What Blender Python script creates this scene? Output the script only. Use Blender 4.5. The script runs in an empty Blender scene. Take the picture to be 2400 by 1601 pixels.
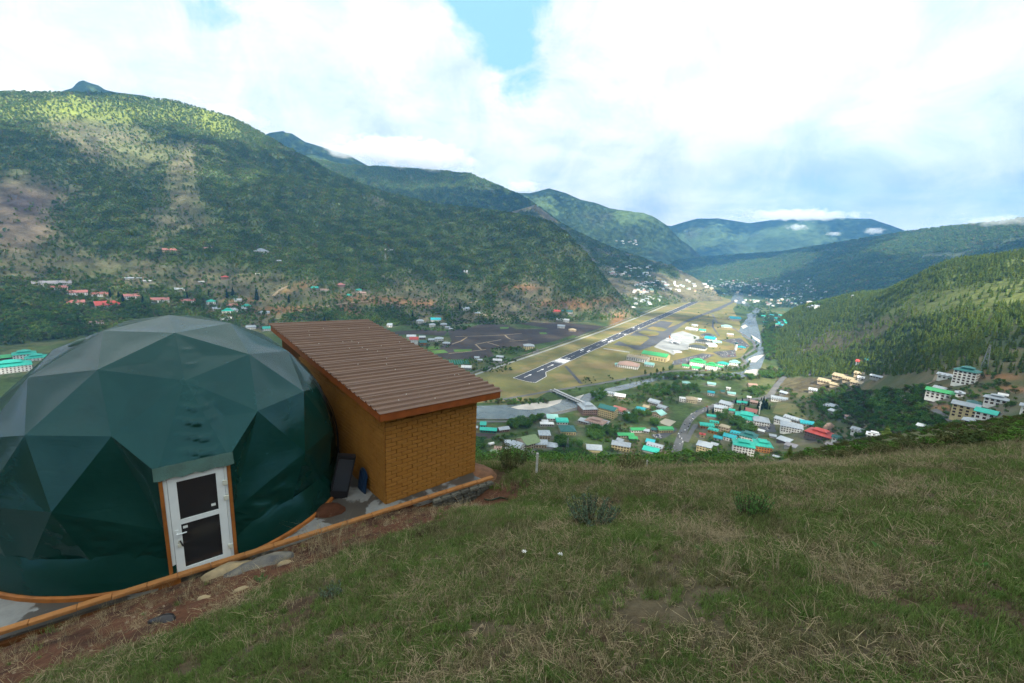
import bpy, bmesh, math, random
import numpy as np
from mathutils import Vector, Matrix

# ---------------------------------------------------------------- camera, sky, sun, exposure
sc = bpy.context.scene
C = sc.collection
R = math.radians
FPX, CX, CY = 1066.67, 1200.0, 800.5          # 16 mm lens on a 36 mm wide frame of 2400 x 1601
PITCH, ROLL = R(11.5), R(2.5)

_fw = np.array([0, math.cos(PITCH), -math.sin(PITCH)]); _rt = np.array([1.0, 0, 0]); _dn = np.cross(_fw, _rt)
_RI = math.cos(ROLL) * _rt - math.sin(ROLL) * _dn
_DN = np.cross(_fw, _RI)
MC = np.array([_RI, _DN, _fw])
cam_d = bpy.data.cameras.new("camera"); cam = bpy.data.objects.new("camera", cam_d); C.objects.link(cam)
cam_d.lens = 16; cam_d.sensor_width = 36; cam_d.clip_start = 0.05; cam_d.clip_end = 60000
cam.matrix_world = Matrix(((_RI[0], -_DN[0], -_fw[0], 0), (_RI[1], -_DN[1], -_fw[1], 0), (_RI[2], -_DN[2], -_fw[2], 0), (0, 0, 0, 1)))
sc.camera = cam

SUN_AZ, SUN_EL = R(170), R(42)                 # from behind the right shoulder (clockwise from the view direction)
sd = Vector((math.sin(SUN_AZ) * math.cos(SUN_EL), math.cos(SUN_AZ) * math.cos(SUN_EL), math.sin(SUN_EL)))
sun_d = bpy.data.lights.new("sun", 'SUN'); sun_d.energy = 5.0; sun_d.angle = R(0.53); sun_d.color = (1.0, 0.93, 0.80)
sun = bpy.data.objects.new("sun", sun_d); C.objects.link(sun)
sun.rotation_euler = (-sd).to_track_quat('-Z', 'Y').to_euler()

sc.view_settings.view_transform = 'Standard'; sc.view_settings.look = 'None'
sc.view_settings.exposure = 1.5; sc.view_settings.gamma = 1.0
sc.render.engine = 'CYCLES'
sc.cycles.max_bounces = 6; sc.cycles.diffuse_bounces = 3; sc.cycles.glossy_bounces = 2
sc.cycles.transmission_bounces = 2; sc.cycles.transparent_max_bounces = 6; sc.cycles.volume_bounces = 3
sc.cycles.use_denoising = True
sc.cycles.use_adaptive_sampling = True; sc.cycles.adaptive_threshold = 0.02
sc.cycles.caustics_reflective = False; sc.cycles.caustics_refractive = False

def ray(px, py):
    return np.array([(px - CX) / FPX, (py - CY) / FPX, 1.0]) @ MC
def azt(px, py):                               # azimuth (radians) and tangent of elevation of a line of sight
    d = ray(px, py); h = math.hypot(d[0], d[1]); return math.atan2(d[0], d[1]), d[2] / h
def pix(P):                                    # world points -> photograph pixels
    c = np.asarray(P) @ MC.T
    z = np.where(c[..., 2] > 0.01, c[..., 2], 0.01)
    return CX + FPX * c[..., 0] / z, CY + FPX * c[..., 1] / z

# ---- node helpers
class N:
    def __init__(s, tree): s.t = tree
    def add(s, typ, ins=None, **kw):
        n = s.t.nodes.new(typ)
        for k, v in kw.items(): setattr(n, k, v)
        for k, v in (ins or {}).items():
            sock = n.inputs[k]
            if isinstance(v, bpy.types.NodeSocket): s.t.links.new(v, sock)
            else: sock.default_value = v
        return n
    def math(s, op, a, b=None, clamp=False):
        ins = {0: a}
        if b is not None: ins[1] = b
        return s.add('ShaderNodeMath', ins, operation=op, use_clamp=clamp).outputs[0]
    def mix(s, f, a, b, blend='MIX'):
        n = s.add('ShaderNodeMix', data_type='RGBA', blend_type=blend)
        for k, v in ((0, f), (6, a), (7, b)):
            if isinstance(v, bpy.types.NodeSocket): s.t.links.new(v, n.inputs[k])
            else: n.inputs[k].default_value = (v if k == 0 else (tuple(v) + (1,))[:4])
        return n.outputs[2]
    def ramp(s, f, stops):
        n = s.add('ShaderNodeValToRGB', {0: f}); e = n.color_ramp.elements
        while len(e) > 1: e.remove(e[-1])
        for i, (p, c) in enumerate(stops):
            el = e[0] if i == 0 else e.new(p)
            el.position = p; el.color = (tuple(c) + (1,))[:4] if not isinstance(c, (int, float)) else (c, c, c, 1)
        return n.outputs[0]
    def rng(s, v, a, b, c=0.0, d=1.0):
        return s.add('ShaderNodeMapRange', {0: v, 1: a, 2: b, 3: c, 4: d}, clamp=True).outputs[0]
    def noise(s, vec, scale, detail=4, rough=0.55, dist=0.0):
        n = s.add('ShaderNodeTexNoise', {'Scale': scale, 'Detail': detail, 'Roughness': rough, 'Distortion': dist})
        if vec is not None: s.t.links.new(vec, n.inputs['Vector'])
        return n.outputs['Fac']

# ---- world: Nishita sky seen through broken bright cloud
w = bpy.data.worlds.new("World"); sc.world = w; w.use_nodes = True
w.node_tree.nodes.clear(); n = N(w.node_tree)
sky = n.add('ShaderNodeTexSky', sky_type='NISHITA', sun_disc=False, sun_elevation=SUN_EL, sun_rotation=SUN_AZ, altitude=2300.0, air_density=1.0, dust_density=1.5, ozone_density=1.5)
tc = n.add('ShaderNodeTexCoord'); dirv = tc.outputs['Generated']
sep = n.add('ShaderNodeSeparateXYZ', {0: dirv})
zz = n.math('ADD', n.math('MAXIMUM', sep.outputs[2], 0.0), 0.16)
flat = n.add('ShaderNodeCombineXYZ', {0: n.math('DIVIDE', sep.outputs[0], zz), 1: n.math('DIVIDE', sep.outputs[1], zz), 2: 0.3}).outputs[0]
big = n.noise(flat, 0.5, 3, 0.5, 0.3)
med = n.noise(flat, 1.5, 8, 0.58, 0.5)
wisp = n.noise(dirv, 8.0, 10, 0.68, 0.5)
def gap(px, py, r0, r1, amt):                   # where the cloud thins to blue
    g = ray(px, py); g = g / np.linalg.norm(g)
    dp = n.add('ShaderNodeVectorMath', {0: dirv, 1: tuple(g)}, operation='DOT_PRODUCT').outputs['Value']
    return n.rng(dp, math.cos(R(r1)), math.cos(R(r0)), 0.0, amt)
gaps = n.math('ADD', n.math('ADD', gap(1165, 0, 1.4, 6.6, 0.42), gap(1215, 185, 0.4, 4.4, 0.28)), n.math('ADD', gap(1120, -180, 2, 8, 0.36), gap(500, 0, 0.5, 4.5, 0.20)))
cov = n.math('ADD', n.math('MULTIPLY', med, 0.45), n.math('ADD', n.math('MULTIPLY', big, 0.15), n.math('MULTIPLY', wisp, 0.62)))
cfac = n.rng(n.math('SUBTRACT', cov, gaps), 0.29, 0.475)
shade = n.math('ADD', n.math('ADD', n.rng(med, 0.32, 0.66, 0.0, 0.40), n.rng(wisp, 0.34, 0.66, 0.0, 0.38)), n.rng(big, 0.36, 0.62, 0.0, 0.42))
cloudc = n.mix(n.rng(shade, 0.25, 0.80), (0.74, 0.88, 0.93), (0.97, 1.0, 1.0))
cloudc = n.add('ShaderNodeVectorMath', {0: cloudc, 'Scale': n.rng(shade, 0.1, 1.10, 5.4, 8.7)}, operation='SCALE').outputs[0]
skyc = n.mix(0.85, sky.outputs[0], (2.9, 5.4, 6.0))
col = n.mix(cfac, skyc, cloudc)
bg = n.add('ShaderNodeBackground', {0: col, 1: 0.066})
n.add('ShaderNodeOutputWorld', {0: bg.outputs[0]})

# ---------------------------------------------------------------- helpers for objects
rnd = random.Random(7); nrs = np.random.RandomState(11)
def tag(o, label=None, cat=None, group=None, kind=None):
    if label: o['label'] = label
    if cat: o['category'] = cat
    if group: o['group'] = group
    if kind: o['kind'] = kind
    return o
def empty(name, loc=(0, 0, 0), rz=0.0, parent=None):
    o = bpy.data.objects.new(name, None); C.objects.link(o); o.location = loc; o.rotation_euler = (0, 0, rz); o.empty_display_size = 0.2
    if parent: o.parent = parent
    return o
def mesh_of(name, V, F, mats, fm=None, smooth=False):
    me = bpy.data.meshes.new(name)
    me.from_pydata([tuple(map(float, v)) for v in V], [], [tuple(map(int, f)) for f in F])
    for m in (mats if isinstance(mats, (list, tuple)) else [mats]): me.materials.append(m)
    if fm is not None: me.polygons.foreach_set('material_index', np.asarray(fm, np.int32))
    if smooth: me.polygons.foreach_set('use_smooth', np.ones(len(me.polygons), bool))
    me.update(); return me
def put(name, me, parent=None, loc=(0, 0, 0), rot=(0, 0, 0), scale=(1, 1, 1)):
    o = bpy.data.objects.new(name, me); C.objects.link(o)
    o.location = loc; o.rotation_euler = rot; o.scale = scale
    if parent: o.parent = parent
    return o
class MB:
    """collects simple solids into one mesh"""
    def __init__(s): s.V = []; s.F = []; s.M = []
    def add(s, V, F, m=0):
        b = len(s.V); s.V += [tuple(v) for v in V]; s.F += [tuple(i + b for i in f) for f in F]; s.M += [m] * len(F); return s
    def box(s, c, d, m=0, rz=0.0):
        x, y, z = d[0] / 2, d[1] / 2, d[2] / 2; V = []
        for k in (-z, z):
            for a, b in ((-x, -y), (x, -y), (x, y), (-x, y)):
                V.append((c[0] + a * math.cos(rz) - b * math.sin(rz), c[1] + a * math.sin(rz) + b * math.cos(rz), c[2] + k))
        return s.add(V, [(0, 3, 2, 1), (4, 5, 6, 7), (0, 1, 5, 4), (1, 2, 6, 5), (2, 3, 7, 6), (3, 0, 4, 7)], m)
    def tube(s, p, q, r0, r1=None, k=8, m=0):
        p, q = Vector(p), Vector(q); r1 = r0 if r1 is None else r1
        d = (q - p).normalized(); a = d.orthogonal().normalized(); b = d.cross(a); V = []
        for c, r in ((p, r0), (q, r1)):
            for i in range(k): t = 2 * math.pi * i / k; V.append(c + a * (r * math.cos(t)) + b * (r * math.sin(t)))
        F = [(i, (i + 1) % k, k + (i + 1) % k, k + i) for i in range(k)] + [tuple(range(k - 1, -1, -1)), tuple(range(k, 2 * k))]
        return s.add(V, F, m)
    def mesh(s, name, mats, smooth=False): return mesh_of(name, s.V, s.F, mats, s.M, smooth)
    def put(s, name, mats, parent=None, smooth=False, **kw): return put(name, s.mesh(name, mats, smooth), parent, **kw)

# ---- materials
MAT = {}
def mat(name, col=(0.5, 0.5, 0.5), rough=0.7, spec=0.35, var=0.0, vscale=3.0, bump=0.0, bscale=20.0, col2=None, rand=0.0, metal=0.0, coord='Object', build=None):
    if name in MAT: return MAT[name]
    m = bpy.data.materials.new(name); m.use_nodes = True; t = m.node_tree; t.nodes.clear(); n = N(t)
    out = n.add('ShaderNodeOutputMaterial'); p = n.add('ShaderNodeBsdfPrincipled', {'Roughness': rough, 'Specular IOR Level': spec, 'Metallic': metal})
    tc = n.add('ShaderNodeTexCoord').outputs[coord]
    c = None
    if var > 0 or col2 is not None:
        f = n.noise(tc, vscale, 5, 0.6)
        c2 = col2 if col2 is not None else tuple(x * (1 - var) for x in col)
        c = n.mix(n.rng(f, 0.36, 0.66), col, c2)
    if rand > 0:
        oi = n.add('ShaderNodeObjectInfo').outputs['Random']
        c = c if c is not None else n.mix(0.0, col, col)
        sc_ = n.rng(oi, 0, 1, 1 - rand, 1 + rand)
        c = n.add('ShaderNodeVectorMath', {0: c, 'Scale': sc_}, operation='SCALE').outputs[0]
    if c is None: p.inputs['Base Color'].default_value = tuple(col) + (1,)
    else: t.links.new(c, p.inputs['Base Color'])
    if bump > 0:
        b = n.add('ShaderNodeBump', {'Strength': min(1, bump), 'Distance': 0.02, 'Height': n.noise(tc, bscale, 5, 0.6)})
        t.links.new(b.outputs[0], p.inputs['Normal'])
    t.links.new(p.outputs[0], out.inputs[0])
    if build: build(n, p, tc, out)
    MAT[name] = m; return m
# ---------------------------------------------------------------- terrain
FLOOR = -260.0
S = 2400 / 2351.0
def _hash(ix, iy, seed):
    h = (ix.astype(np.int64) * 374761393 + iy.astype(np.int64) * 668265263 + seed * 1442695041) & 0xffffffff
    h = ((h ^ (h >> 13)) * 1274126177) & 0xffffffff
    return ((h ^ (h >> 16)) & 0xffff) / 65535.0
def vnoise(x, y, seed=0):
    ix, iy = np.floor(x), np.floor(y); fx, fy = x - ix, y - iy
    fx, fy = fx * fx * (3 - 2 * fx), fy * fy * (3 - 2 * fy)
    a, b, c, d = _hash(ix, iy, seed), _hash(ix + 1, iy, seed), _hash(ix, iy + 1, seed), _hash(ix + 1, iy + 1, seed)
    return (a * (1 - fx) + b * fx) * (1 - fy) + (c * (1 - fx) + d * fx) * fy
def fbm(x, y, o=4, seed=0, g=0.5):
    s = 0; a = 1.0; t = 0
    for k in range(o):
        s = s + a * vnoise(x * 2 ** k + 17.3 * k, y * 2 ** k - 9.1 * k, seed + k); t += a; a *= g
    return s / t
def sstep(x, a, b):
    t = np.clip((x - a) / (b - a), 0, 1); return t * t * (3 - 2 * t)

class Hill:
    def __init__(s, name, crest, foot, p=1.1, back=0.5, gully=0.0, gs=14.0, seed=0, zf=FLOOR - 4):
        c = sorted((azt(x * S, y * S) + (d,)) for x, y, d in crest)
        s.az = np.array([k[0] for k in c]); s.dc = np.array([k[2] for k in c]); s.zc = np.array([k[1] * k[2] for k in c])
        f = sorted((azt(x * S, 700)[0], d) for x, d in foot)
        s.fa = np.array([k[0] for k in f]); s.fd = np.array([k[1] for k in f])
        s.name, s.p, s.back, s.gully, s.gs, s.seed, s.zf = name, p, back, gully, gs, seed, zf
    def z(s, az, d):
        dc = np.interp(az, s.az, s.dc); zc = np.interp(az, s.az, s.zc); df = np.interp(az, s.fa, s.fd)
        zc = zc - 420 * np.maximum(0, s.az[0] - az) * 3 - 420 * np.maximum(0, az - s.az[-1]) * 3
        t = (d - df) / np.maximum(dc - df, 50)
        tt = np.clip(t, 0, 1)
        z = s.zf + (zc - s.zf) * tt ** s.p
        z = np.where(t < 0, s.zf + t * 40, z)
        z = np.where(d > dc, zc - s.back * (d - dc), z)
        if s.gully:
            X, Y = np.sin(az) * d, np.cos(az) * d; L = 0.32 * s.dc.mean() / s.gs * 8
            g = fbm(X / L, Y / L, 5, s.seed); r = 1 - np.abs(2 * fbm(X / L * 1.1 + 3, Y / L * .8, 4, s.seed + 9) - 1) * 2
            env = np.clip(tt, 0, 1) ** 0.7 * np.clip((1.02 - tt) * 3.2, 0.06, 1)
            z = z + s.gully * env * ((g - 0.5) * 1.3 + (r - 0.55) * 0.55)
        return z

HILLS = [
 Hill('mountain_left', [(-1500, 190, 3500), (-500, 190, 3400), (-150, 205, 3350), (0, 211, 3300), (150, 213, 3250), (260, 216, 3250), (400, 231, 3250), (480, 254, 3250), (530, 268, 3250), (570, 288, 3250), (640, 328, 3250), (720, 371, 3200), (760, 394, 3150), (830, 424, 3080), (890, 445, 3000), (1000, 469, 2850), (1100, 480, 2650), (1200, 495, 2400), (1260, 508, 2280), (1300, 533, 2210), (1340, 575, 2170), (1390, 640, 2110), (1435, 690, 2060), (1462, 722, 2030), (1478, 760, 2010)],
      [(-400, 1500), (0, 1480), (200, 1500), (500, 1480), (800, 1440), (950, 1480), (1100, 1560), (1300, 1680), (1400, 1800), (1480, 1980)], 1.12, 0.45, 150, 13, 3),
 Hill('spur_centre', [(1230, 470, 3900), (1290, 514, 3800), (1340, 540, 3700), (1400, 567, 3600), (1470, 591, 3500), (1540, 609, 3400), (1590, 634, 3300), (1640, 664, 3200), (1660, 690, 3150)],
      [(1200, 2350), (1400, 2250), (1500, 2350), (1560, 2700), (1660, 3100)], 1.25, 0.4, 60, 22, 21),
 Hill('ridge_second', [(560, 330, 4700), (640, 350, 4700), (760, 372, 4700), (800, 379, 4700), (880, 382, 4650), (980, 389, 4650), (1080, 399, 4600), (1140, 424, 4550), (1200, 450, 4500), (1250, 484, 4450), (1300, 522, 4400), (1350, 560, 4350)],
      [(560, 3600), (1350, 3600)], 1.0, 0.45, 110, 16, 33),
 Hill('peak_second', [(520, 330, 5700), (590, 312, 5700), (620, 300, 5700), (650, 296, 5700), (700, 321, 5650), (740, 333, 5650), (800, 352, 5650), (870, 390, 5650)],
      [(500, 4900), (900, 4900)], 1.0, 0.5, 60, 20, 40),
 Hill('peak_left', [(60, 222, 5200), (120, 212, 5200), (150, 203, 5200), (166, 198, 5200), (178, 184, 5200), (190, 180, 5200), (205, 186, 5200), (226, 192, 5200), (240, 202, 5200), (265, 208, 5200), (330, 216, 5200), (420, 245, 5200)],
      [(0, 4300), (420, 4300)], 1.0, 0.5, 40, 20, 50),
 Hill('mountain_third', [(1100, 430, 6100), (1180, 440, 6100), (1215, 441, 6100), (1262, 430, 6100), (1330, 455, 6050), (1400, 475, 6000), (1450, 482, 6000), (1500, 494, 5950), (1530, 514, 5950), (1560, 545, 5950), (1610, 586, 5900), (1660, 612, 5900)],
      [(1100, 4700), (1660, 4900)], 1.1, 0.5, 170, 22, 60),
 Hill('mountain_far', [(1440, 520, 8600), (1500, 512, 8600), (1540, 517, 8600), (1570, 508, 8600), (1600, 500, 8600), (1650, 500, 8600), (1720, 511, 8600), (1800, 500, 8600), (1900, 498, 8600), (2000, 500, 8600), (2040, 513, 8600), (2100, 535, 8600), (2400, 520, 8600)],
      [(1400, 6900), (2400, 6900)], 1.0, 0.4, 260, 24, 70),
 Hill('ridge_right', [(1440, 622, 5600), (1500, 612, 5500), (1540, 601, 5400), (1620, 590, 5300), (1720, 583, 5200), (1800, 578, 5100), (1900, 562, 4900), (2000, 545, 4700), (2100, 530, 4550), (2200, 520, 4400), (2300, 510, 4300), (2351, 503, 4250), (2600, 480, 4000), (3400, 430, 3800)],
      [(1440, 4700), (1600, 4300), (1750, 3700), (1900, 3100), (2000, 2700), (2351, 2400), (3000, 2000)], 1.15, 0.4, 90, 16, 80),
]

# --- near plane of the hillside the camera stands on
CU0, CUD, CUN = np.array([-2.79, 9.53]), np.array([0.8, 0.6]), np.array([-0.6, 0.8])
CURB_Z = -6.05
def near_z(x, y):
    x0, y0 = x, y; x = np.clip(x, -500, 500); y = np.maximum(y, -700)
    z = -1.6 - 0.38 * y + 0.10 * x - 0.235 * (np.sqrt(x * x + 1.0) - x - 0.6) * 0.5 * sstep(x, 1.5, -3.5)
    z = z + 0.16 * (fbm(x * 0.35, y * 0.35, 3, 5) - 0.5) + 0.07 * (fbm(x * 1.6, y * 1.6, 3, 8) - 0.5)
    x, y = x0, y0
    q = (x - CU0[0]) * CUN[0] + (y - CU0[1]) * CUN[1]; r = (x - CU0[0]) * CUD[0] + (y - CU0[1]) * CUD[1]
    bank = CURB_Z - 0.12 + 0.07 * (fbm(x * 4.5, y * 4.5, 3, 41) - 0.5) + 0.46 * np.maximum(-q, 0) + 0.12 * (fbm(x * 1.1, y * 1.1, 3, 4) - 0.5) - 0.38 * sstep(r, 0.2, 2.4)
    inr = sstep(r, 4.2, 2.0)
    z = np.where(q < 0.5, z * (1 - inr) + np.minimum(z, bank) * inr, z)
    padm = sstep(q, 0.16, 0.36) * sstep(r, 3.3, 2.6) * sstep(q, 14, 12)
    return z * (1 - padm) + (-6.62) * padm

_ctl = []
def ctl(px, py, d, dz=0.0):
    a, t = azt(px, py); _ctl.append((a, d, (t * d + dz) / d))
def ctla(a, d, z): _ctl.append((R(a), d, z / d))
for px, rows in ((2000, [(1092, 14), (1062, 40), (1040, 90), (1040, 160, -14), (1040, 300, -32), (1036, 500, -10), (1025, 690), (960, 850), (900, 985), (850, 1115), (800, 1260), (740, 1480), (692, 1700)]),
                 (2400, [(1045, 19), (1005, 60), (985, 120), (985, 240, -26), (980, 420, -10), (975, 500), (930, 580), (880, 680), (800, 820), (700, 1050), (605, 1300)]),
                 (2200, [(1075, 15), (1040, 50), (1010, 100), (1010, 200, -20), (1008, 350, -20), (1000, 560), (930, 650), (880, 730), (800, 900), (720, 1150), (635, 1400)]),
                 (2700, [(1000, 30), (960, 100), (900, 400), (800, 650), (570, 1300)]),
                 (1850, [(1100, 12), (1080, 60), (1080, 200, -12), (1080, 400, -16), (1060, 680), (960, 895), (900, 1090), (850, 1300), (800, 1540), (760, 1750), (733, 1930)]),
                 (1500, [(1112, 11), (1108, 60, -1), (1102, 200, -3), (1100, 400, -5)]), (1680, [(1112, 11), (1104, 60, -1), (1096, 200, -3), (1093, 420, -5)]),
                 (1300, [(1104, 12), (1102, 60, -1), (1098, 200, -3), (1096, 400, -5)]), (1150, [(1096, 13.3), (1098, 60, -1), (1095, 200, -3), (1094, 400, -5)])):
    for row in rows: ctl(px, row[0], row[1], row[2] if len(row) > 2 else 0.0)
for a in (-85, -60, -45, -30, -16):
    for d, t in ((16, .50), (40, .51), (120, .515), (300, .52), (460, .53)): ctla(a, d, -t * d)
for a in (-85, -60, -45, -30, -15, 0, 12, 22):
    for d in (560, 700, 950, 1300, 1800, 2600, 4200): ctla(a, d, -285)
for a, d in ((26, 640), (27, 800), (27.5, 950), (28, 1150), (28.2, 1400), (28.2, 1700), (29, 2100), (32, 2500), (37, 2900), (30, 4200)): ctla(a, d, -285)
for a, d, z in ((39, 2100, -190), (46, 1900, -110), (50, 1800, -60), (50, 2300, -200), (58, 1900, -40)): ctla(a, d, z)
_ca = np.array(_ctl)
def _feat(a, d): return np.stack([a * 2.2, np.log(d) * 0.8], -1)
_cf = _feat(_ca[:, 0], _ca[:, 1])
_c2 = 0.10 ** 2
_K = np.sqrt(((_cf[:, None] - _cf[None]) ** 2).sum(-1) + _c2)
_P = np.concatenate([np.ones((len(_cf), 1)), _cf], 1)
_A = np.block([[_K - 2e-3 * np.eye(len(_cf)), _P], [_P.T, np.zeros((3, 3))]])
_w = np.linalg.solve(_A, np.concatenate([_ca[:, 2], np.zeros(3)]))
def mid_z(a, d):
    out = np.zeros(a.shape); f = _feat(a, d).reshape(-1, 2); res = np.zeros(len(f))
    for i in range(0, len(f), 60000):
        q = f[i:i + 60000]
        k = np.sqrt((q * q).sum(1)[:, None] + (_cf * _cf).sum(1)[None] - 2 * q @ _cf.T + _c2 + 1e-9)
        res[i:i + 60000] = k @ _w[:-3] + _w[-3] + q @ _w[-2:]
    return res.reshape(a.shape) * d

def terrain(x, y, ids=False):
    x = np.asarray(x, float); y = np.asarray(y, float)
    shp = x.shape; x, y = np.atleast_1d(x), np.atleast_1d(y)
    d = np.maximum(np.hypot(x, y), 0.3); a = np.arctan2(x, y)
    nz = near_z(x, y)
    mz = mid_z(np.clip(a, -1.5, 1.5), np.clip(d, 8, 4200))
    front = np.cos(a)
    mz = np.where(d > 4200, -300, mz)
    bumps = (fbm(x / 9, y / 9, 4, 12) - 0.5) * np.clip(d / 60, 0, 1) * 1.6 + (fbm(x / 60, y / 60, 3, 14) - 0.5) * np.clip((d - 60) / 200, 0, 1) * 9
    bumps = bumps + (fbm(x / 160, y / 160, 4, 15) - 0.5) * np.clip((d - 500) / 500, 0, 1) * 26 * sstep(a, 0.50, 0.60)
    lo = np.interp(a, [-0.14, 0.12], [13.5, 8.5])
    b = sstep(d, lo, lo + 5) * sstep(front, 0.05, 0.2)
    z = nz * (1 - b) + (mz + bumps) * b
    k = np.where(z <= FLOOR, 1, 0)
    k = np.where((d > 1000) & (z > FLOOR) & (a > 0.4), 2, k)
    z = np.maximum(z, FLOOR)
    for i, h in enumerate(HILLS):
        hz = np.where(d > 900, h.z(a, d), -999)
        k = np.where(hz > z, i + 3, k); z = np.maximum(z, hz)
    if ids: return z, k
    return z.reshape(shp) if shp else float(z[0])

_md = np.concatenate([np.geomspace(3, 600, 260), np.geomspace(603, 9250, 520)])
def hit(px, py, dmin=0.0):
    """first point of the ground along a line of sight"""
    a, t = azt(px, py); ds = _md[_md >= dmin]
    z = terrain(np.sin(a) * ds, np.cos(a) * ds); m = np.nonzero(z >= t * ds)[0]
    i = m[0] if len(m) else len(ds) - 1
    if i > 0:
        lo, hi = ds[i - 1], ds[i]
        g = np.linspace(lo, hi, 24); zz_ = terrain(np.sin(a) * g, np.cos(a) * g); mm = np.nonzero(zz_ >= t * g)[0]
        dd = g[mm[0]] if len(mm) else hi
    else: dd = ds[0]
    x, y = math.sin(a) * dd, math.cos(a) * dd
    return np.array([x, y, terrain(x, y)])
def on_floor(px, py, z=FLOOR):
    r = ray(px, py); k = z / r[2]; return np.array([r[0] * k, r[1] * k, z])

# --- the mesh, on rings that widen with distance
AZ = np.concatenate([np.radians(np.linspace(-180, -72, 40)), np.radians(np.linspace(-70, 70, 900)), np.radians(np.linspace(72, 180, 40))])
DD = np.concatenate([[0.01, 0.25], np.geomspace(0.7, 4, 22), np.geomspace(4.15, 22, 96)[0:], np.geomspace(22.8, 560, 90), np.geomspace(575, 1300, 70), np.geomspace(1312, 5600, 230), np.geomspace(5680, 9300, 60)])
gA, gD = np.meshgrid(AZ, DD, indexing='ij')
GX, GY = np.sin(gA) * gD, np.cos(gA) * gD
GZ, GK = terrain(GX.ravel(), GY.ravel(), True); GZ = GZ.reshape(gA.shape); GK = GK.reshape(gA.shape)
PXX, PYY = pix(np.stack([GX, GY, GZ], -1))

_azk = np.arange(len(AZ)); _ddk = np.arange(len(DD))
def terrain(x, y):                               # from here on: height read off the finished grid
    x, y = np.asarray(x, float), np.asarray(y, float); d = np.clip(np.hypot(x, y), DD[0], DD[-1] * .999); a = np.clip(np.arctan2(x, y), AZ[0], AZ[-1] - 1e-6)
    fa = np.interp(a, AZ, _azk); fd = np.interp(d, DD, _ddk); ia, jd = np.minimum(fa.astype(int), len(AZ) - 2), np.minimum(fd.astype(int), len(DD) - 2); u, v = fa - ia, fd - jd
    z = (GZ[ia, jd] * (1 - u) + GZ[ia + 1, jd] * u) * (1 - v) + (GZ[ia, jd + 1] * (1 - u) + GZ[ia + 1, jd + 1] * u) * v
    return z if z.shape else float(z)
def blob(px, py, rx, ry, rot=0.0, soft=0.5):
    """soft ellipse on the ground, given where it lies in the photograph"""
    u, v = PXX - px * S, PYY - py * S
    c, s_ = math.cos(R(rot)), math.sin(R(rot)); u, v = u * c + v * s_, -u * s_ + v * c
    r = np.sqrt((u / (rx * S)) ** 2 + (v / (ry * S)) ** 2)
    return sstep(r + (WARP - 0.5) * 0.9, 1 + soft, 1 - soft)
WARP = fbm(GX / (gD * 0.03 + 1), GY / (gD * 0.03 + 1), 4, 77)
n_a = fbm(GX / 260, GY / 260, 5, 101, 0.6); n_b = fbm(GX / 70, GY / 70, 4, 131, 0.6); n_c = fbm(GX / 18, GY / 18, 3, 141)
# forest cover
FOR = np.zeros_like(GX)
isA = GK == 3
FOR = np.where(isA, sstep(n_a + 0.35 * (n_b - 0.5), 0.22, 0.46), FOR)
gull = fbm(gA * 17, np.log(gD) * 2.4, 4, 3)
for b_ in ((80, 500, 130, 75, 0, 0.35), (60, 430, 70, 45, 10, .5), (440, 430, 75, 90, -25, .45), (300, 340, 120, 60, 20, .5), (150, 290, 90, 40, 10, .6), (470, 380, 60, 40, 40, .6), (250, 590, 120, 35, -10, .5), (60, 610, 130, 40, 0, .5), (450, 640, 280, 35, 4, .5), (960, 665, 90, 45, 0, .5), (1075, 665, 55, 50, 0, .4), (1200, 700, 75, 60, 0, .5), (1245, 640, 50, 50, 0, .4), (1290, 600, 50, 25, -30, .5), (1340, 690, 70, 45, 0, .5), (850, 690, 150, 30, 0, .5), (640, 690, 120, 40, 0, .5), (1410, 710, 60, 30, 20, .5), (980, 520, 120, 14, -5, .5), (690, 510, 40, 18, 0, .5)):
    FOR = FOR * (1 - isA * 0.78 * blob(*b_))
FOR = FOR * (1 - isA * .85 * np.maximum(blob(70, 495, 105, 75, 0, .3), blob(455, 440, 60, 80, -25, .4)))
for b_ in ((700, 480, 260, 120, 25, .4), (1000, 570, 300, 70, 8, .4), (240, 520, 130, 60, 10, .5), (1320, 640, 90, 40, 30, .5), (120, 690, 160, 40, 0, .6), (120, 740, 180, 45, 0, .5), (560, 560, 160, 40, 0, .5)):
    FOR = np.maximum(FOR, isA * 0.95 * blob(*b_))
FOR = np.where((GK >= 4) & (GK != 4), sstep(n_a, 0.2, 0.42), FOR)
FOR = np.where(GK == 4, sstep(n_a + 0.3 * (n_b - .5), 0.40, 0.62), FOR)
isF = ((GK == 2) | ((GK == 0) & (gD > 420))) & (gA > R(26)) & (PYY < 885)
FOR = np.where(isF, 0.95 * sstep(n_a * .5 + n_b * .5, 0.24, 0.42), FOR)
for b_ in ((2200, 690, 190, 28, -8, .4), (2000, 760, 90, 22, -25, .5), (2260, 870, 130, 40, 0, .5), (1880, 790, 60, 25, -20, .5), (2330, 800, 60, 18, 10, .6)):
    FOR = FOR * (1 - isF * 0.8 * blob(*b_))
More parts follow.
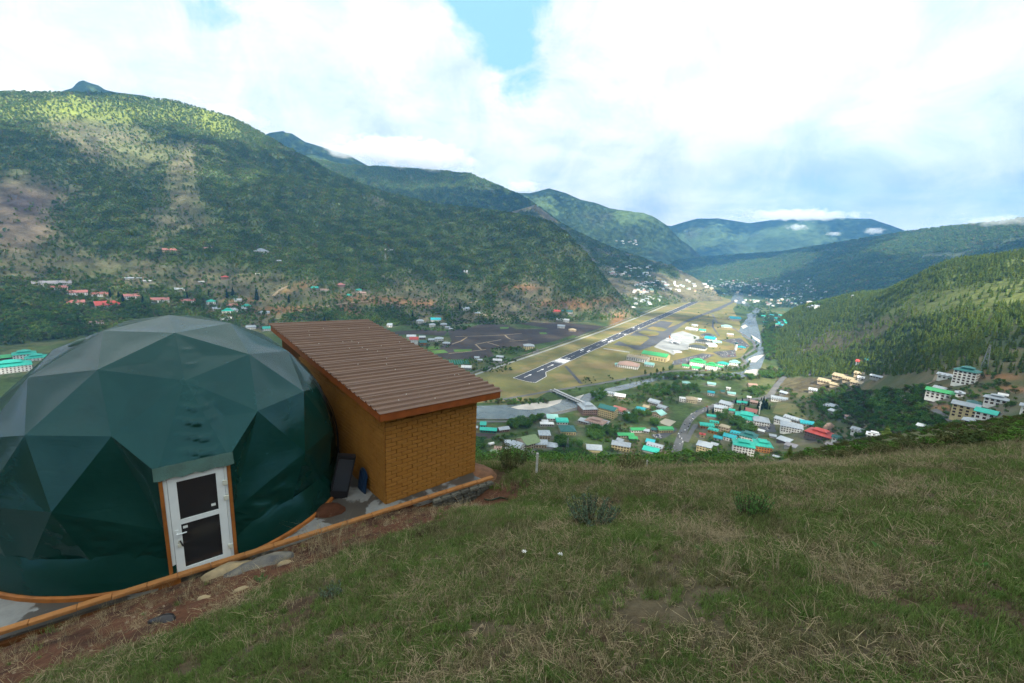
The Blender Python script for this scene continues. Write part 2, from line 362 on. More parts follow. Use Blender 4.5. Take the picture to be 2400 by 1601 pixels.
# ground colours
def cc(*v): return np.array(v)
COL = np.zeros(GX.shape + (3,))
def paint(m, c): COL[:] = COL * (1 - m[..., None]) + c * m[..., None]
paint(np.ones_like(GX), cc(.085, .080, .045))
paint((GK >= 3) * 1.0, cc(.098, .092, .052))
paint(sstep(n_b, .35, .7) * (GK >= 3), cc(.128, .112, .070))
paint(sstep(n_c, .52, .75) * (GK >= 3) * .7, cc(.055, .050, .042))
paint(((GK >= 5)) * 0.85, cc(.045, .062, .034))
paint(sstep(n_a, .45, .62) * (GK >= 3) * .45, cc(.075, .095, .035))
paint(isA * blob(70, 495, 110, 80, 0, .4) * .8, cc(.130, .100, .074))
paint(isA * blob(60, 470, 45, 22, 10, .5) * .8, cc(.05, .044, .046))
paint(isA * blob(180, 395, 40, 14, 0, .5) * .8, cc(.055, .045, .046))
paint((GK == 1) * 1.0, cc(.046, .074, .024))
paint((GK == 1) * sstep(n_b, .45, .7) * .8, cc(.095, .098, .042))
paint((GK == 1) * sstep(n_c, .55, .75) * .6, cc(.034, .062, .018))
paint(((GK == 2) | isF) * 1.0, cc(.072, .062, .036))
paint(((GK == 2) | isF) * sstep(n_b, .4, .65), cc(.115, .100, .052))
paint(((GK == 0) & (gD > 25)) * 1.0, cc(.075, .082, .034))
paint(((GK == 0) & (gD > 25)) * sstep(n_c, .42, .65) * .8, cc(.120, .100, .058))
paint(((GK == 0) & (gD > 120)) * sstep(n_b, .35, .6) * .7, cc(.045, .070, .025))
for b_ in ((600, 715, 150, 8, -4), (880, 690, 120, 10, 4), (690, 655, 40, 10, -20), (1190, 660, 45, 8, 0), (1360, 690, 50, 10, 0), (1420, 735, 25, 14, -50), (820, 720, 60, 10, 20), (1300, 700, 60, 9, 5), (2270, 862, 70, 7, 4), (2340, 895, 50, 6, 6), (1830, 745, 22, 14, 30), (560, 690, 40, 5, 0), (100, 745, 60, 4, 0), (2170, 935, 40, 6, 6), (1700, 648, 70, 4, 0), (1970, 640, 60, 5, 0)):
    paint(blob(*b_, .6) * ((GK >= 1) | (gD > 300)) * .6, cc(.26, .115, .050))
for b_ in ((930, 660, 60, 30, 0), (690, 735, 60, 14, 0), (520, 640, 110, 12, 0), (700, 660, 60, 16, 0), (1480, 645, 90, 22, 12), (1560, 660, 80, 14, 10), (1420, 620, 60, 20, 20)):
    paint(blob(*b_, .5) * ((GK == 3) | (GK == 4)) * .6 * (0.4 + 0.6 * (np.sin(GZ * 1.1) > 0)), cc(.145, .130, .070))
nearm = sstep(gD, 30, 18) * (GK == 0)
soil = fbm(GX * 1.1, GY * 1.1, 4, 200)
paint(nearm, cc(.070, .058, .034))
paint(nearm * sstep(soil, .45, .65), cc(.055, .036, .022))
_q = (GX - CU0[0]) * CUN[0] + (GY - CU0[1]) * CUN[1]; _r = (GX - CU0[0]) * CUD[0] + (GY - CU0[1]) * CUD[1]
_bk = 2.25 + 0.17 * np.maximum(-_r, 0) - .7 * sstep(_r, 0, 2.5) + 1.0 * (fbm(GX * .8, GY * .8, 3, 210) - 0.5)
DIRT = sstep(-_q, _bk + .35, _bk - .15) * sstep(_r, 3.9, 2.6) * (gD < 25)
paint(DIRT, cc(.080, .036, .020))
paint(DIRT * sstep(fbm(GX * 2.5, GY * 2.5, 4, 215), .5, .68), cc(.044, .021, .013))

paint(FOR * (GK >= 2) * .75, cc(.050, .084, .028))
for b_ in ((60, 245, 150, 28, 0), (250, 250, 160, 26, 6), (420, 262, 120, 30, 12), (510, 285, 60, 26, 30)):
    paint(isA * blob(*b_, .5) * .7, cc(.135, .165, .030)); FOR = FOR * (1 - .35 * isA * blob(*b_, .5))  # lime meadow tone, with the sunlight on the crest painted into it
paint((isF & (PYY < 740)) * .7, cc(.100, .130, .032))  # sunlit lime put into the ground colour of the hill's upper slope
# --- materials for the ground: vertex colour of the earth with some sunlight painted in, broken up by noise
def ground_build(scale_small, scale_mid, bump_d):
    def f(n, p, tc, out):
        vc = n.add('ShaderNodeVertexColor', layer_name='Col').outputs[0]
        geo = n.add('ShaderNodeNewGeometry').outputs['Position']
        a = n.noise(geo, scale_small, 6, 0.65); b = n.noise(geo, scale_mid, 4, 0.6)
        f1 = n.math('ADD', n.math('MULTIPLY', n.rng(a, .3, .7), 0.75), n.math('MULTIPLY', n.rng(b, .3, .7), 0.45))
        c = n.add('ShaderNodeVectorMath', {0: vc, 'Scale': n.math('ADD', f1, 0.42)}, operation='SCALE').outputs[0]
        n.t.links.new(c, p.inputs['Base Color'])
        bp = n.add('ShaderNodeBump', {'Strength': 0.9, 'Distance': bump_d, 'Height': a})
        n.t.links.new(bp.outputs[0], p.inputs['Normal'])
    return f
m_near = mat('hillside earth', rough=.95, spec=.15, build=ground_build(9.0, 1.2, .05))
m_val = mat('valley earth', rough=.95, spec=.1, build=ground_build(.11, .02, 1.2))
m_mtn = mat('mountain earth', rough=.97, spec=.08, build=ground_build(.045, .008, 6.0))
m_far = mat('far mountain earth', rough=.97, spec=.05, build=ground_build(.012, .003, 30.0))

GNAMES = {0: ('hillside', 'grassy hillside falling away in front of the camera', m_near), 1: ('valley_floor', 'flat green and brown valley floor around the runway', m_val),
          2: ('hill_right', 'low hill under pine forest on the right bank', m_val), 3: ('mountain_left', 'big green mountain with bare brown slopes on the left', m_mtn),
          4: ('spur_centre', 'dark spur sloping down to the far end of the runway', m_mtn), 5: ('ridge_second', 'green ridge with its top in cloud behind the left mountain', m_mtn),
          6: ('peak_second', 'blue peak half hidden in cloud above the second ridge', m_far), 7: ('peak_left', 'dark summit poking out above the left mountain', m_far),
          8: ('mountain_third', 'hazy mountain with pale cliffs at the valley bend', m_far), 9: ('mountain_far', 'far blue mountain closing off the valley', m_far),
          10: ('ridge_right', 'long dark forested ridge behind the far town', m_mtn)}
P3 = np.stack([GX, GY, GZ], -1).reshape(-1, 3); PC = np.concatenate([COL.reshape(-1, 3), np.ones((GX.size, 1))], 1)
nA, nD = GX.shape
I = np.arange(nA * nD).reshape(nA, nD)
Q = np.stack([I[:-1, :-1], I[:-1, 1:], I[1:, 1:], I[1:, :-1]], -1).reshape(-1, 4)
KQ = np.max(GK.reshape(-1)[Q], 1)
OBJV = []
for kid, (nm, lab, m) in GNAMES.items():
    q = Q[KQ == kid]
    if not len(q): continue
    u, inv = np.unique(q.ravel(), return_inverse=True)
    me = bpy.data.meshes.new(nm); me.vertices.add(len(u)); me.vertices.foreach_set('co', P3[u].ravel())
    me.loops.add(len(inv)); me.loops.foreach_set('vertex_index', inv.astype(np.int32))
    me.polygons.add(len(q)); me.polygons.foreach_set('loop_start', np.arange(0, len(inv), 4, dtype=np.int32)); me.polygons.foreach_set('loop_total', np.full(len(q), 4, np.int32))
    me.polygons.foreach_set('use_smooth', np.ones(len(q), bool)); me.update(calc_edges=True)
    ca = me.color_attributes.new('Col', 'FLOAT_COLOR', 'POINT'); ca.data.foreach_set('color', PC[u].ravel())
    me.materials.append(m); me.flip_normals(); OBJV.append((kid, me, u))
    tag(put(nm, me), lab, 'ground' if kid < 2 else 'mountain', kind='structure')
# ---------------------------------------------------------------- dome tent, shed and their yard
PAD = -6.22
UPZ = Vector((0, 0, 1))
# dome cover: shiny dark green tarpaulin
def tarp_build(n, p, tc, out):
    a = n.noise(tc, 1.3, 4, .6); b = n.noise(tc, 9.0, 4, .6, .6)
    c = n.mix(n.rng(a, .3, .7), (.0025, .021, .0165), (.004, .028, .022))
    n.t.links.new(c, p.inputs['Base Color']); p.inputs['Specular Tint'].default_value = (.36, .82, 1.0, 1)
    n.t.links.new(n.rng(a, .3, .7, .20, .28), p.inputs['Roughness'])
    st = n.add('ShaderNodeMapping', {0: tc, 3: (1.0, 1.0, 2.6)}).outputs[0]
    wr = n.noise(st, 2.2, 3, .5, 1.2)
    bp = n.add('ShaderNodeBump', {'Strength': .18, 'Distance': .03, 'Height': wr}); n.t.links.new(bp.outputs[0], p.inputs['Normal'])
m_tarp = mat('green tarpaulin', spec=.38, build=tarp_build)
m_flap = mat('faded green canvas', (.022, .075, .062), .5, .4, .35, 4, .4, 30)
def ochre_build(n, p, tc, out):
    a = n.noise(tc, 2.3, 5, .6); b = n.noise(tc, 24, 3, .6)
    c = n.mix(n.rng(a, .3, .7), (.285, .130, .022), (.225, .098, .016)); c = n.mix(n.rng(b, .55, .75, 0, .5), c, (.17, .062, .012))
    n.t.links.new(c, p.inputs['Base Color'])
    bp = n.add('ShaderNodeBump', {'Strength': .5, 'Distance': .006, 'Height': b}); n.t.links.new(bp.outputs[0], p.inputs['Normal'])
m_ochre = mat('ochre wall paint', rough=.72, spec=.3, build=ochre_build)
m_mortar = mat('ochre painted mortar', (.085, .030, .006), .85, .2, .35, 6, .4, 40)
m_cope = mat('orange coping paint', (.34, .155, .050), .85, .25, .35, 3, .5, 30)
m_plinth = mat('orange plinth paint', (.30, .105, .018), .65, .35, .4, 3)
m_fascia = mat('rust brown fascia paint', (.235, .060, .012), .5, .4, .3, 5)
def roof_build(n, p, tc, out):
    st = n.add('ShaderNodeMapping', {0: tc, 3: (.25, 5, 1)}).outputs[0]
    a = n.noise(st, 3.0, 5, .6); b = n.noise(tc, 30, 4, .6)
    c = n.mix(n.rng(a, .3, .7), (.128, .076, .050), (.098, .058, .040)); c = n.mix(n.rng(b, .62, .78, 0, .6), c, (.26, .22, .18))
    n.t.links.new(c, p.inputs['Base Color']); n.t.links.new(n.rng(a, .3, .7, .50, .65), p.inputs['Roughness'])
m_roof = mat('brown ribbed sheet', spec=.28, build=roof_build)
def conc_build(n, p, tc, out):
    a = n.noise(tc, .8, 5, .6, .8); b = n.noise(tc, 7, 5, .65)
    wet = n.rng(n.math('ADD', a, n.math('MULTIPLY', n.math('SUBTRACT', b, .5), .15)), .47, .50)
    c = n.mix(n.rng(b, .3, .7), (.20, .21, .20), (.15, .155, .15)); c = n.mix(wet, c, (.060, .055, .048))
    n.t.links.new(c, p.inputs['Base Color']); n.t.links.new(n.rng(wet, 0, 1, .75, .28), p.inputs['Roughness'])
m_conc = mat('stained cement floor', build=conc_build)
m_white = mat('white door paint', (.62, .68, .68), .4, .45, .08, 4)
m_glass = mat('dark door glass', (.018, .020, .022), .12, .5)
m_metal = mat('pale hinge metal', (.48, .50, .42), .35, .5)
m_black = mat('black plastic', (.008, .008, .010), .4, .4)
m_blue = mat('blue plastic', (.012, .034, .075), .4, .45, .3, 4)
m_stone = mat('grey wall stone', (.13, .13, .11), .9, .2, .5, 6, .6, 30, rand=.35)
m_rock = mat('tan rock', (.30, .235, .130), .85, .25, .5, 3, .9, 9, col2=(.15, .125, .085))
m_rockd = mat('slate rock', (.055, .058, .062), .8, .3, .5, 3, .9, 9, col2=(.15, .14, .11))

# ---- the dome: 3-frequency geodesic, five eighths of a sphere, opened at the door
DR = 3.50
DC = Vector((-2.251, 2.936, -1.52)) * DR; DROT = R(40.6)
def ico_faces(nf=3):
    t = math.atan(.5); V = [Vector((0, 0, 1))]
    for i in range(5): a = R(72 * i); V.append(Vector((math.cos(t) * math.sin(a), -math.cos(t) * math.cos(a), math.sin(t))))
    for i in range(5): a = R(72 * i + 36); V.append(Vector((math.cos(t) * math.sin(a), -math.cos(t) * math.cos(a), -math.sin(t))))
    V.append(Vector((0, 0, -1))); F = []
    for i in range(5):
        j = (i + 1) % 5; F += [(0, 1 + i, 1 + j), (1 + i, 6 + i, 1 + j), (6 + i, 6 + j, 1 + j), (11, 6 + j, 6 + i)]
    out = []
    for a, b, c in F:
        g = lambda i, j: ((V[a] * (nf - i - j) + V[b] * i + V[c] * j)).normalized()
        for i in range(nf):
            for j in range(nf - i):
                out.append((g(i, j), g(i + 1, j), g(i, j + 1)))
                if i + j < nf - 1: out.append((g(i + 1, j), g(i + 1, j + 1), g(i, j + 1)))
    return out
def key(v): return (round(v.x, 3), round(v.y, 3), round(v.z, 3))
dome = empty('dome_tent', (DC.x, DC.y, PAD)); tag(dome, 'dark green geodesic dome tent with a white door', 'tent')
BASEZ = PAD + 0.16
crot = Matrix.Rotation(DROT, 3, 'Z')
# door plane, facing the slope the camera stands on
DN_ = crot @ Vector((0, -1, 0)); DX = crot @ Vector((1, 0, 0))
DMID = Vector((DC.x, DC.y, 0)) + DN_ * (DR * 1.0) + DX * -0.06
DW, DTOP, DBOT = 1.02, -4.13, PAD + 0.06
def dpt(u, z, o=0.0): return Vector((DMID.x, DMID.y, 0)) + DX * u + DN_ * o + Vector((0, 0, z))
fo = {}
def dome_pt(u):
    th = math.degrees(math.acos(max(-1, min(1, u.z)))); az = math.degrees(math.atan2(u.x, -u.y))
    if th > 98: w = crot @ Vector((u.x, u.y, 0)).normalized() * (DR * 1.0); return Vector((DC.x + w.x, DC.y + w.y, BASEZ))
    if abs(th - 80.1) < 1.5 and abs(az) < 13: return dpt(-DW / 2 - .03 if az < 0 else DW / 2 + .03, (DTOP + DBOT) / 2 - .05, -.02)
    p = crot @ u * DR
    return DC + p
def wrinkle(p, seed, amt):
    q = np.array([[p.x, p.y, p.z]]); v = fbm(q[:, 0] * 3 + q[:, 1] * 2.1, q[:, 2] * 9 + q[:, 0], 3, seed)[0] - .5
    return v * amt
tris = []
for a, b, c in ico_faces():
    ths = [math.degrees(math.acos(max(-1, min(1, v.z)))) for v in (a, b, c)]; azs = [math.degrees(math.atan2(v.x, -v.y)) for v in (a, b, c)]
    if max(ths) > 102: continue
    top = [i for i in range(3) if abs(ths[i] - 63.4) < 1 and abs(azs[i]) < 2]
    low = [i for i in range(3) if 78 < ths[i] < 102 and abs(azs[i]) < 14]
    if len(low) + len(top) >= 3 or (len(low) == 3): continue
    P = [dome_pt(v) for v in (a, b, c)]
    bt = [i for i in range(3) if ths[i] > 98 and abs(azs[i]) < 2]
    for i in bt: P[i] = dpt(-DW / 2 - .03 if min(azs) < -3 else DW / 2 + .03, BASEZ, -.02)
    if top:
        side = sum(azs[i] for i in range(3) if i not in top)
        P[top[0]] = dpt(-DW / 2 - .03 if side < 0 else DW / 2 + .03, DTOP + .05, -.02)
    tris.append(P)
# the piece that runs down over the door head
vtop = DC + crot @ Vector((0, -math.sin(R(43.36)), math.cos(R(43.36)))) * DR
tris.append([vtop, dpt(-DW / 2 - .03, DTOP + .05, -.02), dpt(DW / 2 + .03, DTOP + .05, -.02)])
ORG = Vector((DC.x, DC.y, PAD))
ctr = Vector((DC.x, DC.y, DC.z))
for ti, (a, b, c) in enumerate(tris):
    nrm = (b - a).cross(c - a).normalized()
    if nrm.dot((a + b + c) / 3 - ctr) < 0: b, c = c, b; nrm = -nrm
    nf = 30 if ((vtop - a).length * (vtop - b).length * (vtop - c).length < 6e-3 or (a.z + b.z + c.z) / 3 < -5.2) else 10; V = []; idx = {}; F = []
    mz = (a.z + b.z + c.z) / 3; lowp = mz < -5.2; frontp = (vtop - a).length * (vtop - b).length * (vtop - c).length < 6e-3
    for i in range(nf + 1):
        for j in range(nf + 1 - i):
            u, v = i / nf, j / nf; p = a * (1 - u - v) + b * u + c * v
            e = min(u, v, 1 - u - v); env = min(1, e * 9)
            h = -.028 * min(1, e * 3.2)                                    # cloth sags a little between the struts
            if lowp: h += .028 * env * (1 - abs(2 * fbm(np.array([p.x * 1.3 + p.y * 1.1]), np.array([p.z * 3.4 + p.y]), 3, 61)[0] - 1) * 2.4)
            if frontp: h += .10 * env * (max(0, math.sin(p.z * 27 + 1.6 * math.sin((p - DMID).dot(DX) * 7))) ** 4) * max(0, 1 - abs((p - DMID).dot(DX) - .14) / .40) * (.15 + .85 * min(1, max(0, (-2.95 - p.z) * 2.5)))
            idx[i, j] = len(V); V.append(p + nrm * h - ORG)
    for i in range(nf):
        for j in range(nf - i):
            F.append((idx[i, j], idx[i + 1, j], idx[i, j + 1]))
            if i + j < nf - 1: F.append((idx[i + 1, j], idx[i + 1, j + 1], idx[i, j + 1]))
    put('cover_panel', mesh_of('cover_panel', V, F, m_tarp, smooth=True), dome)
# skirt fold and orange plinth ring
ringp = []
nr = 80
m_ = MB(); V = []; F = []
for i in range(nr + 1):
    a = DROT + R(7.8) + (2 * math.pi - R(15.6)) * i / nr - math.pi / 2
    wv = .10 * (fbm(np.array([i * .9]), np.array([3.]), 3, 91)[0] - .4) + .05 * abs(math.sin(i * .9))
    for z, r_ in ((-5.55, DR * .985), (-5.80, DR * 1.005 + wv * .9), (-5.98, DR * 1.02 + wv * .6), (BASEZ - .10, DR * 1.035)):
        V.append(Vector((DC.x + math.cos(a) * r_, DC.y + math.sin(a) * r_, z)) - ORG)
for i in range(nr):
    for k in range(3): F.append((i * 4 + k, i * 4 + k + 1, i * 4 + 5 + k, i * 4 + 4 + k))
put('skirt', mesh_of('skirt', V, F, m_tarp, smooth=True), dome)
V = []; F = []
for i in range(nr + 1):
    a = DROT + R(7.0) + (2 * math.pi - R(14.0)) * i / nr - math.pi / 2
    for z, r_ in ((PAD - .1, DR * 1.05), (PAD + .07, DR * 1.048), (PAD + .085, DR * 1.04), (PAD + .085, DR * .97)):
        V.append(Vector((DC.x + math.cos(a) * r_, DC.y + math.sin(a) * r_, z)) - ORG)
for i in range(nr):
    for k in range(3): F.append((i * 4 + k, i * 4 + 4 + k, i * 4 + 5 + k, i * 4 + k + 1))
put('plinth', mesh_of('plinth', V, F, m_plinth, smooth=False), dome)
# vent hood on the left shoulder of the dome
r0 = Vector(ray(188, 792)); r0 *= 13.0 / math.hypot(r0.x, r0.y); V = []; F = []
for i in range(7):
    for j in range(12):
        t, a = i / 6 * math.pi, 2 * math.pi * j / 12; V.append(r0 + Vector((.26 * math.cos(t), .16 * math.sin(t) * math.cos(a), .10 * math.sin(t) * math.sin(a) + .10 * math.cos(t) - .12)) - ORG)
for i in range(6):
    for j in range(12): F.append((i * 12 + j, i * 12 + (j + 1) % 12, i * 12 + 12 + (j + 1) % 12, i * 12 + 12 + j))
put('vent_hood', mesh_of('vent_hood', V, F, m_flap, smooth=True), dome)
# canvas flap above the door
V = []; F = []
for i in range(13):
    u = -DW / 2 - .09 + (DW + .18) * i / 12
    for k in range(5):
        w_ = k / 4; V.append(dpt(u, DTOP + .16 - .21 * w_ - .015 * math.sin(i * 1.9) * w_, .02 + .10 * w_ + .012 * math.sin(i * 2.3 + k)) - ORG)
for i in range(12):
    for k in range(4): F.append((i * 5 + k, i * 5 + k + 1, i * 5 + 6 + k, i * 5 + 5 + k))
put('door_flap', mesh_of('door_flap', V, F, m_flap, smooth=True), dome)
# door: local frame x along the wall, y out, z up
droot = empty('door', dpt(0, DBOT) - ORG, math.atan2(DX.y, DX.x), dome)
H = DTOP - DBOT
def dbox(name, u0, u1, z0, z1, o0, o1, m, par=droot):
    # local +y points into the dome, so outward is negative
    return MB().box(((u0 + u1) / 2, -(o0 + o1) / 2, (z0 + z1) / 2), (u1 - u0, abs(o1 - o0), z1 - z0)).put(name, m, par)
for s_ in (-1, 1): dbox('jamb_trim', s_ * DW / 2 - .028, s_ * DW / 2 + .028, 0, H, -.06, .06, m_plinth)
dbox('outer_frame', -DW / 2 + .03, -DW / 2 + .085, 0, H, -.04, .035, m_white); dbox('outer_frame', DW / 2 - .075, DW / 2 - .03, 0, H, -.04, .035, m_white)
dbox('outer_frame', -DW / 2 + .085, DW / 2 - .075, H - .05, H, -.04, .035, m_white)
l, r_, b_, t_ = -DW / 2 + .09, DW / 2 - .08, .02, H - .055
for nm, a in (('stile', (l, l + .13, b_, t_)), ('stile', (r_ - .13, r_, b_, t_)), ('rail', (l + .13, r_ - .13, t_ - .12, t_)), ('rail', (l + .13, r_ - .13, b_, b_ + .12)), ('rail', (l + .13, r_ - .13, 1.02, 1.11))): dbox(nm, *a, -.03, .045, m_white)
dbox('pane', l + .13, r_ - .13, 1.11, t_ - .12, -.01, .02, m_glass); dbox('pane', l + .13, r_ - .13, b_ + .12, 1.02, -.01, .02, m_glass)
dbox('sticker', r_ - .24, r_ - .17, 1.20, 1.25, .021, .023, m_white); dbox('sticker', l + .155, l + .225, .915, .965, .021, .023, m_white)
for z in (1.58, 1.27, .24): dbox('hinge', r_ - .035, r_ + .045, z, z + .085, .045, .075, m_metal)
hd = MB(); hd.box((l + .06, -.055, .86), (.045, .02, .15)); hd.tube((l + .06, -.06, .87), (l + .06, -.10, .87), .012); hd.tube((l + .05, -.10, .87), (l + .20, -.10, .875), .013, .011)
hd.put('handle', m_white, droot)
lk = MB(); lk.box((l + .075, -.065, .63), (.05, .025, .06), 0); lk.tube((l + .055, -.065, .66), (l + .075, -.065, .73), .006, k=6, m=1); lk.tube((l + .095, -.065, .66), (l + .075, -.065, .73), .006, k=6, m=1)
lk.tube((l + .09, -.07, .72), (l + .125, -.07, .60), .013, k=6, m=2)
lk.put('padlock', [m_metal, m_metal, m_black], droot)
# lacing cables where the dome nears the shed
for k in range(3):
    pts = []
    for i in range(9):
        z = -3.35 - .33 * i; aa = R(62 + 2.5 * k) + .02 * math.sin(i * 1.7 + k); rr = math.sqrt(max(.2, DR ** 2 - (z - DC.z) ** 2)) * 1.012
        w_ = crot @ Vector((math.sin(aa) * rr, -math.cos(aa) * rr, 0)); pts.append(Vector((DC.x + w_.x, DC.y + w_.y, z)) - ORG)
    mb = MB()
    for i in range(8): mb.tube(pts[i], pts[i + 1], .009, k=5)
    mb.put('lacing_cable', m_black, dome)

# ---- pad and low curb wall
V = [];
def cpt(r, q, z): return Vector((CU0[0] + CUD[0] * r + CUN[0] * q, CU0[1] + CUD[1] * r + CUN[1] * q, z))
pm = MB(); P = [cpt(-13, .02, 0), cpt(3.0, .02, 0), cpt(3.0, 12, 0), cpt(-13, 12, 0)]
pm.add([(p.x, p.y, PAD) for p in P] + [(p.x, p.y, PAD - .35) for p in P], [(0, 1, 2, 3), (4, 7, 6, 5), (0, 4, 5, 1), (1, 5, 6, 2), (2, 6, 7, 3), (3, 7, 4, 0)])
tag(pm.put('cement_floor', m_conc), 'stained grey cement floor around the dome tent', 'floor', kind='structure')
wall = empty('curb_wall', cpt(0, 0, PAD - .2), math.atan2(CUD[1], CUD[0])); tag(wall, 'low orange topped curb wall between the dirt bank and the dome', 'wall')
mb = MB(); mb.box((-4.95, .03, -.04), (15.9, .20, .40)); mb.put('wall_core', m_mortar, wall)
x = -12.9; k = 0; cz = CURB_Z - (PAD - .2)
cm = [MB().box((0, 0, 0), (w_, .125, .060)).mesh('coping_brick', m_cope) for w_ in (.46, .50, .43, .55)]
for me in cm:
    bm = bmesh.new(); bm.from_mesh(me); bmesh.ops.bevel(bm, geom=bm.edges[:], offset=.006, segments=1, affect='EDGES'); bm.to_mesh(me); bm.free()
ws = (.46, .50, .43, .55)
while x < 2.95:
    i = rnd.randrange(4); o = put('coping_brick', cm[i], wall, (x + ws[i] / 2, rnd.uniform(-.004, .004), cz - .031 + rnd.uniform(-.003, .003)), (rnd.uniform(-.01, .01), rnd.uniform(-.004, .004), rnd.uniform(-.006, .006))); x += ws[i] + .006
# stone footing visible at the open end
for r_i in range(5):
    x = 1.2
    while x < 2.95:
        w_ = rnd.uniform(.13, .30); h_ = .095
        me = MB().box((0, 0, 0), (w_ - .015, .16, h_ - .012)).mesh('footing_stone', m_stone)
        bm = bmesh.new(); bm.from_mesh(me); bmesh.ops.bevel(bm, geom=bm.edges[:], offset=.02, segments=2, affect='EDGES'); bm.to_mesh(me); bm.free()
        put('footing_stone', me, wall, (x + w_ / 2, -.06 + rnd.uniform(-.02, .02), cz - .14 - h_ * r_i), (rnd.uniform(-.04, .04), rnd.uniform(-.05, .05), rnd.uniform(-.06, .06))); x += w_

# ---- the shed
SA = R(43.0)
SX, SY = Vector((math.cos(SA), math.sin(SA), 0)), Vector((-math.sin(SA), math.cos(SA), 0))   # along the front, into the depth
a0, t0 = azt(902, 985)
S0 = Vector((math.sin(a0) * 10.45, math.cos(a0) * 10.45, 0))
SW, SD = 2.72, 7.6
SB = PAD - .5
shed = empty('brick_shed', (S0.x, S0.y, SB), SA); tag(shed, 'ochre painted brick shed with a brown ribbed roof', 'shed')
zt = lambda u, v: (-3.91 - .035 * u + .095 * v) - SB       # wall top height in local coordinates
V = [(0, 0, 0), (SW, 0, 0), (SW, SD, 0), (0, SD, 0), (0, 0, zt(0, 0) + .05), (SW, 0, zt(SW, 0) + .05), (SW, SD, zt(SW, SD) + .05), (0, SD, zt(0, SD) + .05)]
put('wall_core', mesh_of('wall_core', V, [(0, 1, 5, 4), (1, 2, 6, 5), (2, 3, 7, 6), (3, 0, 4, 7), (4, 5, 6, 7)], m_mortar), shed)
BL, BH, G = .285, .104, .014
bms = []
for k in range(5):
    me = MB().box((0, 0, 0), (BL - G, .04, BH - G)).mesh('brick', m_ochre)
    bm = bmesh.new(); bm.from_mesh(me); bmesh.ops.bevel(bm, geom=bm.edges[:], offset=.006, segments=1, affect='EDGES')
    for v in bm.verts: v.co += Vector((rnd.uniform(-.004, .004), rnd.uniform(-.003, .003), rnd.uniform(-.004, .004)))
    bm.to_mesh(me); bm.free(); bms.append(me)
nb = 0; row = 0; z = .30
while z + BH < zt(0, 0) + .2:
    u = -(BL / 2 if row % 2 else 0.0)
    while u < SW - .02:
        u0, u1 = max(u, 0), min(u + BL, SW); wd = u1 - u0
        if wd > .04 and z + BH < zt(u1, 0) + .12 and nb < 300:
            put('brick', bms[rnd.randrange(5)], shed, ((u0 + u1) / 2, -.006 + rnd.uniform(-.005, .005), z + BH / 2), (rnd.uniform(-.012, .012), rnd.uniform(-.012, .012), rnd.uniform(-.02, .02)), (wd / BL, 1, 1)); nb += 1
        u += BL
    row += 1; z += BH
sb = MB(); row = 0; z = .30
while z + BH < zt(0, SD):
    v = -(BL / 2 if row % 2 else 0.0)
    while v < 5.6:
        v0, v1 = max(v, 0), v + BL
        if v1 - v0 > .04 and z + BH < zt(0, v0) + .1:
            sb.box((-.006 + rnd.uniform(-.005, .005), (v0 + v1) / 2, z + BH / 2), (.03, v1 - v0 - G, BH - G))
            if v < 3.5: sb.box((SW + .006, (v0 + v1) / 2, z + BH / 2), (.03, v1 - v0 - G, BH - G))
        v += BL
    row += 1; z += BH
o = sb.put('side_bricks', m_ochre, shed); o['kind'] = 'stuff'
# roof: ribbed sheets laid side by side, fascia boards round the edge
OV = dict(u0=-.30, u1=SW + .66, v0=-.36, v1=SD + .2)
zr = lambda u, v: zt(u, v) + .20
sheet_w = .87; v = OV['v0']; pitch = .25
while v < OV['v1'] - .05:
    v2 = min(v + sheet_w + .03, OV['v1']); ns = int(round((v2 - v) / pitch)); V = []; F = []
    prof = []
    k = 0
    while v + k * pitch < v2 - .01:
        b0 = v + k * pitch
        prof += [(b0, 0), (b0 + .140, 0), (b0 + .165, .045), (b0 + .215, .045)]; k += 1
    prof.append((min(b0 + pitch, v2 + .02), 0))
    for i in range(2):
        u = OV['u0'] + rnd.uniform(-.008, .008) if i == 0 else OV['u1'] + rnd.uniform(-.012, .012)
        for (vv, hh) in prof: V.append((u, vv, zr(u, vv) + hh))
    kn = len(prof)
    V += [(x_, y_, z_ - .008) for x_, y_, z_ in V]
    for i in range(kn - 1): F += [(i, kn + i, kn + i + 1, i + 1), (2 * kn + i, 2 * kn + i + 1, 3 * kn + i + 1, 3 * kn + i), (i, i + 1, 2 * kn + i + 1, 2 * kn + i), (kn + i, 3 * kn + i, 3 * kn + i + 1, kn + i + 1)]
    put('roof_sheet', mesh_of('roof_sheet', V, F, m_roof), shed); v += sheet_w
def board(name, u0, v0, u1, v1, h, th, par=shed):
    p, q = Vector((u0, v0, zr(u0, v0) - .006)), Vector((u1, v1, zr(u1, v1) - .006)); d = (q - p).normalized(); s_ = Vector((-d.y, d.x, 0)).normalized() * (th / 2); dz = Vector((0, 0, -h))
    put(name, mesh_of(name, [p - s_, q - s_, q + s_, p + s_, p - s_ + dz, q - s_ + dz, q + s_ + dz, p + s_ + dz], [(0, 1, 2, 3), (7, 6, 5, 4), (0, 4, 5, 1), (1, 5, 6, 2), (2, 6, 7, 3), (3, 7, 4, 0)], m_fascia), par)
e = .03
board('fascia', OV['u0'] + .02, OV['v0'] + e, OV['u1'] - .10, OV['v0'] + e, .185, .03); board('fascia', OV['u0'] + e, OV['v0'] + .05, OV['u0'] + e, OV['v1'] - .02, .185, .03)
board('fascia', OV['u1'] - .115, OV['v0'] + .05, OV['u1'] - .115, OV['v1'] - .02, .185, .03)
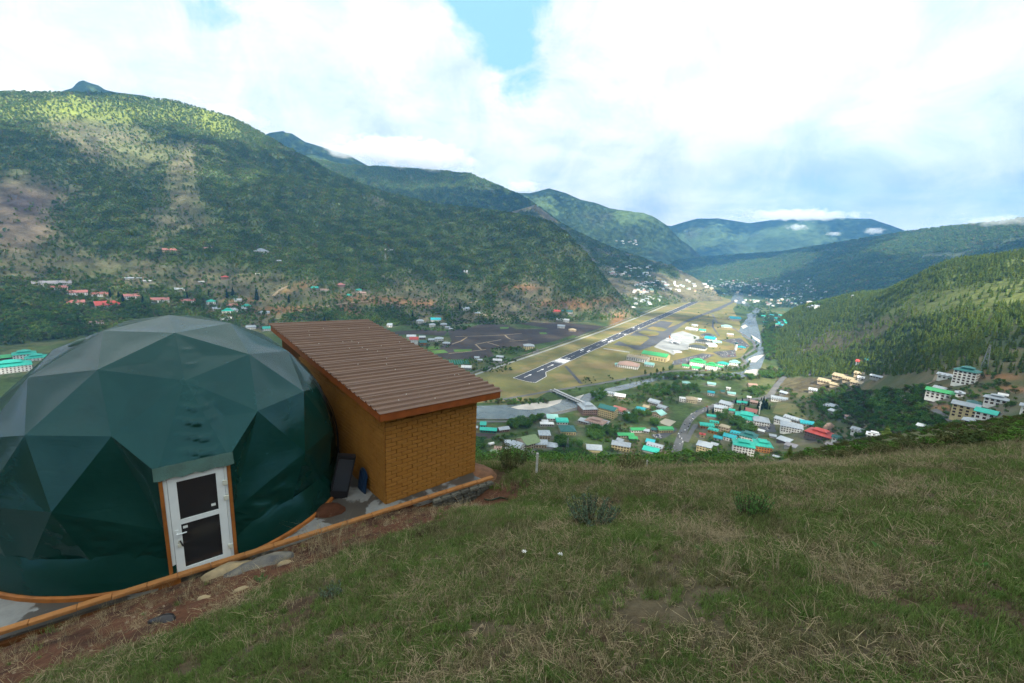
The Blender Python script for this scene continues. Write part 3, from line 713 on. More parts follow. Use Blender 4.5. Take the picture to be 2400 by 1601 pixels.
V = [(OV['u0'] + .05, OV['v0'] + .05), (OV['u1'] - .14, OV['v0'] + .05), (OV['u1'] - .14, OV['v1'] - .05), (OV['u0'] + .05, OV['v1'] - .05)]
put('soffit', mesh_of('soffit', [(u, v, zr(u, v) - .12) for u, v in V], [(0, 1, 2, 3)], m_fascia), shed)
sm = MB()
for k in range(26):
    u, v = rnd.uniform(.2, SW + .3), OV['v0'] + .155 + pitch * rnd.randrange(30) + .035; sm.tube((u, v, zr(u, v) + .05), (u, v, zr(u, v) + .064), .012, k=6)
sm.put('roof_screw', m_metal, shed)
# cement apron sloping off the far corner of the shed
def blobmesh(name, cx_, cy_, rx, ry, h, rot, m, seed, zb=None, nseg=16, nring=6, rough=.25, par=None):
    V = []; F = []
    for i in range(nring + 1):
        for j in range(nseg):
            a = 2 * math.pi * j / nseg; t = i / nring * math.pi / 2; k_ = 1 + rough * (fbm(np.array([math.cos(a) * 2 + seed]), np.array([math.sin(a) * 2 + i * .5]), 3, seed)[0] - .5) * 2
            x_, y_ = rx * math.cos(t) * math.cos(a) * k_, ry * math.cos(t) * math.sin(a) * k_; zz_ = h * math.sin(t) * (1 + rough * .8 * (fbm(np.array([x_ * 5 + seed]), np.array([y_ * 5.]), 3, seed + 4)[0] - .5))
            X, Y = cx_ + x_ * math.cos(rot) - y_ * math.sin(rot), cy_ + x_ * math.sin(rot) + y_ * math.cos(rot)
            V.append((X - cx_, Y - cy_, zz_ - (.12 if i == 0 else 0)))
    for i in range(nring):
        for j in range(nseg): F.append((i * nseg + j, i * nseg + (j + 1) % nseg, (i + 1) * nseg + (j + 1) % nseg, (i + 1) * nseg + j))
    zb = terrain(cx_, cy_) if zb is None else zb
    return put(name, mesh_of(name, V, F, m, smooth=True), par, (cx_, cy_, zb))
p = Vector((S0.x, S0.y, 0)) + SX * (SW + .12) + SY * -.05
pm = mat('muddy cement', (.17, .085, .045), .85, .25, .4, 4, .5, 25)
tag(blobmesh('cement_mound', p.x, p.y, .55, .95, .30, SA, pm, 5, -6.48), 'smooth brown cement mound at the right foot of the shed', 'mound')
hose = MB(); pts = [hit(1135 + 9 * i, 1172 + 3 * math.sin(i * 1.1)) for i in range(7)]
for i in range(6): hose.tube(Vector(pts[i]) + Vector((0, 0, .03)), Vector(pts[i + 1]) + Vector((0, 0, .03)), .018, k=6)
tag(hose.put('garden_hose', mat('dark green hose', (.008, .03, .016), .4, .4)), 'dark green hose end lying by the cement mound', 'hose')
# things stored in the gap between dome and shed
def in_gap(px, py):
    r = ray(px, py); k = PAD / r[2]; return Vector((r[0] * k, r[1] * k, PAD))
q = in_gap(792, 1165)
cab = empty('black_cabinet', (q.x, q.y, PAD), SA + R(8)); tag(cab, 'tall black case leaning in the gap between dome and shed', 'case'); cab.rotation_euler = (R(-4), R(13), SA - R(20))
MB().box((0, 0, .55), (.42, .20, 1.08)).put('body', m_black, cab); MB().box((0, -.105, .60), (.34, .016, .80)).put('front_panel', mat('dark blue grey panel', (.022, .028, .036), .35, .5), cab)
MB().box((0, -.11, 1.05), (.36, .02, .05)).put('lid', m_black, cab)
q = Vector((S0.x, S0.y, PAD)) + SY * .95 - SX * .17
bl = empty('blue_panel', (q.x, q.y, PAD), SA + R(90)); tag(bl, 'blue ribbed plastic panel with rounded top leaning on the shed wall', 'panel'); bl.rotation_euler = (R(8), 0, SA + R(90)); bl.scale = (.85, .6, .75)
V = []; F = []
for i in range(11):
    u = -.26 + .052 * i; top = .80 * math.sqrt(max(.02, 1 - (u / .30) ** 2)) * .55 + .38
    for z in (0, top): V.append((u, .05 * math.cos(u * 5), z)); V.append((u, .05 * math.cos(u * 5) + .025, z))
for i in range(10):
    b = i * 4; F += [(b, b + 4, b + 6, b + 2), (b + 1, b + 3, b + 7, b + 5), (b + 2, b + 6, b + 7, b + 3)]
put('shell', mesh_of('shell', V, F, m_blue, smooth=False), bl)
for k in range(4):
    u = -.15 + .10 * k; MB().box((u, .05 * math.cos(u * 5) + .037, .38), (.022, .02, .62)).put('rib', m_blue, bl)
q = in_gap(768, 1198)
tag(blobmesh('earth_heap', q.x, q.y, .40, .30, .13, .4, mat('red brown earth', (.075, .032, .018), .95, .1, .4, 5, .8, 14), 15, PAD), 'heap of red brown earth in the gap beside the dome', 'heap')
# rocks on the dirt bank
for nm, px, py, rx, ry, h, rot, m, sd_, lab in (('rock', 525, 1345, .40, .20, .16, 45, m_rock, 3, 'flat tan rock lying on the dirt bank below the door'), ('rock', 608, 1328, .46, .22, .15, 40, m_rockd, 8, 'dark slate rock beside the tan rock on the dirt bank'),
        ('rock', 668, 1322, .13, .08, .07, 20, m_rock, 12, 'small tan rock right of the dark slate rock'), ('rock', 565, 1383, .10, .07, .06, 30, m_rock, 14, 'small pale stone under the dark slate rock'), ('rock', 478, 1402, .09, .06, .05, 10, m_rock, 18, 'small tan stone at the grass edge below the flat tan rock'),
        ('rock', 312, 1538, .14, .05, .05, 30, m_rock, 22, 'narrow tan stone half buried in grass at the lower left'), ('trash_bag', 385, 1455, .17, .10, .09, 10, m_black, 27, 'scrap of black plastic at the edge of the grass')):
    q = hit(px, py); tag(blobmesh(nm, q[0], q[1], rx, ry, h, R(rot), m, sd_, q[2] - .02, rough=.45), lab, 'rock' if nm == 'rock' else 'rubbish')
# ---------------------------------------------------------------- vegetation
def leaf_mat(name, c1, c2, rand=.35, trans=.25, rough=.6, cr=None):
    m = bpy.data.materials.new(name); m.use_nodes = True; t = m.node_tree; t.nodes.clear(); n = N(t)
    oi = n.add('ShaderNodeObjectInfo').outputs['Random']
    geo = n.add('ShaderNodeNewGeometry')
    c = n.mix(oi, c1, c2)
    rr = n.add('ShaderNodeTexWhiteNoise', {'W': n.math('MULTIPLY', oi, 91.7)}, noise_dimensions='1D').outputs[0]
    if cr is not None: c = n.mix(n.rng(rr, .82, .90), c, cr)
    ri = n.rng(geo.outputs['Random Per Island'], 0, 1, 1 - rand, 1 + rand)
    c = n.add('ShaderNodeVectorMath', {0: c, 'Scale': ri}, operation='SCALE').outputs[0]
    d = n.add('ShaderNodeBsdfDiffuse', {0: c, 1: .8}); tr = n.add('ShaderNodeBsdfTranslucent', {0: c})
    mx = n.add('ShaderNodeMixShader', {0: trans, 1: d.outputs[0], 2: tr.outputs[0]})
    n.add('ShaderNodeOutputMaterial', {0: mx.outputs[0]}); return m
m_pine = leaf_mat('pine needles', (.100, .165, .036), (.165, .215, .045), .35, .5)
m_pinef = leaf_mat('distant pine needles', (.082, .148, .038), (.135, .200, .048), .3, .3, cr=(.170, .165, .065))
m_dpine = leaf_mat('dark cypress needles', (.012, .026, .014), (.020, .036, .018), .35, .15)
m_leaf = leaf_mat('broad leaves', (.055, .130, .026), (.090, .170, .036), .4, .3)
m_leafd = leaf_mat('dull shrub leaves', (.050, .074, .028), (.095, .100, .042), .4, .25)
m_leafb = leaf_mat('bright willow leaves', (.060, .120, .030), (.085, .145, .035), .35, .35)
m_bark = mat('tree bark', (.075, .055, .040), .9, .2, .4, 8)
m_dry = leaf_mat('dry grass', (.150, .126, .074), (.290, .245, .150), .45, .2)
m_grass = leaf_mat('green grass', (.076, .138, .034), (.135, .190, .056), .4, .3)
m_gmix = leaf_mat('fading grass', (.095, .112, .046), (.170, .160, .080), .4, .25)
m_sage = leaf_mat('grey green sage leaves', (.070, .110, .070), (.095, .130, .085), .35, .2)
m_fresh = leaf_mat('fresh green leaves', (.055, .130, .035), (.070, .150, .045), .35, .3)

PROTO = bpy.data.collections.new('plant_models')
def proto(name, me):
    o = bpy.data.objects.new(name, me); PROTO.objects.link(o); return o
def pine_parts(seed, layers=8, k=8, slim=.22, m=None):
    r = random.Random(seed); V = []; F = []
    for L in range(layers):
        t = L / (layers - 1); z = .16 + .78 * t; rad = slim * (1 - t) ** .8 * r.uniform(.85, 1.15) + .03
        for i in range(k - int(3 * t)):
            a = 2 * math.pi * (i + r.random() * .7) / (k - int(3 * t)); rr = rad * r.uniform(.7, 1.2); w_ = .34 * rr + .02; dz = r.uniform(.02, .09) + .05 * (1 - t)
            c, s_ = math.cos(a), math.sin(a); b = len(V); zz_ = z + r.uniform(-.03, .03)
            V += [(0, 0, zz_ + .075), (c * rr * .62 - s_ * w_, s_ * rr * .62 + c * w_, zz_ - dz * .3), (c * rr, s_ * rr, zz_ - dz * .55), (c * rr * .62 + s_ * w_, s_ * rr * .62 - c * w_, zz_ - dz * .3), (c * rr * .5, s_ * rr * .5, zz_ - dz * 1.2)]
            F += [(b, b + 1, b + 2), (b, b + 2, b + 3), (b + 1, b + 4, b + 3)]
    V += [(0, .05, .90), (.045, -.03, .90), (-.045, -.03, .90), (0, 0, 1.02)]; b = len(V) - 4; F += [(b, b + 1, b + 3), (b + 1, b + 2, b + 3), (b + 2, b, b + 3)]
    cr = mesh_of('crown', V, F, m or m_pine)
    tr = MB().tube((0, 0, -.06), (0, 0, .86), .020, .004, 6).mesh('trunk', m_bark)
    return cr, tr
def leafy_parts(seed, nl=260, m=None, shape=(.42, .42, .36), zc=.60, size=.085, lobes=7, trunk=True):
    r = random.Random(seed); V = []; F = []; L = []
    for i in range(lobes):
        a = r.uniform(0, 6.28); q = r.uniform(.25, .75); L.append((math.cos(a) * shape[0] * q, math.sin(a) * shape[1] * q, zc + r.uniform(-.6, .75) * shape[2], r.uniform(.42, .70)))
    L.append((0, 0, zc + .1 * shape[2], .75))
    for i in range(nl):
        lx, ly, lz, lr = r.choice(L); u = r.uniform(-1, 1); a = r.uniform(0, 6.28); s_ = math.sqrt(1 - u * u); q = lr * r.uniform(.62, 1.08)
        d = Vector((s_ * math.cos(a), s_ * math.sin(a), u)); p = Vector((lx + d.x * shape[0] * q, ly + d.y * shape[1] * q, lz + d.z * shape[2] * q))
        if p.z < .12: continue
        nn = (d + Vector((r.uniform(-.7, .7), r.uniform(-.7, .7), r.uniform(-.3, .9)))).normalized(); t = nn.orthogonal().normalized(); bb = nn.cross(t); sz = size * r.uniform(.6, 1.35); b = len(V); rt = r.uniform(0, 3.1); t, bb = t * math.cos(rt) + bb * math.sin(rt), bb * math.cos(rt) - t * math.sin(rt)
        V += [p - t * sz, p + bb * sz * .55, p + t * sz, p - bb * sz * .6]; F += [(b, b + 1, b + 2, b + 3)]
    cr = mesh_of('crown', V, F, m or m_leaf)
    tb = MB().tube((0, 0, -.08), (0, 0, .35), .030, .022, 6)
    for i in range(4):
        a = r.uniform(0, 6.28); tb.tube((0, 0, .28), (math.cos(a) * shape[0] * .5, math.sin(a) * shape[1] * .5, zc + .1), .016, .006, 5)
    return cr, tb.mesh('trunk', m_bark)
def joined(name, parts):
    cr, tr = parts; bm = bmesh.new(); bm.from_mesh(cr); k = len(bm.faces); bm.from_mesh(tr)
    bm.faces.ensure_lookup_table()
    me = bpy.data.meshes.new(name); me.materials.append(cr.materials[0]); me.materials.append(tr.materials[0])
    for f in bm.faces[k:]: f.material_index = 1
    bm.to_mesh(me); bm.free(); return me
PINES = [pine_parts(s_, 9, 8, sl) for s_, sl in ((1, .20), (2, .24), (3, .17))]
PINESF = [pine_parts(s_, 6, 6, sl, m_pinef) for s_, sl in ((4, .26), (5, .30), (6, .22))]
CYPR = [pine_parts(s_, 13, 9, sl, m_dpine) for s_, sl in ((7, .15), (8, .20))]
LEAFY = [leafy_parts(s_, 420, m_leaf, size=.06) for s_ in (11, 12, 13)]
LEAFB = [leafy_parts(s_, 380, m_leafb, (.36, .36, .40), .58, .055) for s_ in (14, 15)]
SHRUB = [leafy_parts(s_, 300, mm, (.50, .50, .34), .42, .065) for s_, mm in ((21, m_leafd), (22, m_leafd), (23, m_leaf))]
pr_pine = [proto('aa_pine_%d' % i, joined('pine', p)) for i, p in enumerate(PINES)]
pr_pinef = [proto('ab_pine_%d' % i, joined('pinef', p)) for i, p in enumerate(PINESF)]
pr_leaf = [proto('ac_leaf_%d' % i, joined('leafy', p)) for i, p in enumerate(LEAFY + LEAFB)]
pr_shrub = [proto('ad_shrub_%d' % i, joined('shrub', p)) for i, p in enumerate(SHRUB)]
pr_crown = [proto('ab_round_%d' % i, leafy_parts(80 + i, 60, m_pinef, (.40, .40, .42), .55, .16, 4)[0]) for i in range(3)]
def scatter(name, P, protos, scale, rot=None, label=None, cat=None, scale3=None):
    P = np.asarray(P, np.float32); k = len(P)
    col_ = bpy.data.collections.new(name + '_models')
    for o in protos: col_.objects.link(o)
    me = bpy.data.meshes.new(name); me.vertices.add(k); me.vertices.foreach_set('co', P.ravel())
    s_ = np.asarray(scale, np.float32); s3 = np.repeat(s_[:, None], 3, 1) if scale3 is None else np.asarray(scale3, np.float32)
    rt = np.zeros((k, 3), np.float32) if rot is None else np.asarray(rot, np.float32)
    if rot is None: rt[:, 2] = nrs.uniform(0, 6.28, k)
    for nm, typ, val in (('scl', 'FLOAT_VECTOR', s3.ravel()), ('rot', 'FLOAT_VECTOR', rt.ravel()), ('pick', 'INT', nrs.randint(0, len(protos), k).astype(np.int32))):
        at = me.attributes.new(nm, typ, 'POINT'); at.data.foreach_set('vector' if typ == 'FLOAT_VECTOR' else 'value', val)
    o = put(name, me); g = bpy.data.node_groups.new(name, 'GeometryNodeTree')
    g.interface.new_socket('Geometry', in_out='INPUT', socket_type='NodeSocketGeometry'); g.interface.new_socket('Geometry', in_out='OUTPUT', socket_type='NodeSocketGeometry')
    gi = g.nodes.new('NodeGroupInput'); go = g.nodes.new('NodeGroupOutput'); ip = g.nodes.new('GeometryNodeInstanceOnPoints'); ci = g.nodes.new('GeometryNodeCollectionInfo')
    ci.inputs['Collection'].default_value = col_; ci.inputs['Separate Children'].default_value = True; ci.inputs['Reset Children'].default_value = True
    ip.inputs['Pick Instance'].default_value = True
    g.links.new(gi.outputs[0], ip.inputs['Points']); g.links.new(ci.outputs[0], ip.inputs['Instance'])
    for nm, dt, sock in (('scl', 'FLOAT_VECTOR', 'Scale'), ('rot', 'FLOAT_VECTOR', 'Rotation'), ('pick', 'INT', 'Instance Index')):
        na = g.nodes.new('GeometryNodeInputNamedAttribute'); na.data_type = dt; na.inputs[0].default_value = nm; g.links.new(na.outputs[0], ip.inputs[sock])
    g.links.new(ip.outputs[0], go.inputs[0])
    md = o.modifiers.new('scatter', 'NODES'); md.node_group = g
    tag(o, label, cat, kind='stuff'); return o

# which parts of the ground can be seen (a tree's height included)
TAN = GZ / gD; CM = np.maximum.accumulate(TAN, 1); CMP = np.concatenate([np.full((nA, 1), -9), CM[:, :-1]], 1)
inview = (np.abs(gA) < R(58))
def sample(weight, count, hvis):
    vis = (TAN + hvis / gD >= CMP) & inview
    Wt = (weight * vis)[:-1, :-1]
    dA = np.diff(AZ)[:, None] * gD[:-1, :-1] * np.diff(DD)[None]
    Pm = (Wt * dA).ravel(); tot = Pm.sum()
    if tot <= 0: return np.zeros((0, 3)), np.zeros(0, int)
    idx = nrs.choice(len(Pm), count, p=Pm / tot); ia, id_ = np.unravel_index(idx, Wt.shape)
    u, v = nrs.rand(count), nrs.rand(count)
    a = AZ[ia] + u * (AZ[ia + 1] - AZ[ia]); d = DD[id_] + v * (DD[id_ + 1] - DD[id_])
    z = (GZ[ia, id_] * (1 - u) + GZ[ia + 1, id_] * u) * (1 - v) + (GZ[ia, id_ + 1] * (1 - u) + GZ[ia + 1, id_ + 1] * u) * v
    return np.stack([np.sin(a) * d, np.cos(a) * d, z], 1), GK[ia, id_]

clr = np.ones_like(GX)                           # clearings kept free of wild trees
def tall(k, a, b): return nrs.uniform(a, b, k) * (0.7 + .5 * nrs.rand(k))
for kid, cnt, a, b, nm, lab in ((3, 100000, 7, 12, 'forest_left', 'pine forest over the slopes of the big left mountain'), (4, 9000, 7, 12, 'forest_spur', 'pine forest on the dark spur behind the runway'),
                              (5, 20000, 12, 18, 'forest_second', 'pine forest on the ridge behind the left mountain'), (10, 42000, 12, 18, 'forest_ridge', 'pine forest over the long dark right ridge')):
    P, _ = sample(FOR * (GK == kid) * clr, cnt, 14); h = tall(len(P), a, b)
    scatter(nm, P, pr_pinef + pr_crown, h, None, lab, 'forest')
P, _ = sample((GK == 3) * sstep(gD, 2300, 1600) * (0.15 + FOR) * (PYY > 640), 2600, 8)
scatter('bushes_left', P, pr_leaf[:3], tall(len(P), 6, 10), None, 'round green bushes along the foot of the left mountain', 'bushes')

def make_tree(parts, loc, h, label, group, cat='tree', name='tree', wide=1.0):
    e = empty(name, loc, rnd.uniform(0, 6.28)); e.scale = (h * wide, h * wide, h)
    put('crown', parts[0], e); put('trunk', parts[1], e); return tag(e, label, cat, group)
# right bank hill: the trees that show largest are single trees, the others one wood
P, _ = sample(FOR * isF, 22000, 14); h = tall(len(P), 7, 11.5); dd = np.hypot(P[:, 0], P[:, 1])
px_, py_ = pix(P); inf = (px_ > 0) & (px_ < 2400)
order = np.argsort(-(h / dd) * inf); single = order[:170]; rest = order[170:]
for i in single:
    zone = ('at the left end of the wood above the river', 'below the forest clearing with the red roof', 'behind the white five storey hotel', 'at the right edge of the picture')[int(np.searchsorted([1900, 2080, 2280], px_[i]))]
    make_tree(PINES[rnd.randrange(3)], P[i], float(h[i]), 'pine tree of the right bank wood, ' + zone, 'pines ' + zone, 'pine', 'pine_tree')
scatter('forest_right', P[rest], pr_pine, h[rest], None, 'pine wood covering the hill on the right bank', 'forest')
# ---------------------------------------------------------------- valley: river, airfield, roads, fields
CROP = {1: (1090, 930, 7.837), 2: (1360, 890, 7.837), 3: (1640, 900, 7.347), 4: (1900, 840, 4.702), 5: (1420, 740, 5.8775), 6: (1080, 660, 3.136), 7: (880, 700, 5.598), 8: (0, 620, 5.6), 9: (1580, 640, 5.8775), 'L': (0, 560, 2.939), 'M': (700, 580, 2.939), 'R': (1600, 860, 2.939), 0: (0, 0, 1.0)}
def g(k, X, Y): a, b, s_ = CROP[k]; return a + X / s_, b + Y / s_
def gl(k, pts): return [g(k, *p) for p in pts]
def flat(name, pxs, m, dz, label, cat='ground', kind='structure', thick=0.0):
    V = [on_floor(x, y)[:2] for x, y in pxs]
    o = put(name, mesh_of(name, [(v[0], v[1], FLOOR + dz) for v in V], [tuple(range(len(V)))], m))
    me = o.data
    bm = bmesh.new(); bm.from_mesh(me); bmesh.ops.triangulate(bm, faces=bm.faces[:])
    for f in bm.faces:
        if f.normal.z < 0: f.normal_flip()
    bm.to_mesh(me); bm.free()
    return tag(o, label, cat, kind=kind)
def grd(name, c1, c2, s1, s2=None, rough=.95, c3=None):
    def b(n, p, tc, out):
        a = n.noise(tc, s1, 6, .62); c = n.mix(n.rng(a, .34, .66), c1, c2)
        if c3 is not None: c = n.mix(n.rng(n.noise(tc, s2, 5, .6, .3), .50, .66), c, c3)
        n.t.links.new(c, p.inputs['Base Color'])
    return mat(name, rough=rough, spec=.15, build=b)
m_infield = grd('airfield grass', (.150, .135, .050), (.105, .112, .042), .03, .011, c3=(.210, .160, .070))
m_asph = grd('runway asphalt', (.042, .046, .054), (.060, .064, .072), .02)
m_tax = grd('taxiway asphalt', (.062, .066, .072), (.090, .094, .098), .02)
m_apron = grd('apron concrete', (.30, .31, .30), (.22, .23, .225), .03)
m_road = grd('road asphalt', (.090, .092, .092), (.13, .13, .125), .05)
m_track = grd('pale dirt track', (.26, .21, .14), (.20, .16, .105), .08)
m_paintw = mat('white marking paint', (.75, .76, .76), .7, .2)
m_gravel = grd('river gravel', (.40, .38, .34), (.30, .29, .26), .06)
m_field = grd('ploughed field', (.036, .030, .028), (.052, .044, .038), .05, .012, c3=(.062, .052, .042))
m_green = grd('young crop', (.050, .130, .030), (.105, .170, .035), .05)
m_lawn = grd('playing field', (.080, .115, .035), (.170, .145, .070), .03)
def water_build(n, p, tc, out):
    a = n.noise(tc, .05, 5, .6, .5); b = n.noise(tc, .5, 5, .7, .5)
    c = n.mix(n.rng(a, .35, .65), (.062, .078, .078), (.110, .130, .125)); c = n.mix(n.rng(b, .62, .74, 0, .7), c, (.33, .36, .36))
    n.t.links.new(c, p.inputs['Base Color'])
    bp = n.add('ShaderNodeBump', {'Strength': .6, 'Distance': .35, 'Height': b}); n.t.links.new(bp.outputs[0], p.inputs['Normal'])
m_water = mat('silty river water', rough=.22, spec=.5, build=water_build)

flat('airfield', gl(6, [(60, 690), (300, 608), (700, 474), (1040, 354), (1300, 254), (1500, 172), (1640, 116), (1900, 108), (2040, 150), (2000, 200), (2050, 300), (2070, 400), (2130, 470), (2060, 560), (1560, 645), (1340, 688), (1000, 745), (660, 800), (520, 880), (300, 888), (120, 892), (0, 880)]), m_infield, .15, 'yellowish mown grass around the runway', 'field')
# river
RL = gl(9, [(860, 225), (800, 330), (780, 390), (860, 420), (960, 440), (1090, 490), (1075, 540), (1000, 570), (1010, 640)]) + gl(5, [(1960, 20), (1880, 110), (1835, 200), (1880, 280), (1980, 340), (2050, 420), (2090, 500), (1950, 575), (1900, 625), (1985, 690), (1890, 770)]) + gl(6, [(1900, 682), (1600, 682), (1430, 702), (1300, 735), (1000, 802), (880, 840), (740, 872), (560, 890), (400, 905), (250, 910), (100, 915), (-400, 930)])
RR = gl(9, [(950, 235), (960, 290), (950, 340), (980, 400), (1190, 505), (1120, 600), (1130, 640)]) + gl(5, [(2060, 25), (2120, 230), (2150, 330), (2250, 450), (2272, 510), (2180, 600), (2135, 720), (2250, 785)]) + gl(6, [(2050, 706), (1800, 700), (1600, 706), (1440, 728), (1340, 758), (1220, 792), (1020, 830), (960, 872), (930, 893), (860, 925), (620, 985), (400, 1010), (100, 1012), (-400, 1030)])
flat('river', RL + RR[::-1], m_water, .22, 'grey green river winding past the airfield', 'river')
for k, pts, lab in ((6, [(365, 925), (480, 900), (620, 885), (745, 866), (730, 892), (640, 926), (520, 943), (420, 940)], 'long pale gravel bar left of the bridge'), (6, [(815, 858), (905, 830), (875, 864), (828, 876)], 'small pale gravel bar right of the bridge'),
                    (5, [(1890, 800), (1930, 755), (2050, 738), (2170, 748), (2250, 790), (2190, 828), (2000, 822)], 'broad white gravel bank at the river bend'), (5, [(1860, 150), (1920, 118), (1955, 150), (1890, 182)], 'white gravel patch upstream by the left bank'),
                    (5, [(2000, 262), (2120, 335), (2130, 380), (2040, 322)], 'gravel patch under the dark wooded bank'), (5, [(1960, 600), (2040, 560), (2190, 535), (2060, 645), (1980, 640)], 'gravel tongue above the river bend')):
    flat('gravel_bar', gl(k, pts), m_gravel, .32, lab, 'gravel')
for k, pts, lab in ((7, [(950, 425), (1150, 392), (1400, 336), (1700, 340), (1850, 402), (2351, 398), (2560, 395), (2700, 440), (2351, 560), (2100, 600), (1900, 640), (1500, 662), (1560, 760), (1250, 790), (950, 800), (700, 700), (850, 640), (1000, 560)], 'large dark ploughed field left of the runway'), (7, [(-100, 470), (0, 450), (600, 408), (950, 428), (900, 490), (600, 472), (200, 470)], 'narrow dark field behind the shed roof'), (6, [(390, 306), (700, 298), (1060, 330), (930, 372), (860, 402), (620, 340)], 'dark field at the foot of the bare slope'), (1, [(160, 660), (560, 690), (540, 760), (150, 790)], 'small dark field below the long turquoise shed')):
    flat('ploughed_field', gl(k, pts), m_field, .25 + .012 * len(lab) % .07, lab, 'field')
for pts, lab in (([(660, 640), (800, 620), (855, 660), (700, 668)], 'bright green crop strip behind the white house with red roof'), ([(720, 682), (900, 672), (955, 710), (770, 726)], 'pale green crop strip in front of the orange house'), ([(1020, 670), (1270, 665), (1250, 695), (1040, 700)], 'yellow green crop strip in the middle of the ploughed field'), ([(1630, 375), (1750, 373), (1745, 395), (1640, 398)], 'small green plot at the far edge of the ploughed field'), ([(2150, 443), (2240, 445), (2252, 465), (2160, 465)], 'small green plot at the right of the ploughed field')):
    flat('crop_strip', gl(7, pts), m_green, .36, lab, 'crop')
flat('taxiway', gl(5, [(100, 400), (440, 205), (620, 130), (760, 72), (925, 92), (845, 172), (960, 132), (1160, 40), (1270, -2), (1440, -70), (1700, -180), (1830, -245), (1862, -240), (1560, -72), (1330, 4), (1110, 95), (960, 195), (900, 250), (905, 310), (775, 345), (765, 372), (560, 450), (470, 478), (400, 470), (320, 430)]), m_tax, .30, 'grey taxiway beside the runway', 'taxiway')
flat('apron', gl(5, [(660, 432), (770, 342), (885, 292), (905, 250), (1060, 212), (1290, 290), (1280, 345), (1230, 372), (1150, 392), (1135, 470), (1010, 482), (930, 545), (860, 500)]), m_apron, .34, 'pale concrete aircraft apron', 'apron')
for pts, lab in (([(170, 345), (330, 275), (560, 278), (602, 315), (470, 412), (300, 405)], 'largest grass island between runway and apron'), ([(440, 230), (520, 203), (690, 218), (738, 240), (720, 270), (600, 287)], 'middle grass island beside the runway'), ([(560, 175), (640, 148), (760, 163), (852, 190), (790, 217), (640, 205)], 'farthest grass island beside the taxiway')):
    flat('grass_island', gl(5, pts), m_infield, .40, lab, 'grass')
for k, pts, lab in ((5, [(1150, 565), (1330, 520), (1505, 540), (1320, 622), (1130, 655), (900, 690), (930, 620)], 'airport car park in front of the green roofed offices'), (5, [(1470, 500), (1780, 470), (1800, 572), (1600, 582)], 'car park below the control tower'), (5, [(1560, 335), (1850, 310), (1990, 420), (1850, 475), (1750, 385)], 'car park by the river bend'), (2, [(1300, 1015), (1500, 990), (1740, 880), (1790, 930), (1560, 1070), (1400, 1115)], 'asphalt yard behind the town road'), (3, [(1000, 735), (1230, 680), (1350, 740), (1330, 830), (1150, 832)], 'dark paved school yard'), (7, [(2060, 690), (2130, 660), (2150, 700), (2070, 730)], 'pale yard beside the cream block')):
    flat('paved_yard', gl(k, pts), m_tax, .33, lab, 'yard')
flat('sports_court', gl(2, [(1430, 790), (1560, 713), (1762, 770), (1640, 862)]), grd('court cement', (.30, .28, .22), (.25, .235, .19), .08), .37, 'pale sports court beside the yellow hall', 'court')
# playing field lies on the slope
def drape(name, pxs, m, dz, label, cat, n_=10):
    c = [np.array(p) for p in pxs]; V = []; F = []
    for i in range(n_ + 1):
        for j in range(n_ + 1):
            u, v = i / n_, j / n_; p = (c[0] * (1 - u) + c[1] * u) * (1 - v) + (c[3] * (1 - u) + c[2] * u) * v
            h = hit(*p, dmin=300); V.append((h[0], h[1], h[2] + dz))
    for i in range(n_):
        for j in range(n_): a = i * (n_ + 1) + j; F.append((a, a + 1, a + n_ + 2, a + n_ + 1))
    o = put(name, mesh_of(name, V, F, m, smooth=True)); return tag(o, label, cat, kind='structure')
drape('playing_field', gl(3, [(1250, 505), (1345, 305), (1640, 350), (1860, 620)]), m_lawn, .5, 'tan and green playing field above the school', 'field')
# strips that follow the ground
def strip(name, pxs, width, m, dz, label, cat='road', kind='structure', floor=False, dmin=300, step=14.0):
    P = [Vector(on_floor(*p)) if floor else Vector(hit(*p, dmin=dmin)) for p in pxs]
    Q = []
    for i in range(len(P) - 1):
        k = max(1, int((P[i + 1] - P[i]).length / step))
        for j in range(k): Q.append(P[i].lerp(P[i + 1], j / k))
    Q.append(P[-1])
    Q = [Q[0]] + [(Q[i - 1] + Q[i] * 2 + Q[i + 1]) / 4 for i in range(1, len(Q) - 1)] + [Q[-1]]
    V = []; F = []
    for i, p in enumerate(Q):
        d = (Q[min(i + 1, len(Q) - 1)] - Q[max(i - 1, 0)]); s_ = Vector((-d.y, d.x, 0)).normalized() * width / 2
        for q in (p + s_, p - s_): V.append((q.x, q.y, (FLOOR if floor else max(terrain(q.x, q.y), p.z - .5)) + dz))
    for i in range(len(Q) - 1): F.append((2 * i, 2 * i + 1, 2 * i + 3, 2 * i + 2))
    o = put(name, mesh_of(name, V, F, m)); tag(o, label, cat, kind=kind); return Q
ROADQ = {}
ROADQ['river'] = strip('road', gl(6, [(300, 868), (480, 838), (655, 806), (1000, 755), (1340, 692), (1560, 657), (1800, 655), (2040, 632), (2100, 600), (2062, 562), (2165, 492), (2150, 440), (2080, 392), (1990, 335), (1880, 300), (1850, 240)]), 8, m_road, .38, 'road along the far bank of the river', floor=True)
ROADQ['south'] = strip('road', gl(6, [(890, 930), (760, 962), (620, 992), (400, 1030), (100, 1030), (-200, 1035)]), 7, m_road, .38, 'road along the near bank of the river', floor=True)
ROADQ['town'] = strip('road', gl(6, [(1560, 1330), (1578, 1270), (1605, 1180), (1640, 1090), (1668, 1030), (1722, 975), (1850, 920), (1920, 900)]) + [(1745, 938), (1790, 934), (1806, 926), (1820, 905), (1835, 888), (1846, 880), (1862, 878)], 12, m_road, .45, 'busy main road through the town', step=10)
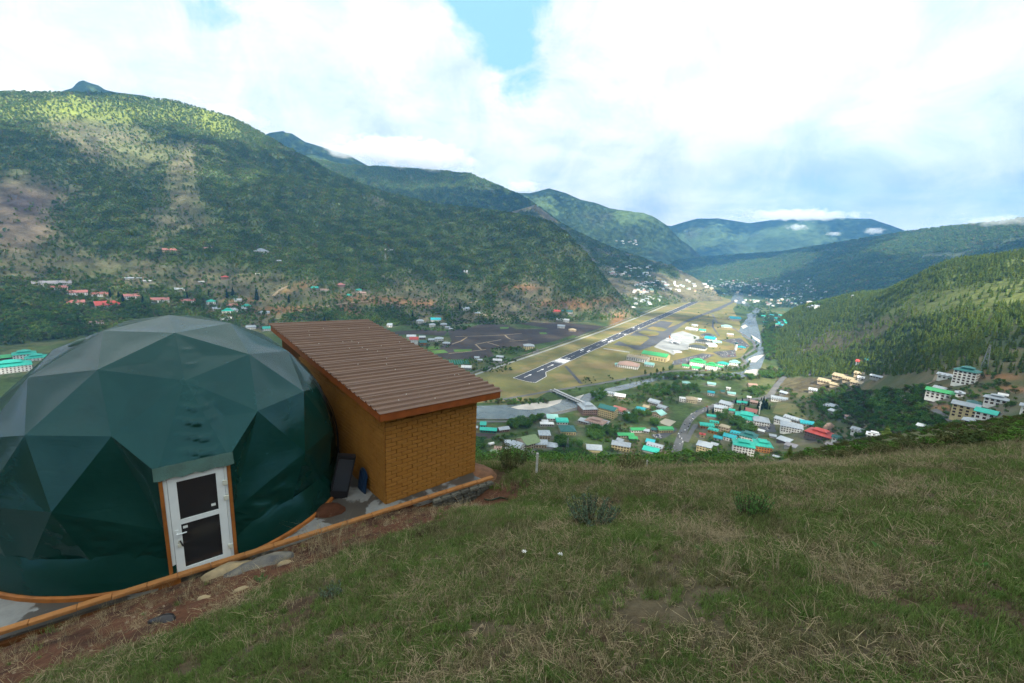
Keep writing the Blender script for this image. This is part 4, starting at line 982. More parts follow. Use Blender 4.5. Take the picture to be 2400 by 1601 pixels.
ROADQ['side'] = strip('road', gl(6, [(1655, 1180), (1690, 1110), (1730, 1050)]), 7, m_road, .5, 'ramp beside the main road', step=8)
for pts, wd, m, lab in (([(1864, 840), (1872, 829), (1884, 820)], 9, m_road, 'middle bend of the hill road on the right bank'), ([(1868, 777), (1876, 790), (1879, 800)], 9, m_road, 'upper bend of the hill road on the right bank'), ([(1898, 882), (1904, 866), (1911, 856)], 8, m_road, 'lower bend of the hill road on the right bank'),
                        (gl(4, [(1350, 578), (1480, 650), (1600, 740), (1700, 812), (1750, 838)]), 5, m_road, 'grey lane below the cream block on the right'), (gl(4, [(1000, 410), (1050, 462), (1150, 506)]), 5, m_track, 'short tan track in the right hand scrub'), (gl(4, [(1170, 328), (1300, 300), (1405, 262), (1380, 205), (1425, 180)]), 6, m_track, 'tan zigzag track below the white hotel'),
                        (gl('L', [(1880, 395), (1930, 350), (2000, 322)]), 9, m_track, 'pale dirt track on the left mountain'), (gl('M', [(0, 435), (150, 415), (330, 385), (480, 375)]), 8, m_track, 'long tan track above the houses on the left'), (gl('M', [(480, 350), (640, 382), (740, 425)]), 8, m_track, 'orange tan track in the cleared ground'), (gl('M', [(1150, 388), (1250, 370), (1340, 330)]), 6, m_track, 'thin track across the bare slope'), (gl('M', [(1290, 455), (1500, 505), (1750, 522), (2000, 520)]), 6, m_track, 'track along the edge of the dark field')):
    strip('track', pts, wd, m, .7, lab, 'track', step=12)
for i, pts in enumerate(([(1050, 500), (1400, 490), (1700, 480), (1920, 455)], [(1000, 600), (1150, 560), (1200, 508)], [(1320, 600), (1450, 570), (1650, 540)], [(1310, 598), (1390, 672)], [(1450, 570), (1620, 622)], [(1700, 480), (1760, 540), (1820, 540)], [(1760, 560), (2000, 545)], [(960, 722), (1280, 690), (1450, 670)])):
    strip('field_path', gl(7, pts), 4.5, m_track, .40, 'tan footpath between the dark fields, ' + ('longest, at the far side', 'bent, by the grey houses', 'slanting, in the middle', 'short, by the yellow crop', 'short, slanting right', 'zigzag, below the far path', 'at the right end', 'nearest, beside the crops')[i], 'path', floor=True, step=30)
strip('track', gl(6, [(60, 700), (300, 618), (700, 484), (1040, 364), (1300, 264), (1500, 180), (1700, 118)]), 7, m_apron, .30, 'pale service track inside the airfield wall', 'track', floor=True, step=40)
strip('track', gl(6, [(1050, 492), (1240, 520)]), 9, m_apron, .33, 'pale track from the runway to the hangars', 'track', floor=True); strip('track', gl(6, [(770, 622), (830, 690), (885, 752)]), 7, m_tax, .33, 'dark drain line across the grass below the runway', 'drain', floor=True)
strip('track', gl(9, [(540, 640), (530, 740), (620, 870)]), 7, m_tax, .33, 'lane leading to the terminal from the far side', 'lane', floor=True)
# perimeter wall
def wall_along(name, pxs, h, th, m, label, floor=True, step=30):
    P = [Vector(on_floor(*p)) for p in pxs]; mb = MB()
    for i in range(len(P) - 1):
        d = P[i + 1] - P[i]; mid = (P[i] + P[i + 1]) / 2; mb.box((mid.x, mid.y, FLOOR + h / 2), (d.length + th, th, h), 0, math.atan2(d.y, d.x))
    return tag(mb.put(name, m), label, 'wall')
m_wallc = mat('weathered wall concrete', (.23, .225, .20), .85, .2, .35, .1)
wall_along('airfield_wall', gl(6, [(60, 684), (300, 602), (700, 468), (1040, 348), (1300, 248), (1500, 167), (1700, 108)]), 3.0, .8, m_wallc, 'long grey boundary wall on the left of the airfield')
wall_along('river_wall', gl(6, [(865, 928), (760, 952), (620, 982), (400, 1016), (100, 1014)]), 1.6, .8, m_wallc, 'low pale wall between road and river')
# runway with its paint
rA, rB, rC, rD = [Vector(on_floor(*g(6, *p))) for p in ((380, 710), (1790, 110), (628, 668), (1830, 112))]
ru = ((rB - rA) + (rD - rC)).normalized(); ru.z = 0; rv = Vector((ru.y, -ru.x, 0))
RW = (rC - rA).dot(rv)
def ruv(X, Y): p = Vector(on_floor(*g(6, X, Y))) - rA; return p.dot(ru), p.dot(rv)
RLEN = (rB - rA).dot(ru); uc = ruv(628, 668)[0]; u1, v1 = ruv(550, 746); u2, v2 = ruv(630, 700); u3, v3 = ruv(500, 740)
def rw(pts, name, m, dz, par=None, label=None):
    V = [(rA + ru * a + rv * b) for a, b in pts]
    me = mesh_of(name, [(v.x, v.y, FLOOR + dz) for v in V], [tuple(range(len(V)))], m)
    if me.polygons[0].normal.z < 0: me.flip_normals()
    return put(name, me, par)
runway = rw([(0, 0), (RLEN, 0), (RLEN, RW), (uc, RW), (u2, v2), (u1, v1), (u3, v3)], 'runway', m_asph, .42); tag(runway, 'long dark asphalt runway with white markings', 'runway', kind='structure')
def line(pts, w_, name='edge_line'):
    for (a, b), (c, d) in zip(pts[:-1], pts[1:]):
        L = math.hypot(c - a, d - b); nx, ny = -(d - b) / L * w_ / 2, (c - a) / L * w_ / 2
        rw([(a + nx, b + ny), (c + nx, d + ny), (c - nx, d - ny), (a - nx, b - ny)], name, m_paintw, .55, runway)
line([(RLEN, 1.2), (1, 1.2)], .9); line([(1, 1.2), (u3 + 1, v3 - 1), (u1 + 1, v1 - 1), (u2 + .5, v2 - 1), (uc, RW - 1.2), (RLEN, RW - 1.2)], .9)
ut = ruv(725, 598)[0]
line([(ut, 2), (ut, RW - 2)], 2.2, 'threshold_line')
for k in range(12):
    v_ = 3.0 + (RW - 6.0) * (k + .5) / 12
    if abs(v_ - RW / 2) > .8: rw([(ut + 6, v_ - .85), (ut + 40, v_ - .85), (ut + 40, v_ + .85), (ut + 6, v_ + .85)], 'threshold_bar', m_paintw, .55, runway)
for X, Y in ((493, 695), (590, 655), (665, 622)):
    u_, v_ = ruv(X, Y); v_ = RW / 2
    rw([(u_ - 16, v_ - .6), (u_ + 8, v_ - .6), (u_ + 8, v_ + .6), (u_ - 16, v_ + .6)], 'arrow_shaft', m_paintw, .55, runway); rw([(u_ + 7, v_ - 3), (u_ + 17, v_), (u_ + 7, v_ + 3)], 'arrow_head', m_paintw, .56, runway)
for X, Y, L in ((1075, 435, 46), (915, 508, 22), (1190, 387, 22), (1295, 343, 22)):
    u_, _v = ruv(X, Y)
    for s_ in (-1, 1): v_ = RW / 2 + s_ * RW * .27; rw([(u_ - L / 2, v_ - 1.6), (u_ + L / 2, v_ - 1.6), (u_ + L / 2, v_ + 1.6), (u_ - L / 2, v_ + 1.6)], 'aiming_block', m_paintw, .55, runway)
u_ = ut + 75
while u_ < RLEN - 60: rw([(u_, RW / 2 - .3), (u_ + 24, RW / 2 - .3), (u_ + 24, RW / 2 + .3), (u_, RW / 2 + .3)], 'centre_dash', m_paintw, .55, runway); u_ += 60
# runway number 33 painted beyond the bars
def glyph3(u0, v0):
    h, w_, t = 9.0, 4.6, 1.1
    for a in (0, (h - t) / 2, h - t): rw([(u0 + a, v0), (u0 + a + t, v0), (u0 + a + t, v0 + w_), (u0 + a, v0 + w_)], 'runway_number', m_paintw, .55, runway)
    rw([(u0, v0 + w_ - t), (u0 + h, v0 + w_ - t), (u0 + h, v0 + w_), (u0, v0 + w_)], 'runway_number', m_paintw, .56, runway)
glyph3(ut + 50, RW / 2 - 6.2); glyph3(ut + 50, RW / 2 + 1.4)
# bridge
b0, b1 = Vector(on_floor(*g(6, 690, 815))), Vector(on_floor(*g(6, 905, 912))); bd = b1 - b0; bl_ = bd.length; ba = math.atan2(bd.y, bd.x)
br = empty('bridge', (b0.x, b0.y, FLOOR), ba); tag(br, 'flat concrete bridge with white parapets over the river', 'bridge')
m_bc = mat('bridge concrete', (.34, .34, .32), .8, .25, .25, .2); m_bw = mat('bridge parapet paint', (.62, .63, .62), .7, .3, .15, .3)
MB().box((bl_ / 2, 0, 3.3), (bl_ + 16, 10.5, .9)).put('deck', m_bc, br); MB().box((bl_ / 2, 0, 3.79), (bl_ + 16, 6.6, .06)).put('roadway', m_road, br)
for s_ in (-1, 1):
    MB().box((bl_ / 2, s_ * 4.9, 4.35), (bl_ + 16, .5, 1.2)).put('parapet', m_bw, br); MB().box((bl_ / 2, s_ * 4.0, 3.86), (bl_ + 16, 1.3, .2)).put('walkway', m_bw, br)
for k in range(3): MB().box((bl_ * (.12 + .38 * k), 0, 1.3), (2.4, 8.0, 3.4)).put('pier', m_bc, br)
for s_ in (0, 1): MB().box((-6 if s_ == 0 else bl_ + 6, 0, 1.3), (9, 12, 3.0)).put('abutment', m_bc, br)

# ---------------------------------------------------------------- buildings
ROOF = {'T': (.016, .350, .265), 'D': (.012, .105, .095), 'G': (.035, .300, .095), 'g': (.150, .215, .090), 'S': (.300, .340, .370), 'R': (.400, .050, .034), 'P': (.340, .220, .170), 'B': (.300, .245, .150), 'K': (.060, .075, .078), 'U': (.012, .290, .330), 'M': (.200, .190, .200), 'r': (.330, .120, .095), 'W': (.560, .570, .560), 'L': (.230, .450, .400)}
WALL = {'w': (.740, .740, .700), 'y': (.560, .470, .250), 'o': (.430, .180, .045), 'p': (.300, .200, .170), 'b': (.440, .360, .250), 'k': (.090, .080, .078), 't': (.020, .170, .140), 'e': (.330, .330, .310), 'c': (.540, .480, .330)}
RN = {'T': 'bright turquoise', 'D': 'dark teal', 'G': 'green', 'g': 'olive green', 'S': 'grey metal', 'R': 'red', 'P': 'pinkish tan', 'B': 'beige', 'K': 'dark', 'U': 'blue turquoise', 'M': 'mauve grey', 'r': 'dull red', 'W': 'white', 'L': 'pale turquoise'}
def rm(k): return mat('roof sheet ' + RN[k], ROOF[k], .5, .35, .22, .35, rand=.10)
def wm(k): return mat('house wall ' + k, WALL[k], .8, .25, .22, .25)
m_win = mat('window dark', (.018, .018, .020), .25, .5); m_wfr = mat('window frame timber', (.20, .11, .055), .7, .3); m_shade = mat('balcony dark', (.030, .026, .024), .8, .2)
def win_mesh():
    mb = MB(); mb.box((0, 0, 0), (1.0, .10, 1.0), 0); mb.box((0, -.07, 0), (.86, .06, .84), 1); mb.box((0, -.11, 0), (.07, .03, .84), 0); mb.box((0, -.07, -.54), (1.12, .16, .09), 0)
    return mb.mesh('window', [m_wfr, m_win])
WIN = win_mesh()
def roof_mesh(W, Dp, style, H0, m, ov=1.2, pitch=.44):
    mb = MB(); x, y = W / 2 + ov, Dp / 2 + ov; t = .28
    if style == 'shed': pitch = .16
    if style in ('gable', 'shed'):
        hr = y * pitch if style == 'gable' else 2 * y * pitch
        ry = 0 if style == 'gable' else y
        for z in (0,):
            V = [(-x, -y, H0), (x, -y, H0), (x, ry, H0 + hr), (-x, ry, H0 + hr)]
            V += [(a, b, c + t) for a, b, c in V]
            mb.add(V, [(0, 3, 2, 1), (4, 5, 6, 7), (0, 1, 5, 4), (1, 2, 6, 5), (2, 3, 7, 6), (3, 0, 4, 7)])
        if style == 'gable':
            V = [(-x, 0, H0 + hr), (x, 0, H0 + hr), (x, y, H0), (-x, y, H0)]; V += [(a, b, c + t) for a, b, c in V]
            mb.add(V, [(0, 3, 2, 1), (4, 5, 6, 7), (0, 1, 5, 4), (1, 2, 6, 5), (2, 3, 7, 6), (3, 0, 4, 7)])
        return mb
    if style == 'arch':
        k = 8; V = []
        for i in range(k + 1):
            a = math.pi * i / k; V += [(-x, -y * math.cos(a), H0 + y * .42 * math.sin(a)), (x, -y * math.cos(a), H0 + y * .42 * math.sin(a))]
        F = [(2 * i, 2 * i + 1, 2 * i + 3, 2 * i + 2) for i in range(k)] + [tuple(range(0, 2 * k + 2, 2)), tuple(range(2 * k + 1, 0, -2))]
        mb.add(V, F); return mb
    if style == 'flat':
        mb.box((0, 0, H0 + .2), (W + .6, Dp + .6, .4)); return mb
    def hip(x, y, z0, pitch, trunc=None):
        rx = max(x - y, .15 * x); hr = y * pitch
        V = [(-x, -y, z0), (x, -y, z0), (x, y, z0), (-x, y, z0), (-x, -y, z0 + t), (x, -y, z0 + t), (x, y, z0 + t), (-x, y, z0 + t), (-rx, 0, z0 + t + hr), (rx, 0, z0 + t + hr)]
        mb.add(V, [(0, 3, 2, 1), (0, 1, 5, 4), (1, 2, 6, 5), (2, 3, 7, 6), (3, 0, 4, 7), (4, 5, 9, 8), (5, 6, 9), (6, 7, 8, 9), (7, 4, 8)])
        return hr
    hr = hip(x, y, H0, pitch * .85)
    if style == 'jam':
        mb.box((0, 0, H0 + hr * .55 + .5), (W * .40, Dp * .36, 1.5)); hip(W * .30, Dp * .30, H0 + hr * .55 + 1.35, pitch * .8)
    return mb
HN = 0
HPOS = []
def house(k, X, Y, w, dr, st, yaw, roof, wall, style, label, cat='house', name='house', nwin=None, h=None, wx=None, floor=False):
    """X,Y: middle of the visible foot of the house in a crop of the photograph; w its length there"""
    global HN
    px, py = g(k, X, Y); s_ = CROP[k][2]
    q = on_floor(px, py) if floor else hit(px, py, dmin=300); d = math.hypot(q[0], q[1]); az = math.atan2(q[0], q[1])
    slant = math.hypot(d, q[2]); W = w / s_ * slant / FPX * math.cos(az) ; W = W / max(.55, abs(math.cos(R(yaw)))) * (.94 if abs(yaw) > 8 else 1)
    W = max(W * (.82 if k == 4 else .94), 3.0); Dp = max(2.6, W * dr * 1.45); ang = -az + R(yaw)
    FH = 2.9 if k == 4 else 3.4; H = (h if h else FH * st + .3)
    cy_ = Dp / 2 * .8
    c = Vector((q[0] + math.sin(az) * cy_, q[1] + math.cos(az) * cy_, q[2]))
    e = empty(name, c, ang)
    mb = MB(); mb.box((0, 0, H / 2 - 1.75), (W, Dp, H + 3.5))
    if style == 'gable':
        for sx in (-1, 1): mb.add([(sx * W / 2, -Dp / 2, H), (sx * W / 2, Dp / 2, H), (sx * W / 2, 0, H + Dp / 2 * .44)], [(0, 1, 2)])
    mb.put('wall', wm(wall), e)
    rf = roof_mesh(W, Dp, style, H - .02, rm(roof)).put('roof', rm(roof), e)
    # windows on the sides that face the camera
    to = Vector((-c.x, -c.y, 0)).normalized()
    if st >= 1 and (nwin is None or nwin > 0):
        for fx, L, off in (((0, -1), W, Dp / 2), ((1, 0), Dp, W / 2), ((-1, 0), Dp, W / 2), ((0, 1), W, Dp / 2)):
            nv = Vector((fx[0] * math.cos(ang) - fx[1] * math.sin(ang), fx[0] * math.sin(ang) + fx[1] * math.cos(ang), 0))
            if nv.dot(to) < .16: continue
            sp = 3.4 if d < 1000 else 4.6
            kx = max(1, min(14, int(L / sp))) if nwin is None else (nwin if off == Dp / 2 else max(1, int(nwin * L / W)))
            rz = math.atan2(nv.y, nv.x) - ang + math.pi / 2
            for f_ in range(int(math.ceil(st))):
                for i in range(kx):
                    t = (i + .5) / kx * L - L / 2; ww = min(2.1, L / kx * .62)
                    loc = (fx[0] * off - fx[1] * t, fx[1] * off + fx[0] * t, 1.8 + FH * f_)
                    put('window', WIN, e, loc, (0, 0, rz), (ww, 1, 1.7))
    HN += 1; HPOS.append((c.x, c.y, W * .55 + 2.5))
    return tag(e, label, cat)
def HS(k, rows, **kw):
    for r_ in rows: house(k, *r_, **kw)
HS(1, [
 (430, 660, 300, .30, 1, -6, 'T', 't', 'gable', 'long low turquoise shed left of the riverside trees'),
 (330, 560, 95, .8, 1, 0, 'T', 'e', 'shed', 'tiny turquoise hut behind the long low turquoise shed'),
 (700, 645, 190, .45, 1, 24, 'S', 'p', 'gable', 'low grey roofed house at the right end of the long turquoise shed'),
 (185, 612, 80, .7, 1, 0, 'S', 'p', 'gable', 'small grey roofed hut close to the shed edge by the river'),
 (1600, 435, 200, .5, 1, 8, 'L', 'w', 'shed', 'pale turquoise flat roofed house behind the arched turquoise roof'),
 (1770, 505, 220, .62, 1, 10, 'T', 'w', 'arch', 'house with a bright turquoise arched roof near the river road'),
 (1465, 500, 125, .6, 1, 4, 'W', 'w', 'flat', 'white box of a house left of the arched turquoise roof'),
 (1500, 545, 260, .3, 1, 8, 'W', 'e', 'flat', 'long pale low building in front of the arched turquoise roof'),
 (1870, 690, 290, .75, 1.4, 12, 'D', 'y', 'hip', 'yellow house with a dark teal hip roof behind the lattice pylon'),
 (1450, 770, 200, .8, 1.6, 8, 'S', 'b', 'hip', 'tan house with a grey hip roof left of the lattice pylon'),
 (1150, 945, 270, .75, 2, 38, 'g', 'b', 'gable', 'big beige barn with an olive green roof'),
 (960, 1015, 190, .75, 2, -34, 'S', 'w', 'gable', 'white two storey house with a grey roof left of the olive green barn'),
 (605, 1015, 120, .8, 1, -10, 'P', 'b', 'gable', 'small house with a pinkish roof near the shed'),
 (560, 1095, 130, .6, 1, -40, 'g', 'e', 'gable', 'small pale green roofed shed below the pinkish roof'),
 (1390, 935, 210, .7, 1.4, 6, 'S', 'b', 'gable', 'grey roofed house right of the olive green barn'),
 (1600, 955, 185, .7, .8, -6, 'S', 'e', 'hip', 'low grey hip roof under the trees by the pylon'),
 (780, 885, 105, .6, .8, 10, 'S', 'e', 'shed', 'small grey lean-to left of the white two storey house'),
 (770, 1010, 60, .9, 1, 0, 'W', 'w', 'hip', 'tiny white shrine like house below the white two storey house')])
HS(2, [
 (120, 645, 285, .8, 3, 22, 'S', 'p', 'jam', 'pinkish three storey block with a grey roof at the bridge end'),
 (500, 695, 320, .42, 4, -24, 'D', 'y', 'gable', 'yellow four storey apartment block with a dark teal roof'),
 (730, 615, 235, .55, 1.2, -26, 'r', 'w', 'gable', 'house with a faded red roof behind the yellow apartment block'),
 (285, 845, 360, .45, 1.4, -22, 'P', 'w', 'jam', 'wide white house with a pinkish tan roof below the yellow apartment block'),
 (70, 810, 190, .4, 1, -22, 'S', 'e', 'shed', 'grey roofed annex left of the pinkish tan roof'),
 (460, 830, 110, .5, 1, -22, 'S', 'w', 'shed', 'grey roofed annex right of the pinkish tan roof'),
 (730, 340, 190, .55, 1, -6, 'W', 'b', 'gable', 'pale roofed long house on the near river bank'),
 (575, 300, 170, .4, 1.2, -8, 'S', 'w', 'gable', 'white house behind the pale roofed long house on the river bank'),
 (1100, 600, 185, .7, 1.2, -10, 'U', 'o', 'hip', 'orange walled house with a blue turquoise roof among trees'),
 (1215, 545, 110, .7, 1, -20, 'B', 'b', 'gable', 'beige roof touching the orange walled turquoise house'),
 (1370, 470, 200, .6, 1.2, -26, 'S', 'e', 'gable', 'grey roofed house above the lane to the main road'),
 (1515, 570, 150, .7, 1.2, -30, 'S', 'e', 'gable', 'second grey roofed house on the lane to the main road'),
 (1430, 690, 110, .8, 1.3, 60, 'L', 'b', 'gable', 'beige gable house with a pale teal roof beside the sports court'),
 (2040, 425, 190, .7, 1.6, 4, 'B', 'c', 'hip', 'cream villa with a grey beige roof on the green meadow'),
 (1870, 405, 110, .8, 1.6, 4, 'W', 'w', 'flat', 'white block joined to the left of the cream villa'),
 (1940, 115, 130, .7, 1.6, 6, 'L', 'c', 'hip', 'pale green roofed house far up among the river trees'),
 (1050, 965, 285, .26, 1, 23, 'G', 'w', 'gable', 'long white barrack with a green roof'),
 (820, 1065, 300, .28, 1, 19, 'G', 'c', 'gable', 'long cream barrack with a green roof'),
 (960, 1120, 150, .55, .8, 10, 'G', 't', 'gable', 'low green roof in front of the two long barracks'),
 (1540, 970, 270, .38, 1.3, 26, 'G', 'y', 'gable', 'yellow hall with a green roof beside the sports court'),
 (1350, 960, 90, .8, 1, 0, 'D', 'e', 'hip', 'small dark teal roof left of the yellow hall'), (1210, 985, 90, .8, 1, 0, 'S', 'e', 'hip', 'small grey hip roof at the end of the white barrack'),
 (740, 1300, 330, .42, 2, -3, 'S', 'y', 'hip', 'yellow two storey house with a grey roof above the bushes'),
 (240, 1325, 265, .6, .9, 8, 'S', 'y', 'gable', 'low grey roof with a yellow front above the bushes'),
 (1370, 1285, 290, .4, 1.2, -12, 'S', 'e', 'gable', 'long grey white roofed house above the turquoise roof'),
 (1290, 1350, 290, .35, .8, -9, 'T', 'e', 'shed', 'long low turquoise roof lowest above the bushes'),
 (1280, 1195, 140, .5, 1, -6, 'U', 'e', 'shed', 'blue turquoise roof behind the long grey white roof'),
 (850, 665, 100, .7, .8, 20, 'L', 'e', 'arch', 'small pale green tunnel roof right of the yellow apartment block'),
 (740, 1160, 110, .6, .8, -28, 'S', 'e', 'gable', 'small grey shed behind the yellow two storey house'),
 (2180, 400, 60, .8, 1, 0, 'W', 'w', 'gable', 'tiny white hut right of the cream villa')])
HS(3, [
 (70, 1180, 235, .7, 2.6, -6, 'S', 'y', 'hip', 'cream house with a grey hip roof right of the main road'),
 (725, 1230, 340, .62, 4, 6, 'T', 'w', 'jam', 'large white four storey hotel with a bright turquoise double roof'),
 (1060, 1165, 280, .8, 2.4, 14, 'T', 'o', 'jam', 'orange walled building with a bright turquoise double roof'),
 (830, 975, 260, .7, 1.6, -8, 'D', 'w', 'jam', 'dark teal double roof behind the white four storey hotel'),
 (515, 985, 205, .55, 1.6, -12, 'U', 'w', 'gable', 'blue turquoise roofed house left of the dark teal double roof'),
 (630, 905, 190, .5, 1.2, -4, 'U', 'e', 'hip', 'blue turquoise roof farthest behind the white hotel'),
 (310, 975, 125, .6, 1, -6, 'U', 'e', 'gable', 'small blue turquoise roof above the cream house'),
 (105, 770, 235, .45, 1.3, 14, 'T', 'o', 'gable', 'orange building with a long turquoise roof beside the main road'),
 (225, 850, 160, .6, 1.3, -10, 'T', 'o', 'hip', 'orange building with a turquoise hip roof in front of the longer one'),
 (240, 710, 130, .5, 1.2, 6, 'T', 'y', 'gable', 'turquoise roof behind the long orange building'),
 (420, 820, 175, .6, 2, -14, 'B', 'b', 'flat', 'unfinished beige concrete building beside the orange ones'),
 (40, 920, 80, .6, 1.2, 0, 'R', 'y', 'gable', 'small red roofed house by the main road'),
 (795, 640, 370, .72, 1, 0, 'T', 'w', 'jam', 'very wide bright turquoise double roof beside the school'),
 (1040, 715, 250, .75, 2, 8, 'S', 'w', 'hip', 'white school block with a grey hip roof right of the wide turquoise roof'),
 (1420, 700, 240, .38, 2, -22, 'S', 'w', 'gable', 'white school wing with a long grey roof'),
 (1620, 660, 310, .3, 1.3, -20, 'S', 'e', 'gable', 'rear school wing with the longest grey roof'),
 (1560, 840, 340, .55, 2.6, 4, 'S', 'w', 'hip', 'largest grey roofed school building with white columns'),
 (1830, 735, 215, .55, 1.3, 12, 'U', 'e', 'gable', 'blue turquoise roof at the right end of the school'),
 (2060, 960, 420, .55, 2, -16, 'R', 'k', 'jam', 'big red roofed house with a raised upper roof'),
 (880, 510, 180, .6, 1, -6, 'r', 'b', 'gable', 'faded red roof in front of the dark cypresses'),
 (668, 355, 55, 1.2, 1, 0, 'T', 'e', 'gable', 'left of two small turquoise roofs among the cypresses'), (765, 360, 90, .7, 1, -10, 'T', 'e', 'gable', 'right of two small turquoise roofs among the cypresses'),
 (450, 415, 190, .55, 2, -22, 'S', 'w', 'gable', 'white house with a grey roof above the main road bend'),
 (340, 480, 190, .5, 2, 6, 'S', 'w', 'gable', 'white house with a grey roof nearest the main road bend'),
 (1360, 300, 255, .4, 1.2, 4, 'S', 'w', 'gable', 'long pale roofed house above the playing field'),
 (1450, 1015, 195, .5, .8, -24, 'S', 'k', 'shed', 'grey tin shed left of the big red roof'),
 (1560, 1110, 170, .5, .8, -14, 'M', 'e', 'shed', 'brownish slatted roof below the grey tin shed'),
 (1340, 1320, 150, .5, .8, -10, 'S', 'e', 'gable', 'lone grey roof in the scrub below the orange walled building'),
 (290, 1235, 140, .5, .8, -16, 'S', 'e', 'gable', 'grey roof left of the white four storey hotel'),
 (250, 1110, 105, .7, 1.4, -10, 'S', 'k', 'gable', 'dark walled house with a grey roof beside the cream house'),
 (1060, 845, 95, .6, .8, -10, 'W', 'e', 'gable', 'small silver hut at the edge of the school yard'), (1250, 930, 95, .6, .8, 6, 'S', 'e', 'gable', 'small silver hut below the school yard'),
 (190, 590, 140, .45, .9, 12, 'T', 'e', 'gable', 'small turquoise roof right beside the main road'), (550, 490, 85, .7, .9, 0, 'T', 'e', 'gable', 'tiny turquoise roof left of the faded red roof'),
 (190, 200, 105, .6, 1.6, -4, 'U', 'w', 'gable', 'white house with a blue turquoise roof in the river woods'),
 (1940, 145, 115, .7, 1.2, 0, 'S', 'e', 'gable', 'small grey roofed house alone on the right scrub slope'),
 (900, 50, 140, .5, .9, 18, 'P', 'b', 'gable', 'pink roof among the trees left of the hill road'),
 (930, 350, 110, .6, 1, 0, 'P', 'b', 'gable', 'pale brown roof left of the tallest cypress'),
 (200, 30, 130, .5, .9, 0, 'L', 'w', 'gable', 'pale turquoise roof near the river bend woods'), (540, 195, 120, .5, .9, 8, 'L', 'w', 'gable', 'pale green roof in the woods above the main road'),
 (390, 155, 60, .7, .8, 10, 'D', 'e', 'gable', 'tiny teal roof in the woods above the main road'), (845, 265, 55, .8, 1, 0, 'W', 'e', 'gable', 'tiny white hut above the cypresses'), (1450, 190, 110, .6, 1, -24, 'S', 'e', 'gable', 'grey hut beside the hill road'), (490, 105, 60, .6, 1, 0, 'W', 'w', 'gable', 'tiny white hut by the river woods')])
